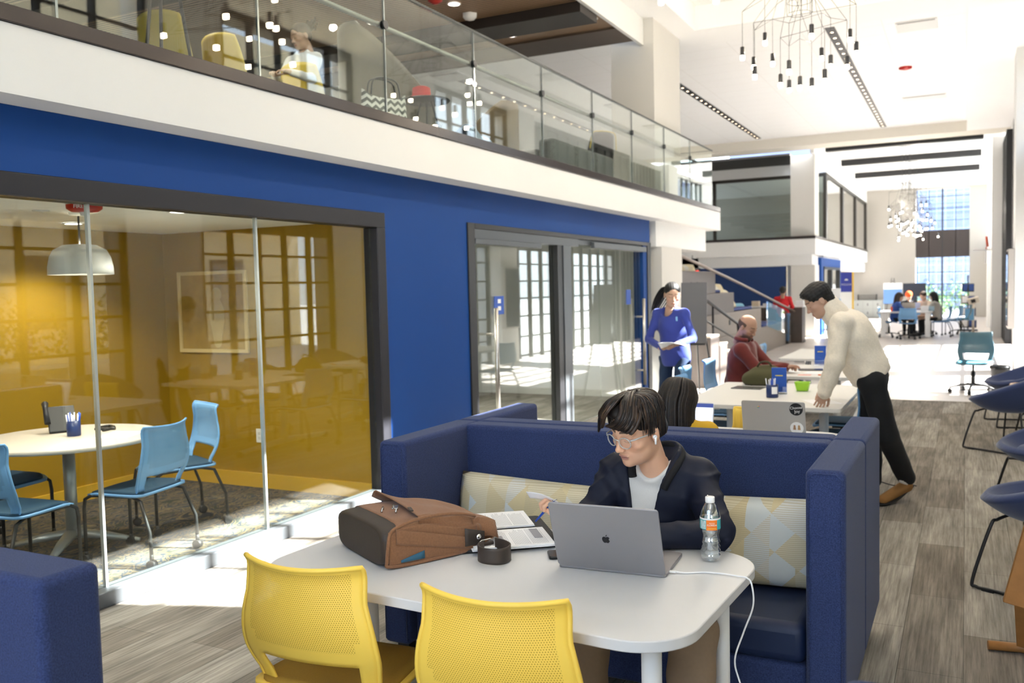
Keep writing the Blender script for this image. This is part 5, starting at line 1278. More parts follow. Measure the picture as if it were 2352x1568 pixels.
def cloth(name, fn, lo, hi, h, m, parent, smooth=1):
    return net_obj(name, fn, lo, hi, h, m, parent, smooth)
def lock(bm, pts, r, n=5, flat=0.5):
    c = chain(pts, 5); k = len(c)
    rs = [r*(0.25+0.75*math.sin(PI*min(0.12+0.88*i/(k-1), 1.0))**0.7) if i < k-1 else r*0.1 for i in range(k)]
    tube(bm, c, rs, n, flat=flat)
def hair_mat(name, c1, c2, rough=0.35):
    def f(nt, b, N, L):
        tc = N('TexCoord'); n = N('TexNoise'); n.inputs['Scale'].default_value = 60; n.inputs['Detail'].default_value = 3; L(tc.outputs['Object'], n.inputs[0])
        r = N('ValToRGB'); r.color_ramp.elements[0].color = (*c1, 1); r.color_ramp.elements[1].color = (*c2, 1); r.color_ramp.elements[0].position = .45; r.color_ramp.elements[1].position = .68
        L(n.outputs[0], r.inputs[0]); L(r.outputs[0], b.inputs['Base Color']); b.inputs['Roughness'].default_value = rough; b.inputs['Specular IOR Level'].default_value = .45
    return nodemat(name, f)
HAIRD = hair_mat('dark_brown_hair', (0.010, 0.007, 0.006), (0.028, 0.016, 0.010), .55); HAIRB = hair_mat('brown_hair', (0.012, 0.007, 0.005), (0.085, 0.042, 0.022)); HAIRK = hair_mat('black_hair', (0.005, 0.004, 0.004), (0.014, 0.011, 0.010), .6)
def seg_limb(P, pts, rs, k=.02):
    d = None
    for (a, b), (ra, rb) in zip(zip(pts, pts[1:]), zip(rs, rs[1:])):
        e = d_cap(P, a, b, ra, rb); d = e if d is None else s_min(d, e, k)
    return d

# ================================================================= the young man at the laptop
SK = (0.72, 0.42, 0.28)
man = thing('person', 'young man in glasses and dark bomber jacket working at the grey laptop', 'person')
HC = np.array((-1.045, 3.035, 1.118))
HR = basis((-.44, -.86, -.31), (0, 0, 1), roll=math.radians(-4))
JL = dict(neck=(-1.005, 3.145, .975), chest=(-1.02, 3.20, .80), belly=(-1.03, 3.26, .60), pel=(-1.03, 3.30, .53), shL=(-.872, 3.20, .925), shR=(-1.165, 3.17, .925),
          elL=(-.748, 2.985, .785), elR=(-1.235, 3.04, .79), wrL=(-.98, 2.87, .775), wrR=(-1.285, 2.905, .785))
head = build_head(HC, HR, SK, res=.0026, stub=0.10, lip=(.42, .20, .165))
def body_fn(P):
    d = d_cap(P, JL['neck'], JL['chest'], .042, .09); d = s_min(d, d_cap(P, JL['chest'], JL['pel'], .11, .12), .05)
    for s in 'LR':
        d = s_min(d, d_cap(P, JL['sh'+s], JL['el'+s], .045, .038), .04); d = s_min(d, d_cap(P, JL['el'+s], JL['wr'+s], .036, .026), .02)
    for x, kx, az in ((-.93, -.775, .09), (-1.10, -1.12, .09)):
        d = s_min(d, seg_limb(P, [(x, 3.28, .53), (kx, 2.74, .515), (kx+.01, 2.70, .12)], [.075, .052, .035]), .03)
    return d
bV, bF = surf_net(body_fn, (-1.45, 2.6, .05), (-.6, 3.45, 1.08), .014)
handR = build_hand(JL['wrR'], (-.30, -.22, .92), (.75, .55, .3), SK, curl=(.95, 1.0, 1.0, 1.05), thumb=((-.55, .75, -.35), (-.7, .4, -.4)), side=-1, res=.0025)
handL = build_hand((-1.0, 2.86, .775), (-.85, -.5, .02), (0, 0, 1), SK, curl=(.25, .3, .3, .35), side=1, res=.0035)
body = merge_nets('body', [(bV, bF, SK), head, handR, handL], SKINM, man)
# t-shirt
TEE = pm('pale_grey_tshirt', (0.66, 0.65, 0.63), rough=0.9, noise=0.05, nscale=200)
def torso(P, off):
    d = d_ell(P, (-1.02, 3.185, .84), (.150+off, .105+off, .160+off)); d = s_min(d, d_cap(P, (-1.025, 3.22, .74), (-1.03, 3.27, .52), .125+off, .135+off), .06)
    d = s_min(d, d_cap(P, JL['shL'], JL['shR'], .056+off, .056+off), .06)
    return d
def tee(P):
    d = s_min(torso(P, .0), d_cap(P, (-1.015, 3.12, .965), (-1.005, 3.15, .99), .062, .058), .03)
    n = d_cap(P, (-1.02, 3.06, .995), (-1.0, 3.16, 1.06), .066, .075)
    return s_max(d, -n, .006)+wr(P, .0016, 1.2)
cloth('tshirt', tee, (-1.30, 2.98, .45), (-.72, 3.45, 1.04), .009, TEE, man)
JK = pm('dark_navy_jacket', (0.006, 0.009, 0.024), rough=0.62, spec=0.28, noise=0.12, nscale=30, bump=0.15, bscale=900)
KNIT = pm('black_rib_knit', (0.006, 0.006, 0.008), rough=0.85)
fw = np.array((-.10, -.995, 0.0)); 
def jacket(P):
    d = torso(P, .016)
    for s, ex in (('L', 0), ('R', 0)):
        d = s_min(d, seg_limb(P, [JL['sh'+s], JL['el'+s], JL['wr'+s]], [.064, .056, .040], .025), .035)
    d = s_min(d, d_cap(P, (-1.0, 3.17, .955), (-.99, 3.19, .99), .085, .074), .03)
    # sleeve folds and overall rumple
    x, y, z = P[..., 0], P[..., 1], P[..., 2]
    def ridge(v): return 1-np.abs(np.sin(v))*1.0
    fold = ridge(26*z+16*x+5*np.sin(9*y+7*x))*ridge(9*x+11*y+2*np.sin(8*z))
    arm = np.exp(-np.minimum((x+.80)**2, (x+1.22)**2)/.006)
    d = d+wr(P, .0025, 1.0, 1.0)-.014*(fold-.3)*(.45+.55*arm)-.009*ridge(34*z-20*x+6*y+2*np.sin(14*x))**3*(.3+.7*arm)
    # open front: wedge and neck hole
    x = P[..., 0]-(-1.035-.02*(1.0-P[..., 2])/.4); yy = P[..., 1]
    w = .040+.030*np.clip((P[..., 2]-.80)/.16, 0, 1.2); wedge = np.maximum(np.abs(x)-w, yy-3.16)
    d = s_max(d, -wedge, .008)
    n = d_cap(P, (-1.02, 3.05, .98), (-1.0, 3.15, 1.08), .070, .084)
    return s_max(d, -n, .008)
cloth('jacket', jacket, (-1.42, 2.78, .44), (-.60, 3.48, 1.06), .0075, JK, man)
bm = B(); tube(bm, chain([(-1.080, 3.080, .935), (-1.086, 3.09, .955), (-1.088, 3.12, .985), (-1.070, 3.185, 1.015), (-1.02, 3.225, 1.03), (-.965, 3.222, 1.03), (-.925, 3.18, 1.012), (-.925, 3.12, .980), (-.945, 3.083, .940), (-.962, 3.073, .900)]), 0.0155, 12, flat=0.8); obj('jacket_collar', bm, KNIT, man)
bm = B(); tube(bm, chain([(-.795, 3.045, .890), (-.785, 3.020, .868), (-.765, 2.985, .852), (-.745, 2.955, .842)]), .0020, 6); cyl(bm, (-.797, 3.048, .897), (-.795, 3.040, .889), .004, n=8); obj('sleeve_zip', bm, STEEL, man)
bm = B(); cyl(bm, JL['wrR'], np.array(JL['wrR'])+np.array((-.004, -.003, .014)), .031, .030, 16); obj('cuff', bm, KNIT, man)
# trousers and shoes
TAN = pm('tan_chinos', (0.27, 0.19, 0.125), rough=0.9, noise=0.08, nscale=80)
def trousers(P):
    d = d_cap(P, (-.96, 3.27, .56), (-1.09, 3.27, .56), .125, .125)
    for x, kx in ((-.93, -.765), (-1.11, -1.12)):
        d = s_min(d, seg_limb(P, [(x, 3.25, .55), (kx, 2.745, .525), (kx, 2.70, .40), (kx+.01, 2.69, .13)], [.105, .075, .073, .068]), .03)
    return d+wr(P, .003, .8, 2)
cloth('trousers', trousers, (-1.32, 2.55, .08), (-.62, 3.48, .72), .012, TAN, man)
for kx in (-.755, -1.11):
    cloth('shoe', lambda P, kx=kx: s_min(d_ell(P, (kx, 2.60, .045), (.045, .125, .045)), d_ell(P, (kx, 2.69, .07), (.042, .06, .07)), .02), (kx-.07, 2.44, -.01), (kx+.07, 2.78, .17), .01, pm('brown_shoe', (.06, .035, .02), rough=.6), man)
# hair: cap plus swept locks (head frame: +x is the man's own right, the left side in the photo)
def hw(p): return tuple(np.array(p)@HR+HC)
HAIR1 = pm('hair_dark', (0.009, 0.006, 0.005), rough=0.42, spec=0.4); HAIR2 = pm('hair_mid', (0.036, 0.019, 0.011), rough=0.38, spec=0.45); HAIR3 = pm('hair_light', (0.14, 0.072, 0.036), rough=0.38, spec=0.45)
def hair_cap(P):
    d = d_ell(P, (0, -.018, .050), (.0845, .101, .084)); d = s_min(d, d_ell(P, (0.0, .045, .092), (.060, .055, .036)), .02)
    d = s_min(d, d_ell(P, (0, -.07, -.01), (.070, .045, .055)), .02)
    d = s_max(d, -d_ell(P, (0, .085, -.04), (.085, .062, .120)), .012)             # face opening
    ax = np.abs(P[..., 0]); Q = np.stack([ax, P[..., 1], P[..., 2]], -1)
    d = s_max(d, -d_ell(Q, (.085, .005, -.035), (.03, .045, .045)), .01)           # round the ears
    d = s_max(d, -(P[..., 2]+.075+.25*(P[..., 1]+.1)), .01)
    return d+.001*np.sin(P[..., 0]*160+P[..., 1]*50)
V, F = surf_net(hair_cap, (-.10, -.135, -.11), (.10, .125, .15), .003)
hair = merge_nets('hair', [(V@HR+HC, F, (0, 0, 0))], HAIR1, man)
rnd = random.Random(2); sets = [B(), B(), B()]
def J(p, a): return tuple(c+rnd.uniform(-a, a) for c in p)
def strand(pts, r, flat=.45):
    q = rnd.random(); bm = sets[0] if q < .42 else sets[1] if q < .76 else sets[2]
    lock(bm, [hw(p) for p in pts], r*(1 if bm is not sets[2] else .45), 5, flat)
def lerp(a, b, t): return tuple(x+(y-x)*t for x, y in zip(a, b))
# side fringe falling over his left temple and sweeping along the brow
A0, A1 = [(-.008, -.045, .136), (-.052, .000, .124), (-.080, .050, .078), (-.073, .076, .046), (-.062, .092, .034)], [(.012, .000, .142), (-.022, .062, .138), (-.038, .102, .106), (-.016, .119, .078), (.024, .120, .062)]
for i in range(150):
    t = rnd.random(); strand([J(lerp(a, b, t), .0035) for a, b in zip(A0, A1)], rnd.uniform(.0045, .0075))
# front swoop towards his right with the curl at the end
B0, B1 = [(.010, .000, .142), (-.005, .068, .142), (.022, .110, .104), (.040, .116, .066), (.056, .110, .046)], [(.030, -.010, .138), (.045, .060, .134), (.076, .086, .092), (.092, .082, .050), (.104, .078, .022)]
for i in range(120):
    t = rnd.random(); strand([J(lerp(a, b, t), .004) for a, b in zip(B0, B1)], rnd.uniform(.0045, .0075))
for k in range(9):
    strand([J((.050, .075, .120), .004), J((.078, .092, .075), .003), J((.092, .092, .040), .003), J((.106, .088, .012), .003), J((.120, .078, .010), .003)], .0055, .5)
# over the crown to the back and down the sides
for i in range(210):
    a = rnd.uniform(-2.3, 2.3); c, s_ = math.cos(a), math.sin(a); r1 = 1.0+rnd.uniform(-.01, .045)
    pts = [(.015*s_, .0-.03*c, .139)]
    n = 4 if abs(s_) < .75 else 3
    for k in range(1, n+1):
        th = .20+.36*k
        pts.append((math.sin(th)*s_*.087*r1, -.018-math.sin(th)*c*.104*r1, .050+math.cos(th)*.090*r1))
    strand([J(p, .002) for p in pts], rnd.uniform(.0045, .0075), .4)
# short sides in front of and above the ear
for sx in (-1, 1):
    for i in range(70):
        y = rnd.uniform(-.07, .048); z = .075+.02*rnd.random(); e = .012+.3*max(-.01-y, 0)*-1.0
        e = -.002 if -.035 < y < .02 else (.020-abs(y)*.2 if y >= .02 else -.02-.3*(-y-.035))
        strand([J((sx*.070, y*.9-.006, z+.028), .002), J((sx*.084, y, z-.015), .002), J((sx*.0845, y+.004, (z+e)/2), .002), J((sx*.0815, y+.010, e), .003)], rnd.uniform(.003, .0048), .35)
for bm, m_ in zip(sets, (HAIR1, HAIR2, HAIR3)): obj('hair_locks', bm, m_, hair)
# glasses
CLR = pm('clear_acetate', (0.80, 0.80, 0.78), rough=0.12, spec=0.8, trans=0.55)
g = bpy.data.objects.new('glasses', None)
bm = B()
for sx in (-1, 1):
    pts = [hw((sx*.0335+.0235*math.cos(a)*(1.0), .1035-.010*abs(math.cos(a)*.5*sx+.5), -.004+.0205*math.sin(a))) for a in np.linspace(0, 2*PI, 29)]
    tube(bm, pts, .0022, 8, cap=False)
    tube(bm, [hw((sx*.056, .094, .008)), hw((sx*.068, .085, .010)), hw((sx*.079, .03, .006)), hw((sx*.082, -.01, .004)), hw((sx*.082, -.03, -.008))], [.0034, .0030, .0024, .0019, .0015], 8)
tube(bm, chain([hw((-.011, .104, .004)), hw((0, .108, .008)), hw((.011, .104, .004))]), .002, 8)
gl = obj('glasses', bm, CLR, man)
bm = B()
for sx in (-1, 1):
    c = [bm.verts.new(hw((sx*.0335+.022*math.cos(a), .1030-.010*abs(math.cos(a)*.5*sx+.5), -.004+.019*math.sin(a)))) for a in np.linspace(0, 2*PI, 25)[:-1]]; bm.faces.new(c)
obj('lens', bm, glass_mat('lens_glass', (0.97, 0.98, 0.98), 1.5), gl)
# earbud in his left ear
bm = B(); tube(bm, [hw((-.083, .002, -.010)), hw((-.090, .004, -.012))], [.0075, .007], 12); tube(bm, [hw((-.089, .004, -.012)), hw((-.091, .010, -.036))], [.0042, .0032], 10)
tag(obj('earbud', bm, pm('earbud_white', (0.9, 0.9, 0.9), rough=0.25)), 'white wireless earbud in the ear of the young man with glasses', 'earbud')
# pen and folded paper in the right hand
bm = B(); tube(bm, [(-1.365, 2.845, .80), (-1.325, 2.85, .845), (-1.295, 2.855, .875)], [.0035, .005, .005], 10); o = obj('pen', bm, pm('pen_blue', (0.02, 0.08, 0.45), rough=0.3)); tag(o, 'blue ballpoint pen held in the young man\'s raised hand', 'pen')
bm = B(); tube(bm, [(-1.300, 2.85, .878), (-1.285, 2.858, .884)], [.003, .002], 8); obj('clip', bm, STEEL, o)
bm = B(); gridsurf(bm, lambda u, v: (-1.28-.115*u, 2.855+.03*v-.02*u, .875-.03*v+.030*u+.010*math.sin(3*u)), 8, 6); tag(obj('folded_paper', bm, PAP, solid=0.0008), 'folded white paper pinched in the young man\'s raised hand', 'paper')
# ================================================================= general clothed figure
def figure(label, J, head_at, face, skin, top, bottom, hair=None, female=False, up=(0, 0, 1), h=.016, hh=.0055, stub=0.0, hands=None, shoes=None,
           rt=(.15, .10), arm=(.056, .048, .036), leg=(.095, .07, .052), hem=None, belly=0.0, name='person', group=None, scoop=False, fuzz=0.0, hemd=.10):
    """J: dict of joints (neck, chest, pel, shL.. elL.. wrL.. hipL knL anL ...) in world coordinates"""
    t = thing(name, label, 'person', (0, 0, 0), 0, group)
    HRb = basis(face, up); parts = []
    V, F, C = build_head(head_at, HRb, skin, res=hh, stub=stub, female=female)
    parts.append((V, F, C))
    A = {k: np.array(v, float) for k, v in J.items()}
    pts = np.array(list(A.values())); lo = pts.min(0)-.22; hi = pts.max(0)+.2
    sides = [s for s in 'LR' if 'sh'+s in A]
    def bodyf(P):
        d = d_cap(P, A['neck'], A['chest'], .05, .09); d = s_min(d, d_cap(P, A['chest'], A['pel'], .10, .11), .05)
        for s in sides:
            d = s_min(d, seg_limb(P, [A['sh'+s], A['el'+s], A['wr'+s]], [.04, .034, .026]), .03)
            if 'kn'+s in A: d = s_min(d, seg_limb(P, [A['hip'+s], A['kn'+s], A['an'+s]], [.06, .045, .034]), .03)
        return d
    V, F = surf_net(bodyf, lo, hi, h*1.35); parts.append((V, F, skin))
    for s in sides:
        w = A['wr'+s]; d = w-A['el'+s]; d = d/np.linalg.norm(d)
        hs = (hands or {}).get(s, {})
        parts.append(build_hand(w, hs.get('fwd', tuple(d)), hs.get('up', (0, 0, 1)), skin, curl=hs.get('curl', (.3, .35, .4, .45)), side=1 if s == 'L' else -1, res=max(.0035, hh*.8), scale=.95))
    body = merge_nets('body', parts, SKINM, t)
    sv = A['shL']-A['shR']; sv = sv/np.linalg.norm(sv); spine = A['neck']-A['pel']; spine /= np.linalg.norm(spine); fr = np.cross(sv, spine)
    Rt = np.array([sv, fr, spine])
    def topf(P, o=0.0):
        q = (P-A['chest'])@Rt.T
        k0 = np.linalg.norm(q/np.array([rt[0], rt[1], .19]), axis=-1)
        d = (k0-1)*min(rt)
        mid = (A['chest']+A['pel'])/2
        d = s_min(d, d_cap(P, A['chest'], A['pel'], rt[1]+.02, rt[1]+.022+belly), .06)
        q2 = (P-A['pel'])@Rt.T; d = s_min(d, (np.linalg.norm(q2/np.array([rt[0]*1.06, rt[1]*1.16+belly, .27]), axis=-1)-1)*rt[1], .04); d = s_max(d, -q2[..., 2]-hemd, .012)
        d = s_min(d, d_cap(P, A['shL'], A['shR'], arm[0], arm[0]), .05)
        for s in sides: d = s_min(d, seg_limb(P, [A['sh'+s], A['el'+s], A['wr'+s]], list(arm), .02), .035)
        d = s_min(d, d_cap(P, A['neck']-spine*.03, A['neck']+spine*.008, .075, .062), .03)
        x, y, z = P[..., 0], P[..., 1], P[..., 2]
        f = (1-np.abs(np.sin(22*z+13*x+4*np.sin(8*y+3*x))))*(1-np.abs(np.sin(9*x+10*y+2*np.sin(7*z))))
        d = d-.008*(f-.3)+wr(P, fuzz or .0015, 1.0)
        n = d_cap(P, A['neck']+spine*(-.02 if scoop else 0)+fr*(.05 if scoop else .02), A['neck']+spine*.10, .07 if scoop else .045, .078 if scoop else .062); d = s_max(d, -n, .006)
        if hem is not None: d = s_max(d, hem(P), .01)
        return d
    cloth('top', topf, lo, hi, h, top, t)
    if bottom is not None and 'hipL' in A:
        def bf(P):
            d = d_cap(P, A['hipL'], A['hipR'], leg[0]*1.08, leg[0]*1.08)
            d = s_min(d, d_cap(P, (A['hipL']+A['hipR'])/2, A['pel'], leg[0]*1.05, leg[0]*.98), .04)
            for s in sides: d = s_min(d, seg_limb(P, [A['hip'+s], A['kn'+s], A['an'+s]+np.array([0, 0, .035])], list(leg), .02), .03)
            d = s_max(d, (P-A['pel'])@spine-.01, .01)
            return d+wr(P, .002, .8, 1)
        cloth('trousers', bf, lo, hi, h, bottom, t)
        sh = shoes or pm('dark_shoe', (0.02, 0.02, 0.022), rough=.5)
        for s in sides:
            a = A['an'+s]; kd = A.get('toe'+s, a+np.array([*(fr[:2]/max(np.linalg.norm(fr[:2]), 1e-6)), 0])*.15-np.array([0, 0, .04]))
            cloth('shoe', lambda P, a=a, kd=kd: s_min(d_cap(P, a-np.array([0, 0, .03]), kd, .044, .036), d_cap(P, a+np.array([0, 0, -.03]), a+np.array([0, 0, .02]), .042, .04), .02), np.minimum(a, kd)-.08, np.maximum(a, kd)+.08, h*.7, sh, t)
    if hair: hair(t, HRb, np.array(head_at, float))
    return t, body
def hair_short(m, bulk=1.0, thin=False):
    def f(t, R, c):
        def g(P):
            d = d_ell(P, (0, -.018, .050), (.083*bulk, .101*bulk, .083*bulk)); d = s_min(d, d_ell(P, (0, .045, .090), (.058, .050, .034)), .02)
            d = s_min(d, d_ell(P, (0, -.07, -.015), (.068, .042, .055)), .02)
            d = s_max(d, -d_ell(P, (0, .095, -.045), (.09, .072, .115)), .01)
            Q = np.stack([np.abs(P[..., 0]), P[..., 1], P[..., 2]], -1); d = s_max(d, -d_ell(Q, (.085, .005, -.035), (.03, .04, .04)), .01)
            d = s_max(d, -(P[..., 2]+.075), .01)
            return d+.0022*np.sin(P[..., 0]*210)*np.sin(P[..., 1]*170)+.0015*np.sin(P[..., 2]*260+P[..., 0]*90)
        V, F = surf_net(g, (-.11, -.135, -.12), (.11, .125, .15), .0055); merge_nets('hair', [(V@R+c, F, (0, 0, 0))], m, t)
    return f
def hair_ponytail(m, tail, bun=False):
    def f(t, R, c):
        def g(P):
            d = d_ell(P, (0, -.018, .046), (.082, .100, .082))
            d = s_min(d, d_ell(P, (0, -.07, -.005), (.068, .042, .055)), .02)
            d = s_max(d, -d_ell(P, (0, .105, -.035), (.075, .080, .118)), .01)
            Q = np.stack([np.abs(P[..., 0]), P[..., 1], P[..., 2]], -1); d = s_max(d, -d_ell(Q, (.088, .005, -.035), (.028, .04, .05)), .01)
            d = s_max(d, -(P[..., 2]+.06), .01)
            return d+.001*np.sin(P[..., 0]*260)
        V, F = surf_net(g, (-.11, -.135, -.12), (.11, .125, .15), .005); hh_ = merge_nets('hair', [(V@R+c, F, (0, 0, 0))], m, t)
        bm = B(); rnd = random.Random(3)
        for i in range(46):
            k = rnd.uniform(.1, 1); o = Vector([rnd.uniform(-1, 1) for _ in range(3)])
            lock(bm, [tuple(Vector(p)+o*w*k) for p, w in tail], .009, 5, .5)
        obj('ponytail' if not bun else 'bun', bm, m, hh_)
        return
    return f
def hair_long(m, length=.36, back=True):
    def f(t, R, c):
        rnd = random.Random(8)
        def g(P):
            d = d_ell(P, (0, -.018, .048), (.084, .102, .084)); d = s_min(d, d_ell(P, (0, -.045, -.06), (.082, .065, .12)), .03)
            d = s_max(d, -d_ell(P, (0, .105, -.045), (.072, .085, .12)), .01)
            return d+.001*np.sin(P[..., 0]*260)
        V, F = surf_net(g, (-.11, -.135, -.20), (.11, .125, .15), .0055); hh_ = merge_nets('hair', [(V@R+c, F, (0, 0, 0))], m, t)
        bm = B()
        for i in range(110):
            a = rnd.uniform(-1.9, 1.9); s_, c_ = math.sin(a), math.cos(a)
            top = np.array((0.006*s_, -.01, .134)); r = 1.0+rnd.uniform(0, .06)
            p1 = np.array((s_*.060*r, -.02-c_*.065*r, .115)); p2 = np.array((s_*.089*r, -.02-c_*.103*r, .045)); 
            w = [tuple(q@R+c) for q in (top, p1, p2)]
            q3 = Vector(np.array((s_*.090*r, -.03-c_*.100*r, -.04))@R+c); q4 = q3+Vector((s_*R[0][0]*.02-.0, 0, -length*rnd.uniform(.45, .6)))-Vector(R[1])*.02; q5 = q4+Vector((rnd.uniform(-.02, .02), rnd.uniform(-.01, .01), -length*.4))
            lock(bm, w+[tuple(q3), tuple(q4), tuple(q5)], rnd.uniform(.009, .012), 5, .4)
        obj('hair_locks', bm, m, hh_)
    return f
BLS = pm('royal_blue_knit', (0.035, 0.055, 0.28), rough=.85, sheen=.2); JEANS = pm('dark_blue_jeans', (0.012, 0.03, 0.075), rough=.8, noise=.15, nscale=60)
MAR = pm('maroon_suede', (0.13, 0.018, 0.014), rough=.85, sheen=.3, noise=.15, nscale=40); BLKT = pm('black_trousers', (0.008, 0.009, 0.011), rough=.8)
FLE = pm('cream_fleece', (0.80, 0.72, 0.60), rough=1.0, sheen=.4, noise=.14, nscale=70, bump=1.0, bscale=130)

# woman in blue walking with papers
wx, wy = -2.70, 9.0
figure('woman with a dark ponytail in a blue long-sleeved top carrying papers', dict(neck=(wx-.02, wy-.02, 1.40), chest=(wx, wy, 1.22), pel=(wx+.02, wy+.02, .90), shL=(wx+.16, wy-.10, 1.34), shR=(wx-.17, wy+.02, 1.34),
        elL=(wx+.25, wy-.14, 1.08), elR=(wx-.24, wy-.06, 1.07), wrL=(wx+.17, wy-.34, 1.05), wrR=(wx-.02, wy-.30, 1.00), hipL=(wx+.10, wy-.01, .88), hipR=(wx-.08, wy+.05, .88), knL=(wx+.11, wy-.16, .48), knR=(wx-.10, wy+.02, .48), anL=(wx+.12, wy-.08, .10), anR=(wx-.10, wy+.22, .12)),
       (wx+.02, wy-.06, 1.53), (.40, -.86, -.28), (.50, .31, .22), BLS, JEANS, female=True, scoop=True, rt=(.168, .105), arm=(.045, .043, .034), leg=(.076, .064, .047),
       hair=hair_ponytail(HAIRK, [((wx-.03, wy+.04, 1.60), .03), ((wx-.10, wy+.10, 1.57), .06), ((wx-.17, wy+.10, 1.46), .065), ((wx-.21, wy+.07, 1.36), .045)]),
       hands=dict(L=dict(fwd=(-.6, -.6, -.1), up=(0, .3, 1)), R=dict(fwd=(.8, -.4, .1), up=(0, -.2, -1))))
bm = B(); gridsurf(bm, lambda u, v: (wx+.0+.26*u, wy-.40-.10*v+.05*u, 1.00+.02*math.sin(3*u)+.06*(1-u)*v+.03*u), 8, 6); tag(obj('papers', bm, PAP, solid=.003), 'white papers held by the woman in the blue top', 'papers')
bm = B(); obox(bm, (wx+.055, wy-.115, 1.285), (.9, -.3, 0), (0, 0, 1), (.3, .9, .1), .075, .045, .003); tag(obj('name_badge', bm, pm('badge_blue', (.25, .5, .75))), 'pale blue name badge on the chest of the blue top', 'badge')

# bald man in maroon jacket seated at the middle table
mx, my = -2.02, 9.15
def bald(t, R, c):
    V, F = surf_net(lambda P: s_max(s_max(d_ell(P, (0, -.018, .030), (.0795, .0985, .082)), P[..., 2]-.055, .01), -d_ell(P, (0, .10, -.04), (.09, .085, .12)), .01), (-.1, -.13, -.08), (.1, .12, .13), .006)
    merge_nets('hair', [(V@R+c, F, (0, 0, 0))], pm('stubble_hair', (.09, .055, .038), rough=.8), t)
mt_, _ = figure('bald bearded man in a maroon jacket seated at the middle white table', dict(neck=(mx+.01, my-.02, 1.03), chest=(mx, my, .86), pel=(mx-.02, my+.02, .54), shL=(mx+.05, my+.19, .97), shR=(mx+.03, my-.20, .97), elL=(mx+.22, my+.20, .78), elR=(mx+.20, my-.20, .76),
        wrL=(mx+.43, my+.02, .79), wrR=(mx+.44, my-.12, .80), hipL=(mx, my+.10, .52), hipR=(mx, my-.10, .52), knL=(mx+.45, my+.12, .52), knR=(mx+.45, my-.12, .52), anL=(mx+.42, my+.12, .10), anR=(mx+.42, my-.12, .10)),
       (mx+.06, my-.02, 1.185), (.80, -.38, -.42), (.40, .23, .155), MAR, pm('dark_slacks', (.02, .022, .03), rough=.8), hair=bald, stub=.75, rt=(.17, .125), arm=(.070, .060, .042), belly=.02)
bm = B(); tube(bm, [(mx+.02+.080*math.cos(a), my-.02+.076*math.sin(a), 1.065+.012*math.cos(a+PI)) for a in np.linspace(.5, 2*PI-.9, 20)], .020, 10); obj('jacket_collar', bm, MAR, mt_)
# student in cream fleece leaning over the near white table
fx, fy = -.62, 6.95
tf, bf_ = figure('dark-haired student in a cream fleece and black trousers leaning over the table', dict(neck=(-.86, 6.88, 1.40), chest=(-.74, 6.92, 1.24), pel=(-.63, 6.95, .98), shL=(-.80, 7.08, 1.33), shR=(-.79, 6.73, 1.33), elL=(-.86, 7.16, 1.06), elR=(-.82, 6.66, 1.06),
        wrL=(-.95, 7.05, .83), wrR=(-.89, 6.66, .845), hipL=(-.60, 7.04, .92), hipR=(-.60, 6.86, .92), knL=(-.62, 7.10, .50), knR=(-.50, 6.93, .51), anL=(-.62, 7.15, .10), anR=(-.385, 7.14, .14), toeR=(-.53, 6.93, .040), toeL=(-.75, 7.08, .035)),
       (-.955, 6.83, 1.49), (-.80, -.25, -.54), (.50, .31, .225), FLE, BLKT, hair=hair_short(HAIRK, 1.04), h=.014, rt=(.175, .135), arm=(.072, .068, .052), leg=(.095, .080, .066), belly=-.012, hemd=.07,
       hands=dict(R=dict(fwd=(-.35, -.1, -.9), up=(.35, -.9, 0), curl=(.15, .15, .2, .25))), shoes=pm('tan_suede', (.30, .15, .05), rough=.9), fuzz=.003)
def fleece_collar(P):
    a, b = np.array((-.845, 6.885, 1.385)), np.array((-.900, 6.862, 1.455))
    d = d_cap(P, a, b, .098, .088); d = s_max(d, (P-b)@((b-a)/np.linalg.norm(b-a))-.03, .012); return s_max(d, -d_cap(P, a, b+(b-a)*.9, .068, .072), .008)+wr(P, .002)
cloth('fleece_collar', fleece_collar, (-1.05, 6.70, 1.25), (-.70, 7.03, 1.60), .009, FLE, tf)
bm = B(); tube(bm, chain([(-.565, 6.905, .016), (-.53, 6.925, .010), (-.46, 7.02, .030), (-.40, 7.13, .072), (-.365, 7.195, .10)]), [.030]*5*1 if False else .036, 12, flat=.38); obj('shoe_sole', bm, pm('black_sole', (.012, .012, .012), rough=.6), tf)
bm = B(); cyl(bm, (-.392, 7.12, .135), (-.405, 7.10, .185), .036, .038, 14); obj('sock', bm, pm('white_sock', (.8, .8, .8), rough=.9), tf)
# long-haired girl seated behind the booth
gx, gy = -1.275, 4.33
figure('girl with long dark hair in a mustard top seated behind the navy booth', dict(neck=(gx, gy-.02, .96), chest=(gx, gy-.01, .80), pel=(gx, gy+.0, .56), shL=(gx-.15, gy-.01, .90), shR=(gx+.15, gy-.01, .90), elL=(gx-.22, gy+.14, .72), elR=(gx+.20, gy+.16, .72), wrL=(gx-.12, gy+.36, .76), wrR=(gx+.10, gy+.36, .76),
        hipL=(gx-.09, gy+.02, .53), hipR=(gx+.09, gy+.02, .53), knL=(gx-.10, gy+.42, .53), knR=(gx+.10, gy+.42, .53), anL=(gx-.10, gy+.42, .10), anR=(gx+.10, gy+.42, .10)),
       (gx-.005, gy+.03, 1.03), (.18, .93, -.35), (.45, .28, .2), pm('mustard_top', (.62, .36, .02), rough=.85), JEANS, female=True, hair=hair_long(HAIRD, .42), rt=(.14, .10), arm=(.05, .045, .036), leg=(.075, .06, .048))
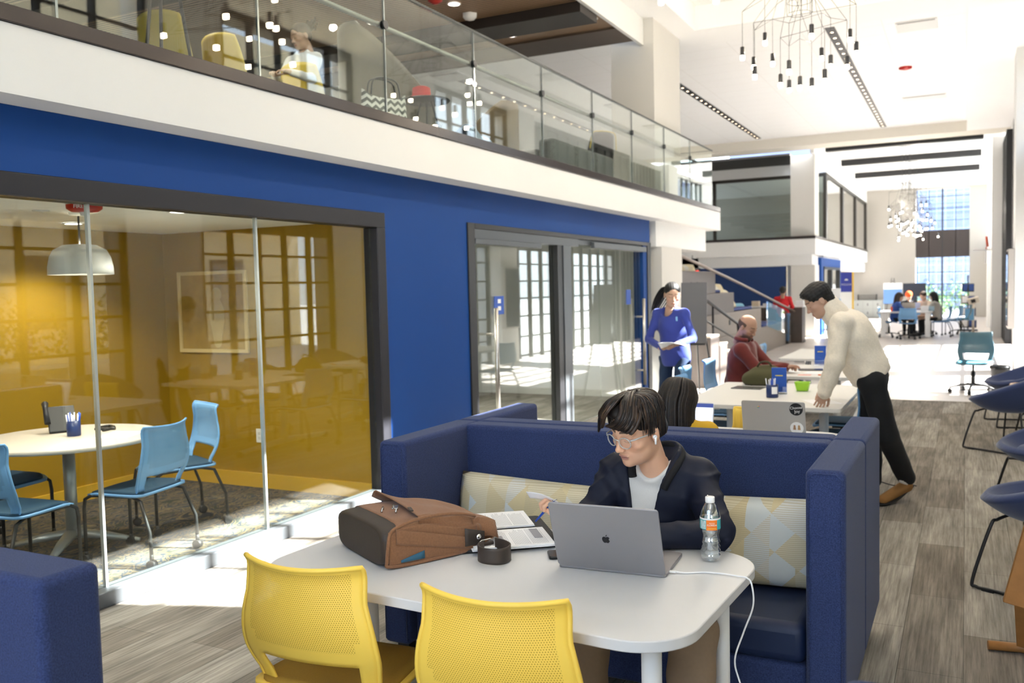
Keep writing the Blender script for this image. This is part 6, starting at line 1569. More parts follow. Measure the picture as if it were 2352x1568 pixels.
# woman in red at the counter
rx, ry = -4.28, 24.2
figure('person in a red sweater and jeans standing at the dark counter', dict(neck=(rx, ry, 1.26), chest=(rx, ry, 1.10), pel=(rx, ry, .82), shL=(rx-.17, ry, 1.20), shR=(rx+.17, ry, 1.20), elL=(rx-.24, ry+.02, .98), elR=(rx+.24, ry+.02, .98), wrL=(rx-.15, ry+.2, .92), wrR=(rx+.15, ry+.2, .95),
        hipL=(rx-.09, ry, .80), hipR=(rx+.09, ry, .80), knL=(rx-.09, ry+.02, .44), knR=(rx+.10, ry-.02, .44), anL=(rx-.09, ry, .09), anR=(rx+.11, ry, .09)),
       (rx, ry+.03, 1.385), (-.1, .95, -.25), (.35, .21, .15), pm('red_sweater', (.50, .015, .02), rough=.85), pm('washed_jeans', (.06, .12, .22), rough=.85), hair=hair_short(HAIRK, 1.08), h=.02, hh=.009, leg=(.09, .07, .055))
# group at the far table
def sitter(label, x, y, rot, top, hairf, skin=(.5, .32, .23), female=True, k=1.0):
    c, s = math.cos(rot), math.sin(rot)
    def T(a, b, z): return (x+(a*c-b*s)*k, y+(a*s+b*c)*k, z)
    return figure(label, dict(neck=T(0, .06, 1.0), chest=T(0, .02, .84), pel=T(0, -.02, .55), shL=T(-.17, .04, .94), shR=T(.17, .04, .94), elL=T(-.22, .2, .76), elR=T(.22, .2, .76), wrL=T(-.12, .40, .79), wrR=T(.12, .40, .79),
        hipL=T(-.09, 0, .53), hipR=T(.09, 0, .53), knL=T(-.1, .42, .53), knR=T(.1, .42, .53), anL=T(-.1, .40, .10), anR=T(.1, .40, .10)), T(0, .11, 1.135), (-.9*s, .9*c, -.35), skin, top, BLKT, hair=hairf, female=female, h=.024, hh=.010, leg=(.08, .065, .05))
sitter('woman in a blue sweater with long brown hair at the far white table', -1.78, 27.6, -PI/2+.2, pm('far_blue_sweater', (.03, .08, .30), rough=.85), hair_long(HAIRB, .3))
def hat_hair(t, R, c):
    hair_short(HAIRK)(t, R, c)
    V, F = surf_net(lambda P: s_max(d_ell(P, (0, -.01, .055), (.10, .115, .10)), -(P[..., 2]-.0), .01), (-.12, -.14, -.03), (.12, .13, .17), .01); merge_nets('knit_hat', [(V@R+c, F, (0, 0, 0))], pm('orange_knit', (.75, .10, .02), rough=.9), t)
sitter('person in an orange knit hat behind the far white table', -1.50, 29.0, PI, pm('far_black_top', (.02, .02, .025), rough=.85), hat_hair)
sitter('person with light brown hair in a cream sweater at the far table', -1.05, 28.9, 2.6, pm('far_cream_sweater', (.55, .45, .37), rough=.85), hair_short(HAIRB, 1.1))
sitter('woman with long black hair in a grey top at the far table', -.72, 27.9, PI/2-.25, pm('far_grey_top', (.33, .31, .28), rough=.85), hair_long(HAIRK, .35))
# woman upstairs
ux, uy = -5.66, 6.90
figure('woman with her hair in a bun seated upstairs behind the balcony glass', dict(neck=(ux, uy, UF+.99), chest=(ux, uy, UF+.82), pel=(ux, uy+.02, UF+.55), shL=(ux+.15, uy, UF+.92), shR=(ux-.15, uy, UF+.92), elL=(ux+.20, uy-.12, UF+.70), elR=(ux-.20, uy-.14, UF+.70), wrL=(ux+.14, uy-.36, UF+.72), wrR=(ux-.05, uy-.36, UF+.72),
        hipL=(ux+.09, uy, UF+.53), hipR=(ux-.09, uy, UF+.53), knL=(ux+.1, uy-.42, UF+.52), knR=(ux-.1, uy-.42, UF+.52), anL=(ux+.1, uy-.42, UF+.09), anR=(ux-.1, uy-.42, UF+.09)),
       (ux, uy-.03, UF+1.135), (-.30, -.90, -.32), (.48, .33, .25), pm('pale_blouse', (.60, .62, .64), rough=.8), BLKT, female=True, h=.02, hh=.008, rt=(.145, .10),
       hair=hair_ponytail(HAIRD, [((ux+.03, uy+.04, UF+1.24), .03), ((ux+.05, uy+.08, UF+1.29), .045), ((ux+.02, uy+.11, UF+1.26), .045), ((ux+.03, uy+.07, UF+1.22), .03)], bun=True))
# ---------------------------------------------------------------- white tables beyond the booth
def work_table(loc, w, d, label, group=None, rz=0, h=.735):
    t = thing('work_table', label, 'table', loc, rz, group)
    bm = B(); prism(bm, rrect(-w/2, w/2, -d/2, d/2, .03, 4), h-.032, h); obj('tabletop', bm, pm('grey_white_laminate', (.72, .70, .66), rough=.4), t, bevel=.003)
    for s in (-1, 1):
        bm = B(); cyl(bm, (s*(w/2-.22), 0, .06), (s*(w/2-.22), 0, h-.05), .036, n=16); box(bm, s*(w/2-.22)-.06, s*(w/2-.22)+.06, -d/2+.12, d/2-.12, h-.055, h-.033); obj('leg', bm, LEGW, t)
        bm = B(); tube(bm, [(s*(w/2-.22), -d/2+.1, .045), (s*(w/2-.22), 0, .075), (s*(w/2-.22), d/2-.1, .045)], [.02, .035, .02], 8); o = obj('foot', bm, LEGW, t)
        for a in (-1, 1): bm = B(); cyl(bm, (s*(w/2-.22)-.02, a*(d/2-.1), .03), (s*(w/2-.22)+.02, a*(d/2-.1), .03), .03, n=14); obj('caster', bm, LEGB, o)
    return t
work_table((-1.36, 7.38, 0), 1.17, 1.55, 'white table with the pen cup and green tub, beside the fleece student')
work_table((-1.40, 9.42, 0), 0.95, 1.28, 'white table the bald man in maroon works at')
work_table((-1.45, 11.65, 0), 1.05, 1.6, 'white table farthest back in the row behind the fleece student')
t = thing('booth_table', 'white table behind the navy booth holding the silver laptop with stickers', 'table', (-1.32, 5.13, 0))
bm = B(); prism(bm, rrect(-.73, .70, -.43, .43, .15, 10), .704, .735); obj('tabletop', bm, TWHITE, t, bevel=.003)
for x in (-.6, .6):
    for y in (-.3, .3): bm = B(); cyl(bm, (x, y, 0), (x, y, .704), .027, n=16); obj('leg', bm, LEGW, t)
grp = 'light blue chairs at the white tables'
dup(BC, (-1.93, 7.45, 0), math.radians(-88), 'light blue chair at the left end of the near white table', grp)
dup(BC, (-2.12, 8.30, 0), math.radians(-85), 'light blue chair just in front of the woman in blue, left of the bald man', grp)
dup(BC, (-2.03, 11.6, 0), math.radians(-80), 'light blue chair at the left of the farthest white table', grp)
dup(BC, (-2.12, 9.15, 0), math.radians(-90), 'light blue chair the bald man in maroon sits on', grp)
dup(BC, (-.93, 7.28, 0), math.radians(88), 'light blue chair with petrol pad between the sticker laptop and the fleece student', grp)
dup(YC, (-1.105, 5.40, 0), math.radians(178), 'yellow chair almost hidden behind the silver sticker laptop')
# laptops
SILVER = pm('silver_lid', (.42, .41, .40), rough=.4, metal=.3); WBEZ = pm('white_plastic', (.75, .77, .82), rough=.4)
cb, cl = make_laptop('laptop', 'silver laptop with round stickers standing open behind the booth', (-.955, 5.12, .7355), math.radians(0), .345, .235, .232, PI/2+.22, SILVER, SILVER)
def disc(parent, name, x, y, r, m, z=.0037, n=28):
    bm = B(); prism(bm, [(x+r*math.cos(a), y+r*math.sin(a)) for a in np.linspace(0, 2*PI, n, endpoint=False)], z, z+.0004); return obj(name, bm, m, parent)
# on the lid the outside is +z, so text reads from the front
STK = pm('sticker_black', (.01, .01, .012)); STW = pm('sticker_white', (.85, .85, .85))
s1 = disc(cl, 'sticker', .125, .190, .036, STK)
for body, x, y, sz in (('Choose', .125, .199, .021), ('Joy', .130, .178, .024)):
    text_obj('sticker_text', body, sz, STW, (x, y, .0043), (0, 0, .12), s1, depth=.0002)
s2 = disc(cl, 'sticker', .125, .080, .036, STW)
for x, c in ((.113, (.35, .2, .12)), (.137, (.5, .3, .15))):
    bm = B(); prism(bm, [(x+.006*math.cos(a), .092+.006*math.sin(a)) for a in np.linspace(0, 2*PI, 12, endpoint=False)], .0042, .0045); prism(bm, [(x-.008, .07), (x+.008, .07), (x+.006, .087), (x-.006, .087)], .0042, .0045); obj('sticker_figure', bm, pm('figure_brown%d' % int(c[0]*100), c), s2)
for k, c in enumerate(((.7, .1, .05), (.8, .6, .1), (.1, .45, .2), (.1, .3, .7))):
    a = k*PI/2; bm = B(); prism(bm, [(-.078+.007*math.cos(a+q), .196+.007*math.sin(a+q)) for q in (0, .4, .8, 1.2)]+[(-.078, .196)], .0036, .0040); obj('maker_mark', bm, pm('mark_%d' % k, c), cl)
def doc_screen(nt, b, N, L):
    tc = N('TexCoord'); sx = N('SeparateXYZ'); L(tc.outputs['Object'], sx.inputs[0]); r = N('ValToRGB'); r.color_ramp.interpolation = 'CONSTANT'
    m_ = N('Math'); m_.operation = 'MULTIPLY'; m_.inputs[1].default_value = 4.6; L(sx.outputs[1], m_.inputs[0]); L(m_.outputs[0], r.inputs[0])
    e = r.color_ramp.elements; e[0].color = (.55, .62, .80, 1); e[1].position = .72; e[1].color = (.75, .80, .92, 1); q = e.new(.90); q.color = (.03, .05, .20, 1)
    L(r.outputs[0], b.inputs['Base Color']); L(r.outputs[0], b.inputs['Emission Color']); b.inputs['Emission Strength'].default_value = .55
SCR = nodemat('document_screen', doc_screen)
ml, mlid = make_laptop('laptop', 'white laptop with a document on screen in front of the long-haired girl', (-1.42, 4.92, .7355), PI, .325, .227, .225, PI/2+.26, WBEZ, WBEZ, SCR)
def slab(name, label, cat, c, size, rz, m, z=.7355, h=.001, grp=None):
    bm = B(); box(bm, -size[0]/2, size[0]/2, -size[1]/2, size[1]/2, 0, h); o = obj(name, bm, m); o.location = (c[0], c[1], z); o.rotation_euler = (0, 0, rz); return tag(o, label, cat, grp)
slab('paper_sheet', 'white sheet lying at the right end of the table behind the booth', 'paper', (-.74, 5.3), (.22, .28), .3, PAP)
slab('paper_sheet', 'white sheet beside the white laptop behind the booth', 'paper', (-1.17, 5.33), (.10, .28), .1, PAP)
# things on the near white table
t = pen_cup((-1.345, 7.13, .7355), 'dark blue pen cup with a white label in front of the blue brochures', h=.10, r=.046, n=12, seed=9)
bm = B(); arcband(bm, .0475, .1, 1.1, .03, .085, 8); obj('label', bm, PAP, t)
BRB = pm('brochure_blue', (.02, .09, .42), rough=.4)
def brochure(loc, rz, label, h=.20, w=.115, top=None):
    t = thing('brochure_stand', label, 'brochure stand', loc, rz)
    bm = B(); obox(bm, (0, 0, h/2+.012), (1, 0, 0), (0, 1, .12), (0, -.12, 1), w, .012, h); obj('brochures', bm, BRB, t)
    bm = B(); obox(bm, (0, -.009, h*.82), (1, 0, 0), (0, 1, .12), (0, -.12, 1), w*.7, .003, .008); obox(bm, (0, -.009, h*.74), (1, 0, 0), (0, 1, .12), (0, -.12, 1), w*.5, .003, .008); obj('print_lines', bm, pm('brochure_yellow', (.75, .6, .1)), t)
    bm = B(); box(bm, -w/2-.004, w/2+.004, -.03, .03, 0, .006); box(bm, -w/2-.004, w/2+.004, -.03, -.026, 0, .06); obj('stand', bm, glass_mat('clear_stand', (.9, .92, .95), 1.5), t)
    if top: bm = B(); obox(bm, (0, -.009, h*.98), (1, 0, 0), (0, 1, .12), (0, -.12, 1), w, .003, .03); obj('green_band', bm, top, t)
brochure((-1.335, 7.37, .7355), .1, 'blue brochures in a clear stand behind the dark pen cup')
brochure((-1.38, 9.98, .7355), .1, 'blue brochures with a green band beside the fleece student\'s sleeve', top=pm('brochure_green', (.08, .35, .2)))
t = thing('food_tub', 'lime green plastic tub of snacks on the near white table', 'container', (-1.195, 7.62, .7355))
bm = B(); gridsurf(bm, lambda u, v: ((.045+.018*v)*math.copysign(abs(math.cos(2*PI*u))**.5, math.cos(2*PI*u)), (.038+.014*v)*math.copysign(abs(math.sin(2*PI*u))**.5, math.sin(2*PI*u)), .002+.072*v), 32, 6); obj('tub', bm, pm('lime_plastic', (.32, .62, .03), rough=.3), t, solid=.002)
bm = B(); lathe(bm, [(.001, .03), (.045, .03)], n=16, cap=False); obj('snacks', bm, pm('snack_olive', (.25, .2, .03), noise=.5, nscale=60), t)
slab('tablet', 'dark grey tablet lying flat on the near white table', 'tablet', (-1.65, 7.70), (.25, .18), -.1, pm('tablet_grey', (.10, .10, .10), rough=.25), h=.007)
slab('paper_sheet', 'white sheet under the fleece student\'s hand', 'paper', (-.95, 6.95), (.21, .28), .5, PAP)
t = thing('backpack', 'olive green backpack slumped between the two white tables', 'bag', (-1.58, 7.98, .7355), .1)
cloth('body', lambda P: s_min(d_ell(P, (0, 0, .05), (.19, .10, .09)), d_ell(P, (.03, .02, .10), (.12, .08, .08)), .05)+wr(P, .006, .8), (-.25, -.16, .002), (.25, .17, .22), .012, pm('olive_nylon', (.065, .06, .022), rough=.8), t)
bm = B(); tube(bm, chain([(-.05, -.02, .16), (-.02, -.03, .20), (.04, -.03, .205), (.07, -.02, .17)]), .008, 8); obj('strap', bm, pm('olive_strap', (.05, .045, .02)), t)
slab('paper_sheet', 'white papers spread in front of the bald man', 'paper', (-1.62, 9.25), (.30, .22), .2, PAP)
slab('notebook', 'open white notebook with grey print on the bald man\'s table', 'notebook', (-1.25, 9.1), (.30, .22), -.1, PAP, h=.008)
slab('tablet', 'black tablet on the middle white table beside the notebook', 'tablet', (-1.40, 9.45), (.24, .17), .2, pm('gloss_black', (.01, .01, .01)), h=.008)
slab('paper_sheet', 'pale pink printed sheet on the middle white table', 'paper', (-1.38, 8.93), (.12, .10), 0, pm('pink_paper', (.75, .35, .30)))
bm = B(); cyl(bm, (-1.25, 8.90, .742), (-1.12, 8.97, .742), .006, n=8); tag(obj('marker', bm, pm('orange_marker', (.8, .2, .05))), 'orange marker pen on the middle white table', 'pen')
# easel board beside the woman
def easel(loc, rz, label, bw, bh, bz, board, legm=LEGB, top=1.72, deco=None):
    t = thing('easel', label, 'easel', loc, rz)
    for s in (-1, 1): bm = B(); cyl(bm, (s*.30, -.12, 0), (s*.04, .05, top), .012, n=8); obj('leg', bm, legm, t)
    bm = B(); cyl(bm, (0, .55, 0), (0, .06, top-.1), .012, n=8); obj('leg', bm, legm, t)
    bm = B(); obox(bm, (0, -.03, bz+bh/2), (1, 0, 0), (0, 1, -.15), (0, .15, 1), bw, .02, bh); b = obj('board', bm, board, t)
    bm = B(); box(bm, -bw*.45, bw*.45, -.11, -.06, bz-.02, bz); obj('ledge', bm, legm, t)
    return t, b
easel((-3.42, 12.45, 0), math.radians(8), 'dark grey presentation board on an easel behind the woman in blue', .36, .86, .80, pm('board_grey', (.16, .16, .17), rough=.6), top=1.66)
# ---------------------------------------------------------------- stepped seating, x < -4.2
WOODD = pm('dark_wood_laminate', (.075, .058, .050), rough=.45, noise=.15, nscale=12); WOODG = pm('grey_wood_laminate', (.20, .165, .14), rough=.5, noise=.1, nscale=14)
t = thing('stepped_seating', 'dark wood stepped seating rising to the left of the hall', 'bleacher', (0, 0, 0))
for i, (y1, z0, z1) in enumerate(((24.9, 0, .60), (21.0, .602, 1.05), (18.3, 1.052, 1.45), (16.8, 1.452, 1.86))):
    bm = B(); box(bm, -7.6, -4.2, 14.0, y1, z0, z1); obj('tier', bm, WOODG if i < 2 else WOODD, t, bevel=.01)
bm = B()
for x, y, z in ((-4.195, 17.9, .86), (-4.195, 24.2, .25)): box(bm, x, x+.008, y-.06, y+.06, z-.05, z+.05)
obj('floor_box', bm, LEGB, t)
t = thing('stairs', 'short pale-treaded stairs with dark sides beside the stepped seating', 'stairs', (0, 0, 0))
for k in range(5):
    bm = B(); box(bm, -4.19, -3.55, 13.85+.55*k, 14.4+.55*k+.02, 0, .82-.16*k-.03); obj('riser', bm, WOODD, t)
    bm = B(); box(bm, -4.19, -3.55, 13.85+.55*k, 14.4+.55*k+.03, .82-.16*k-.03, .82-.16*k); obj('tread', bm, pm('pale_tread', (.50, .42, .34)), t)
PADB = pm('slate_blue_pad', (.06, .08, .22), rough=.9)
for i, (c, l) in enumerate((((-4.62, 22.2, .601), 'slate blue seat pad on the lowest seating tier'), ((-4.7, 17.6+2.0, 1.051), 'slate blue seat pad on the second seating tier'), ((-4.75, 16.9, 1.451), 'slate blue seat pad on the third seating tier'))):
    bm = B(); box(bm, -.40, .40, -.9, .9, 0, .06); o = obj('seat_pad', bm, PADB, bevel=.02); o.location = c; tag(o, l, 'seat pad', 'pads on the stepped seating')
def cushion_obj(loc, rz, m, label, s=.46, lean=.12, grp=None):
    bm = B(); pillow(bm, -s/2, s/2, 0, 0, s, .16, lean=lean); o = obj('throw_pillow', bm, m, smooth=True); o.location = loc; o.rotation_euler = (0, 0, rz); return tag(o, label, 'pillow', grp)
g_ = 'throw pillows on the stepped seating'
cushion_obj((-4.55, 20.4, .661), PI/2-.4, pm('pale_blue_cloth', (.22, .45, .58), rough=.9), 'light blue throw pillow on the lowest tier beside the bald man\'s head', .52, grp=g_)
for i, (y, x) in enumerate(((17.6, -4.75), (18.35, -4.62), (19.05, -4.55))): cushion_obj((x, y+.1, 1.111), .5+.5*i, PATT, ('patterned cream pillow on the second tier, nearest the white column', 'patterned cream pillow in the middle of the second tier', 'patterned cream pillow lowest of the three on the second tier')[i], (.56, .52, .40)[i], grp=g_)
cushion_obj((-4.7, 16.5, 1.511), .8, PATT, 'patterned cream pillow on the third tier above the woman in blue', .5, grp=g_)
RAILM = pm('bronze_rail', (.16, .12, .10), rough=.35, metal=.6)
t = thing('stair_rail', 'long sloping glass-sided handrail over the stepped seating', 'railing', (0, 0, 0))
bm = B(); tube(bm, chain([(-4.1, 13.85, 2.13), (-4.1, 17.9, 1.68), (-4.1, 22, 1.19), (-4.1, 25.6, .76), (-4.1, 25.95, .68), (-4.1, 25.98, .45)]), .028, 10); obj('handrail', bm, RAILM, t)
bm = B(); tube(bm, [(-6.0, 14.2, 2.35), (-6.0, 19, 1.75), (-6.0, 22.5, 1.3)], .025, 8); obj('handrail', bm, RAILM, t)
for y, z in ((25.0, .82), (25.9, .70)): bm = B(); cyl(bm, (-4.1, y, 0), (-4.1, y, z), .02, n=8); obj('post', bm, BLACKM, t)
bm = B(); vs = [bm.verts.new(p) for p in ((-4.13, 21.3, .62), (-4.13, 25.5, .1), (-4.13, 25.5, .70), (-4.13, 21.3, 1.2))]; bm.faces.new(vs); obj('glass_panel', bm, GLASS, t, solid=.01)
t = thing('stair_rail', 'dark handrail beside the short stairs next to the bald man', 'railing', (0, 0, 0))
bm = B(); tube(bm, [(-3.9, 13.9, 1.58), (-3.9, 17.3, .86), (-3.9, 17.4, .6)], .026, 8); tube(bm, [(-3.9, 13.9, 1.22), (-3.9, 16.9, .62)], .018, 8); obj('handrail', bm, BLACKM, t)
for y, z in ((17.35, .85), (15.4, 1.26)): bm = B(); cyl(bm, (-3.9, y, 0), (-3.9, y, z), .018, n=8); obj('post', bm, BLACKM, t)
# counter, wall items
t = thing('counter', 'dark wood counter with a white top in front of the navy wall', 'counter', (-4.62, 25.1, 0))
bm = B(); box(bm, -.75, .72, -.22, .3, 0, .955); obj('body', bm, WOODD, t); bm = B(); box(bm, -.8, .76, -.26, .34, .955, .99); obj('worktop', bm, TWHITE, t, bevel=.004)
for i, (x, m_, l) in enumerate(((-5.15, pm('beige_box', (.6, .5, .38)), 'beige box at the left end of the dark counter'), (-4.85, TWHITE, 'low white tray of leaflets on the dark counter'), (-3.98, TWHITE, 'small white box at the right end of the dark counter'))):
    bm = B(); box(bm, -.1, .1, -.08, .08, 0, (.14, .07, .13)[i]); o = obj('leaflet_box', bm, m_, bevel=.008); o.location = (x, 25.05, .991); tag(o, l, 'box')
t = thing('exit_sign', 'red EXIT sign hanging by the white column above the stepped seating', 'sign', (-6.62, 24.0, 1.80), .45)
bm = B(); box(bm, -.16, .16, -.02, .02, 0, .20); obj('housing', bm, pm('exit_red', (.7, .02, .02), emit=(1, .05, .04), estr=1.2), t)
text_obj('sign_text', 'EXIT', .13, pm('exit_white', (.95, .8, .8)), (0, -.022, .10), (PI/2, 0, 0), t, depth=.001)
bm = B(); cyl(bm, (0, 0, .2), (0, 0, .62), .012, n=8); obj('stem', bm, BLACKM, t)
t = thing('glass_partition', 'dark glass partition with screens glowing behind it, left of the navy wall', 'partition', (0, 0, 0))
bm = B(); box(bm, -10.2, -7.5, 26.9, 26.93, 0, 2.1); obj('pane', bm, GLASSD, t)
bm = B()
for x in (-10.2, -8.8, -7.5): box(bm, x-.04, x+.04, 26.86, 26.97, 0, 2.12)
obj('post', bm, BLACKM, t)
for i, (x, z, c, l) in enumerate(((-8.35, 1.25, (.1, .3, .8), 'tall blue-lit screen behind the dark glass partition'), (-7.75, .75, (.05, .5, .1), 'green-lit screen behind the dark glass partition'))):
    bm = B(); box(bm, x-.14, x+.14, 27.2, 27.24, z-.4, z+.4); box(bm, x-.03, x+.03, 27.2, 27.24, 0, z-.4); tag(obj('screen', bm, pm('scr%d' % i, c, emit=c, estr=1.0)), l, 'screen')
# ---------------------------------------------------------------- far hall
NAV = pm('banner_blue', (.03, .045, .32), rough=.5)
t = thing('banner_stand', 'tall blue and white pull-up banner beside the rear blue wall', 'banner', (-3.12, 28.0, 0), 0.1)
bm = B(); box(bm, -.17, .14, -.01, .01, 1.30, 1.88); obj('blue_panel', bm, NAV, t); bm = B(); box(bm, -.17, .14, -.01, .01, .10, 1.30); obj('white_panel', bm, pm('banner_white', (.8, .8, .78)), t)
bm = B(); box(bm, .14, .19, -.012, .012, .10, 1.88); obj('gold_edge', bm, pm('banner_gold', (.75, .48, .06)), t); bm = B(); box(bm, -.19, .19, -.12, .12, 0, .10); obj('base', bm, GREYM, t)
text_obj('banner_text', 'ROLLINS', .072, TWHITE, (-.015, -.012, 1.52), (PI/2, 0, 0), t, depth=.001)
disc_ = B(); prism(disc_, [(-.015+.05*math.cos(a), .05*math.sin(a)) for a in np.linspace(0, PI, 12)], 0, .002); o = obj('banner_emblem', disc_, TWHITE, t); o.rotation_euler = (PI/2, 0, 0); o.location = (0, -.011, 1.64)
t = thing('display_board', 'white and light blue display board standing left of the blue banner', 'display board', (-3.30, 26.6, 0))
bm = B(); box(bm, -.22, .17, -.015, .015, 1.13, 1.42); obj('header', bm, pm('board_white', (.85, .87, .9)), t); bm = B(); box(bm, -.22, .17, -.015, .015, .25, 1.13); obj('panel', bm, pm('board_lightblue', (.25, .5, .75)), t)
for x in (-.2, .15): bm = B(); cyl(bm, (x, 0, 0), (x, 0, .25), .012, n=8); obj('leg', bm, BLACKM, t)
t = thing('locker_cabinet', 'low grey locker cabinet with six doors against the far wall', 'cabinet', (-3.75, 41.6, 0))
LOC = pm('locker_grey', (.30, .32, .31), rough=.5)
bm = B(); box(bm, -.62, .60, -.25, .25, 0, .78); obj('body', bm, LOC, t)
for r in range(2):
    for c in range(3):
        bm = B(); x0 = -.60+c*.40; box(bm, x0+.01, x0+.38, -.265, -.251, .05+r*.36, .39+r*.36); o = obj('door', bm, pm('locker_door', (.34, .36, .35), rough=.5), t)
        bm = B(); box(bm, x0+.17, x0+.20, -.28, -.266, .18+r*.36, .28+r*.36); obj('handle', bm, BLACKM, o)
t = thing('paper_sorter', 'black wire paper sorter standing on the grey locker cabinet', 'sorter', (-3.78, 41.6, .781))
for k in range(4): bm = B(); box(bm, -.38, .34, -.2, .2, .02+k*.06, .035+k*.06); obj('shelf', bm, BLACKM, t)
bm = B(); box(bm, -.40, -.38, -.2, .2, 0, .24); box(bm, .34, .36, -.2, .2, 0, .24); obj('side_frame', bm, BLACKM, t)
t, b_ = easel((-2.76, 41.2, 0), .05, 'white and blue poster on an easel against the far wall', .72, .85, .62, pm('poster_blue', (.12, .25, .55)), top=1.70)
bm = B(); obox(bm, (0, -.04+.06, 1.36), (1, 0, 0), (0, 1, -.15), (0, .15, 1), .72, .03, .26); obj('header', bm, pm('board_white', (.85, .87, .9)), t)
bm = B(); box(bm, -.4, .4, -.04, .04, 0, .50); box(bm, -.1, .1, -.1, .1, -.3, 0); o = obj('monitor', bm, pm('monitor_black', (.015, .02, .035), rough=.3)); o.location = (-1.75, 37.5, .98); tag(o, 'dark monitor behind the far white table', 'monitor')
t = thing('monitor_desk', 'low desk carrying the dark monitor behind the far table', 'desk', (-1.75, 37.5, 0))
bm = B(); box(bm, -.6, .6, -.3, .3, .64, .675); obj('top', bm, TWHITE, t)
for x in (-.5, .5): bm = B(); box(bm, x-.03, x+.03, -.25, .25, 0, .64); obj('leg', bm, LEGW, t)
work_t = thing('work_table', 'far white table with thick legs where four people sit', 'table', (-1.50, 27.75, 0))
bm = B(); box(bm, -.70, .68, -.55, .75, .695, .735); obj('tabletop', bm, TWHITE, work_t, bevel=.005)
for x in (-.58, .56):
    for y in (-.45, .65): bm = B(); box(bm, x-.06, x+.06, y-.04, y+.04, .03, .695); obj('leg', bm, LEGW, work_t)
SC = make_chair('moulded_chair', 'light blue swivel chair with its back to us at the far white table', PERF_B, PLB, CUB, 'swivel', 'chairs at the far white table')
SC.location = (-1.40, 26.75, 0)
dup(SC, (-1.95, 27.6, 0), -PI/2+.1, 'light blue chair under the woman in the blue sweater at the far table')
dup(BC, (-.62, 27.9, 0), PI/2-.1, 'light blue chair right of the far white table, nearest its corner', 'chairs at the far white table')
dup(BC, (-.35, 28.6, 0), PI/2-.2, 'light blue chair behind the first one right of the far white table', 'chairs at the far white table')
dup(SC, (-1.05, 29.05, 0), PI, 'light blue chair under the person in the cream sweater at the far table')
dup(SC, (-1.5, 29.15, 0), PI, 'light blue chair under the person in the orange hat at the far table')
TC = make_chair('moulded_chair', 'teal swivel chair standing alone in the sunny aisle', PERF_T, PLT, CUT, 'swivel')
TC.location = (.10, 14.25, 0); TC.rotation_euler = (0, 0, PI-.15)
dup(TC, (-.12, 29.3, 0), PI/2, 'teal chair beside the brochure rack near the far window', None)
for x, y, w, h, m_, l in ((-1.86, 27.35, .05, .14, pm('orange_box', (.75, .12, .03)), 'orange card box on the left end of the far table'), (-1.02, 27.5, .20, .15, TWHITE, 'white and green carton on the far table'), (-.85, 27.6, .14, .13, pm('steel_box', (.3, .42, .5)), 'grey-blue box on the far table')):
    bm = B(); box(bm, -w/2, w/2, -.05, .05, 0, h); o = obj('carton', bm, m_); o.location = (x, y, .7355); tag(o, l, 'box')
l1, _ = make_laptop('laptop', 'beige laptop open on the far white table', (-1.45, 27.85, .7355), 0, .34, .24, .23, PI/2+.15, pm('beige_lid', (.5, .45, .36)), SILVER)
bm = B(); obox(bm, (0, 0, .12), (1, 0, 0), (0, 1, 0), (0, 0, 1), .22, .02, .22); box(bm, -.1, .1, -.06, .06, 0, .012); o = obj('phone_dock', bm, pm('bright_tablet', (.6, .65, .85))); o.location = (-1.27, 28.15, .7355); tag(o, 'bright white tablet propped up in the middle of the far table', 'tablet')
# brochure rack and kiosk
t = thing('brochure_rack', 'dark tiered brochure rack by the far window', 'rack', (.06, 31.0, 0))
RK = pm('rack_dark', (.03, .035, .05), rough=.5)
for k in range(4):
    z = .22+k*.37; wd = .52-.05*k
    bm = B(); obox(bm, (0, -.05+.03*k, z), (1, 0, 0), (0, .8, .6), (0, -.6, .8), wd*.92, .03, .30); o = obj('tier', bm, RK if k % 2 else pm('rack_grey', (.25, .24, .22)), t)
    for x in (-.10, .12): bm = B(); obox(bm, (x*wd*2, -.075+.03*k, z+.01), (1, 0, 0), (0, .8, .6), (0, -.6, .8), wd*.36, .02, .24); obj('brochure', bm, pm('brochure_navy', (.04, .09, .30)) if x > 0 or k == 3 else PAP, o)
bm = B(); prism(bm, [(-.27, -.15), (.27, -.15), (.27, .2), (-.27, .2)], 0, .05); box(bm, -.02, .02, 0, .04, .05, 1.72); obj('frame', bm, RK, t)
t = thing('tablet_kiosk', 'beige tablet kiosk on a post in front of the brochure rack', 'kiosk', (.20, 29.9, 0))
bm = B(); cyl(bm, (0, 0, 0), (0, 0, .86), .035, n=12); lathe(bm, [(.17, 0), (.17, .015), (.001, .02)], n=20, cap=False); obj('post', bm, pm('kiosk_beige', (.52, .46, .38)), t)
bm = B(); obox(bm, (0, -.02, .96), (1, 0, .25), (0, .7, .7), (-.2, -.7, .7), .30, .03, .24); h_ = obj('head', bm, pm('kiosk_cream', (.75, .68, .58)), t)
bm = B(); obox(bm, (0, -.036, .945), (1, 0, .25), (0, .7, .7), (-.2, -.7, .7), .12, .01, .14); obj('screen', bm, LEGB, h_)
bm = B(); obox(bm, (-.10, -.05, .55), (1, 0, 0), (0, 1, 0), (0, 0, 1), .24, .03, .34); obj('brochure_holder', bm, pm('holder_blue', (.12, .3, .5)), t)
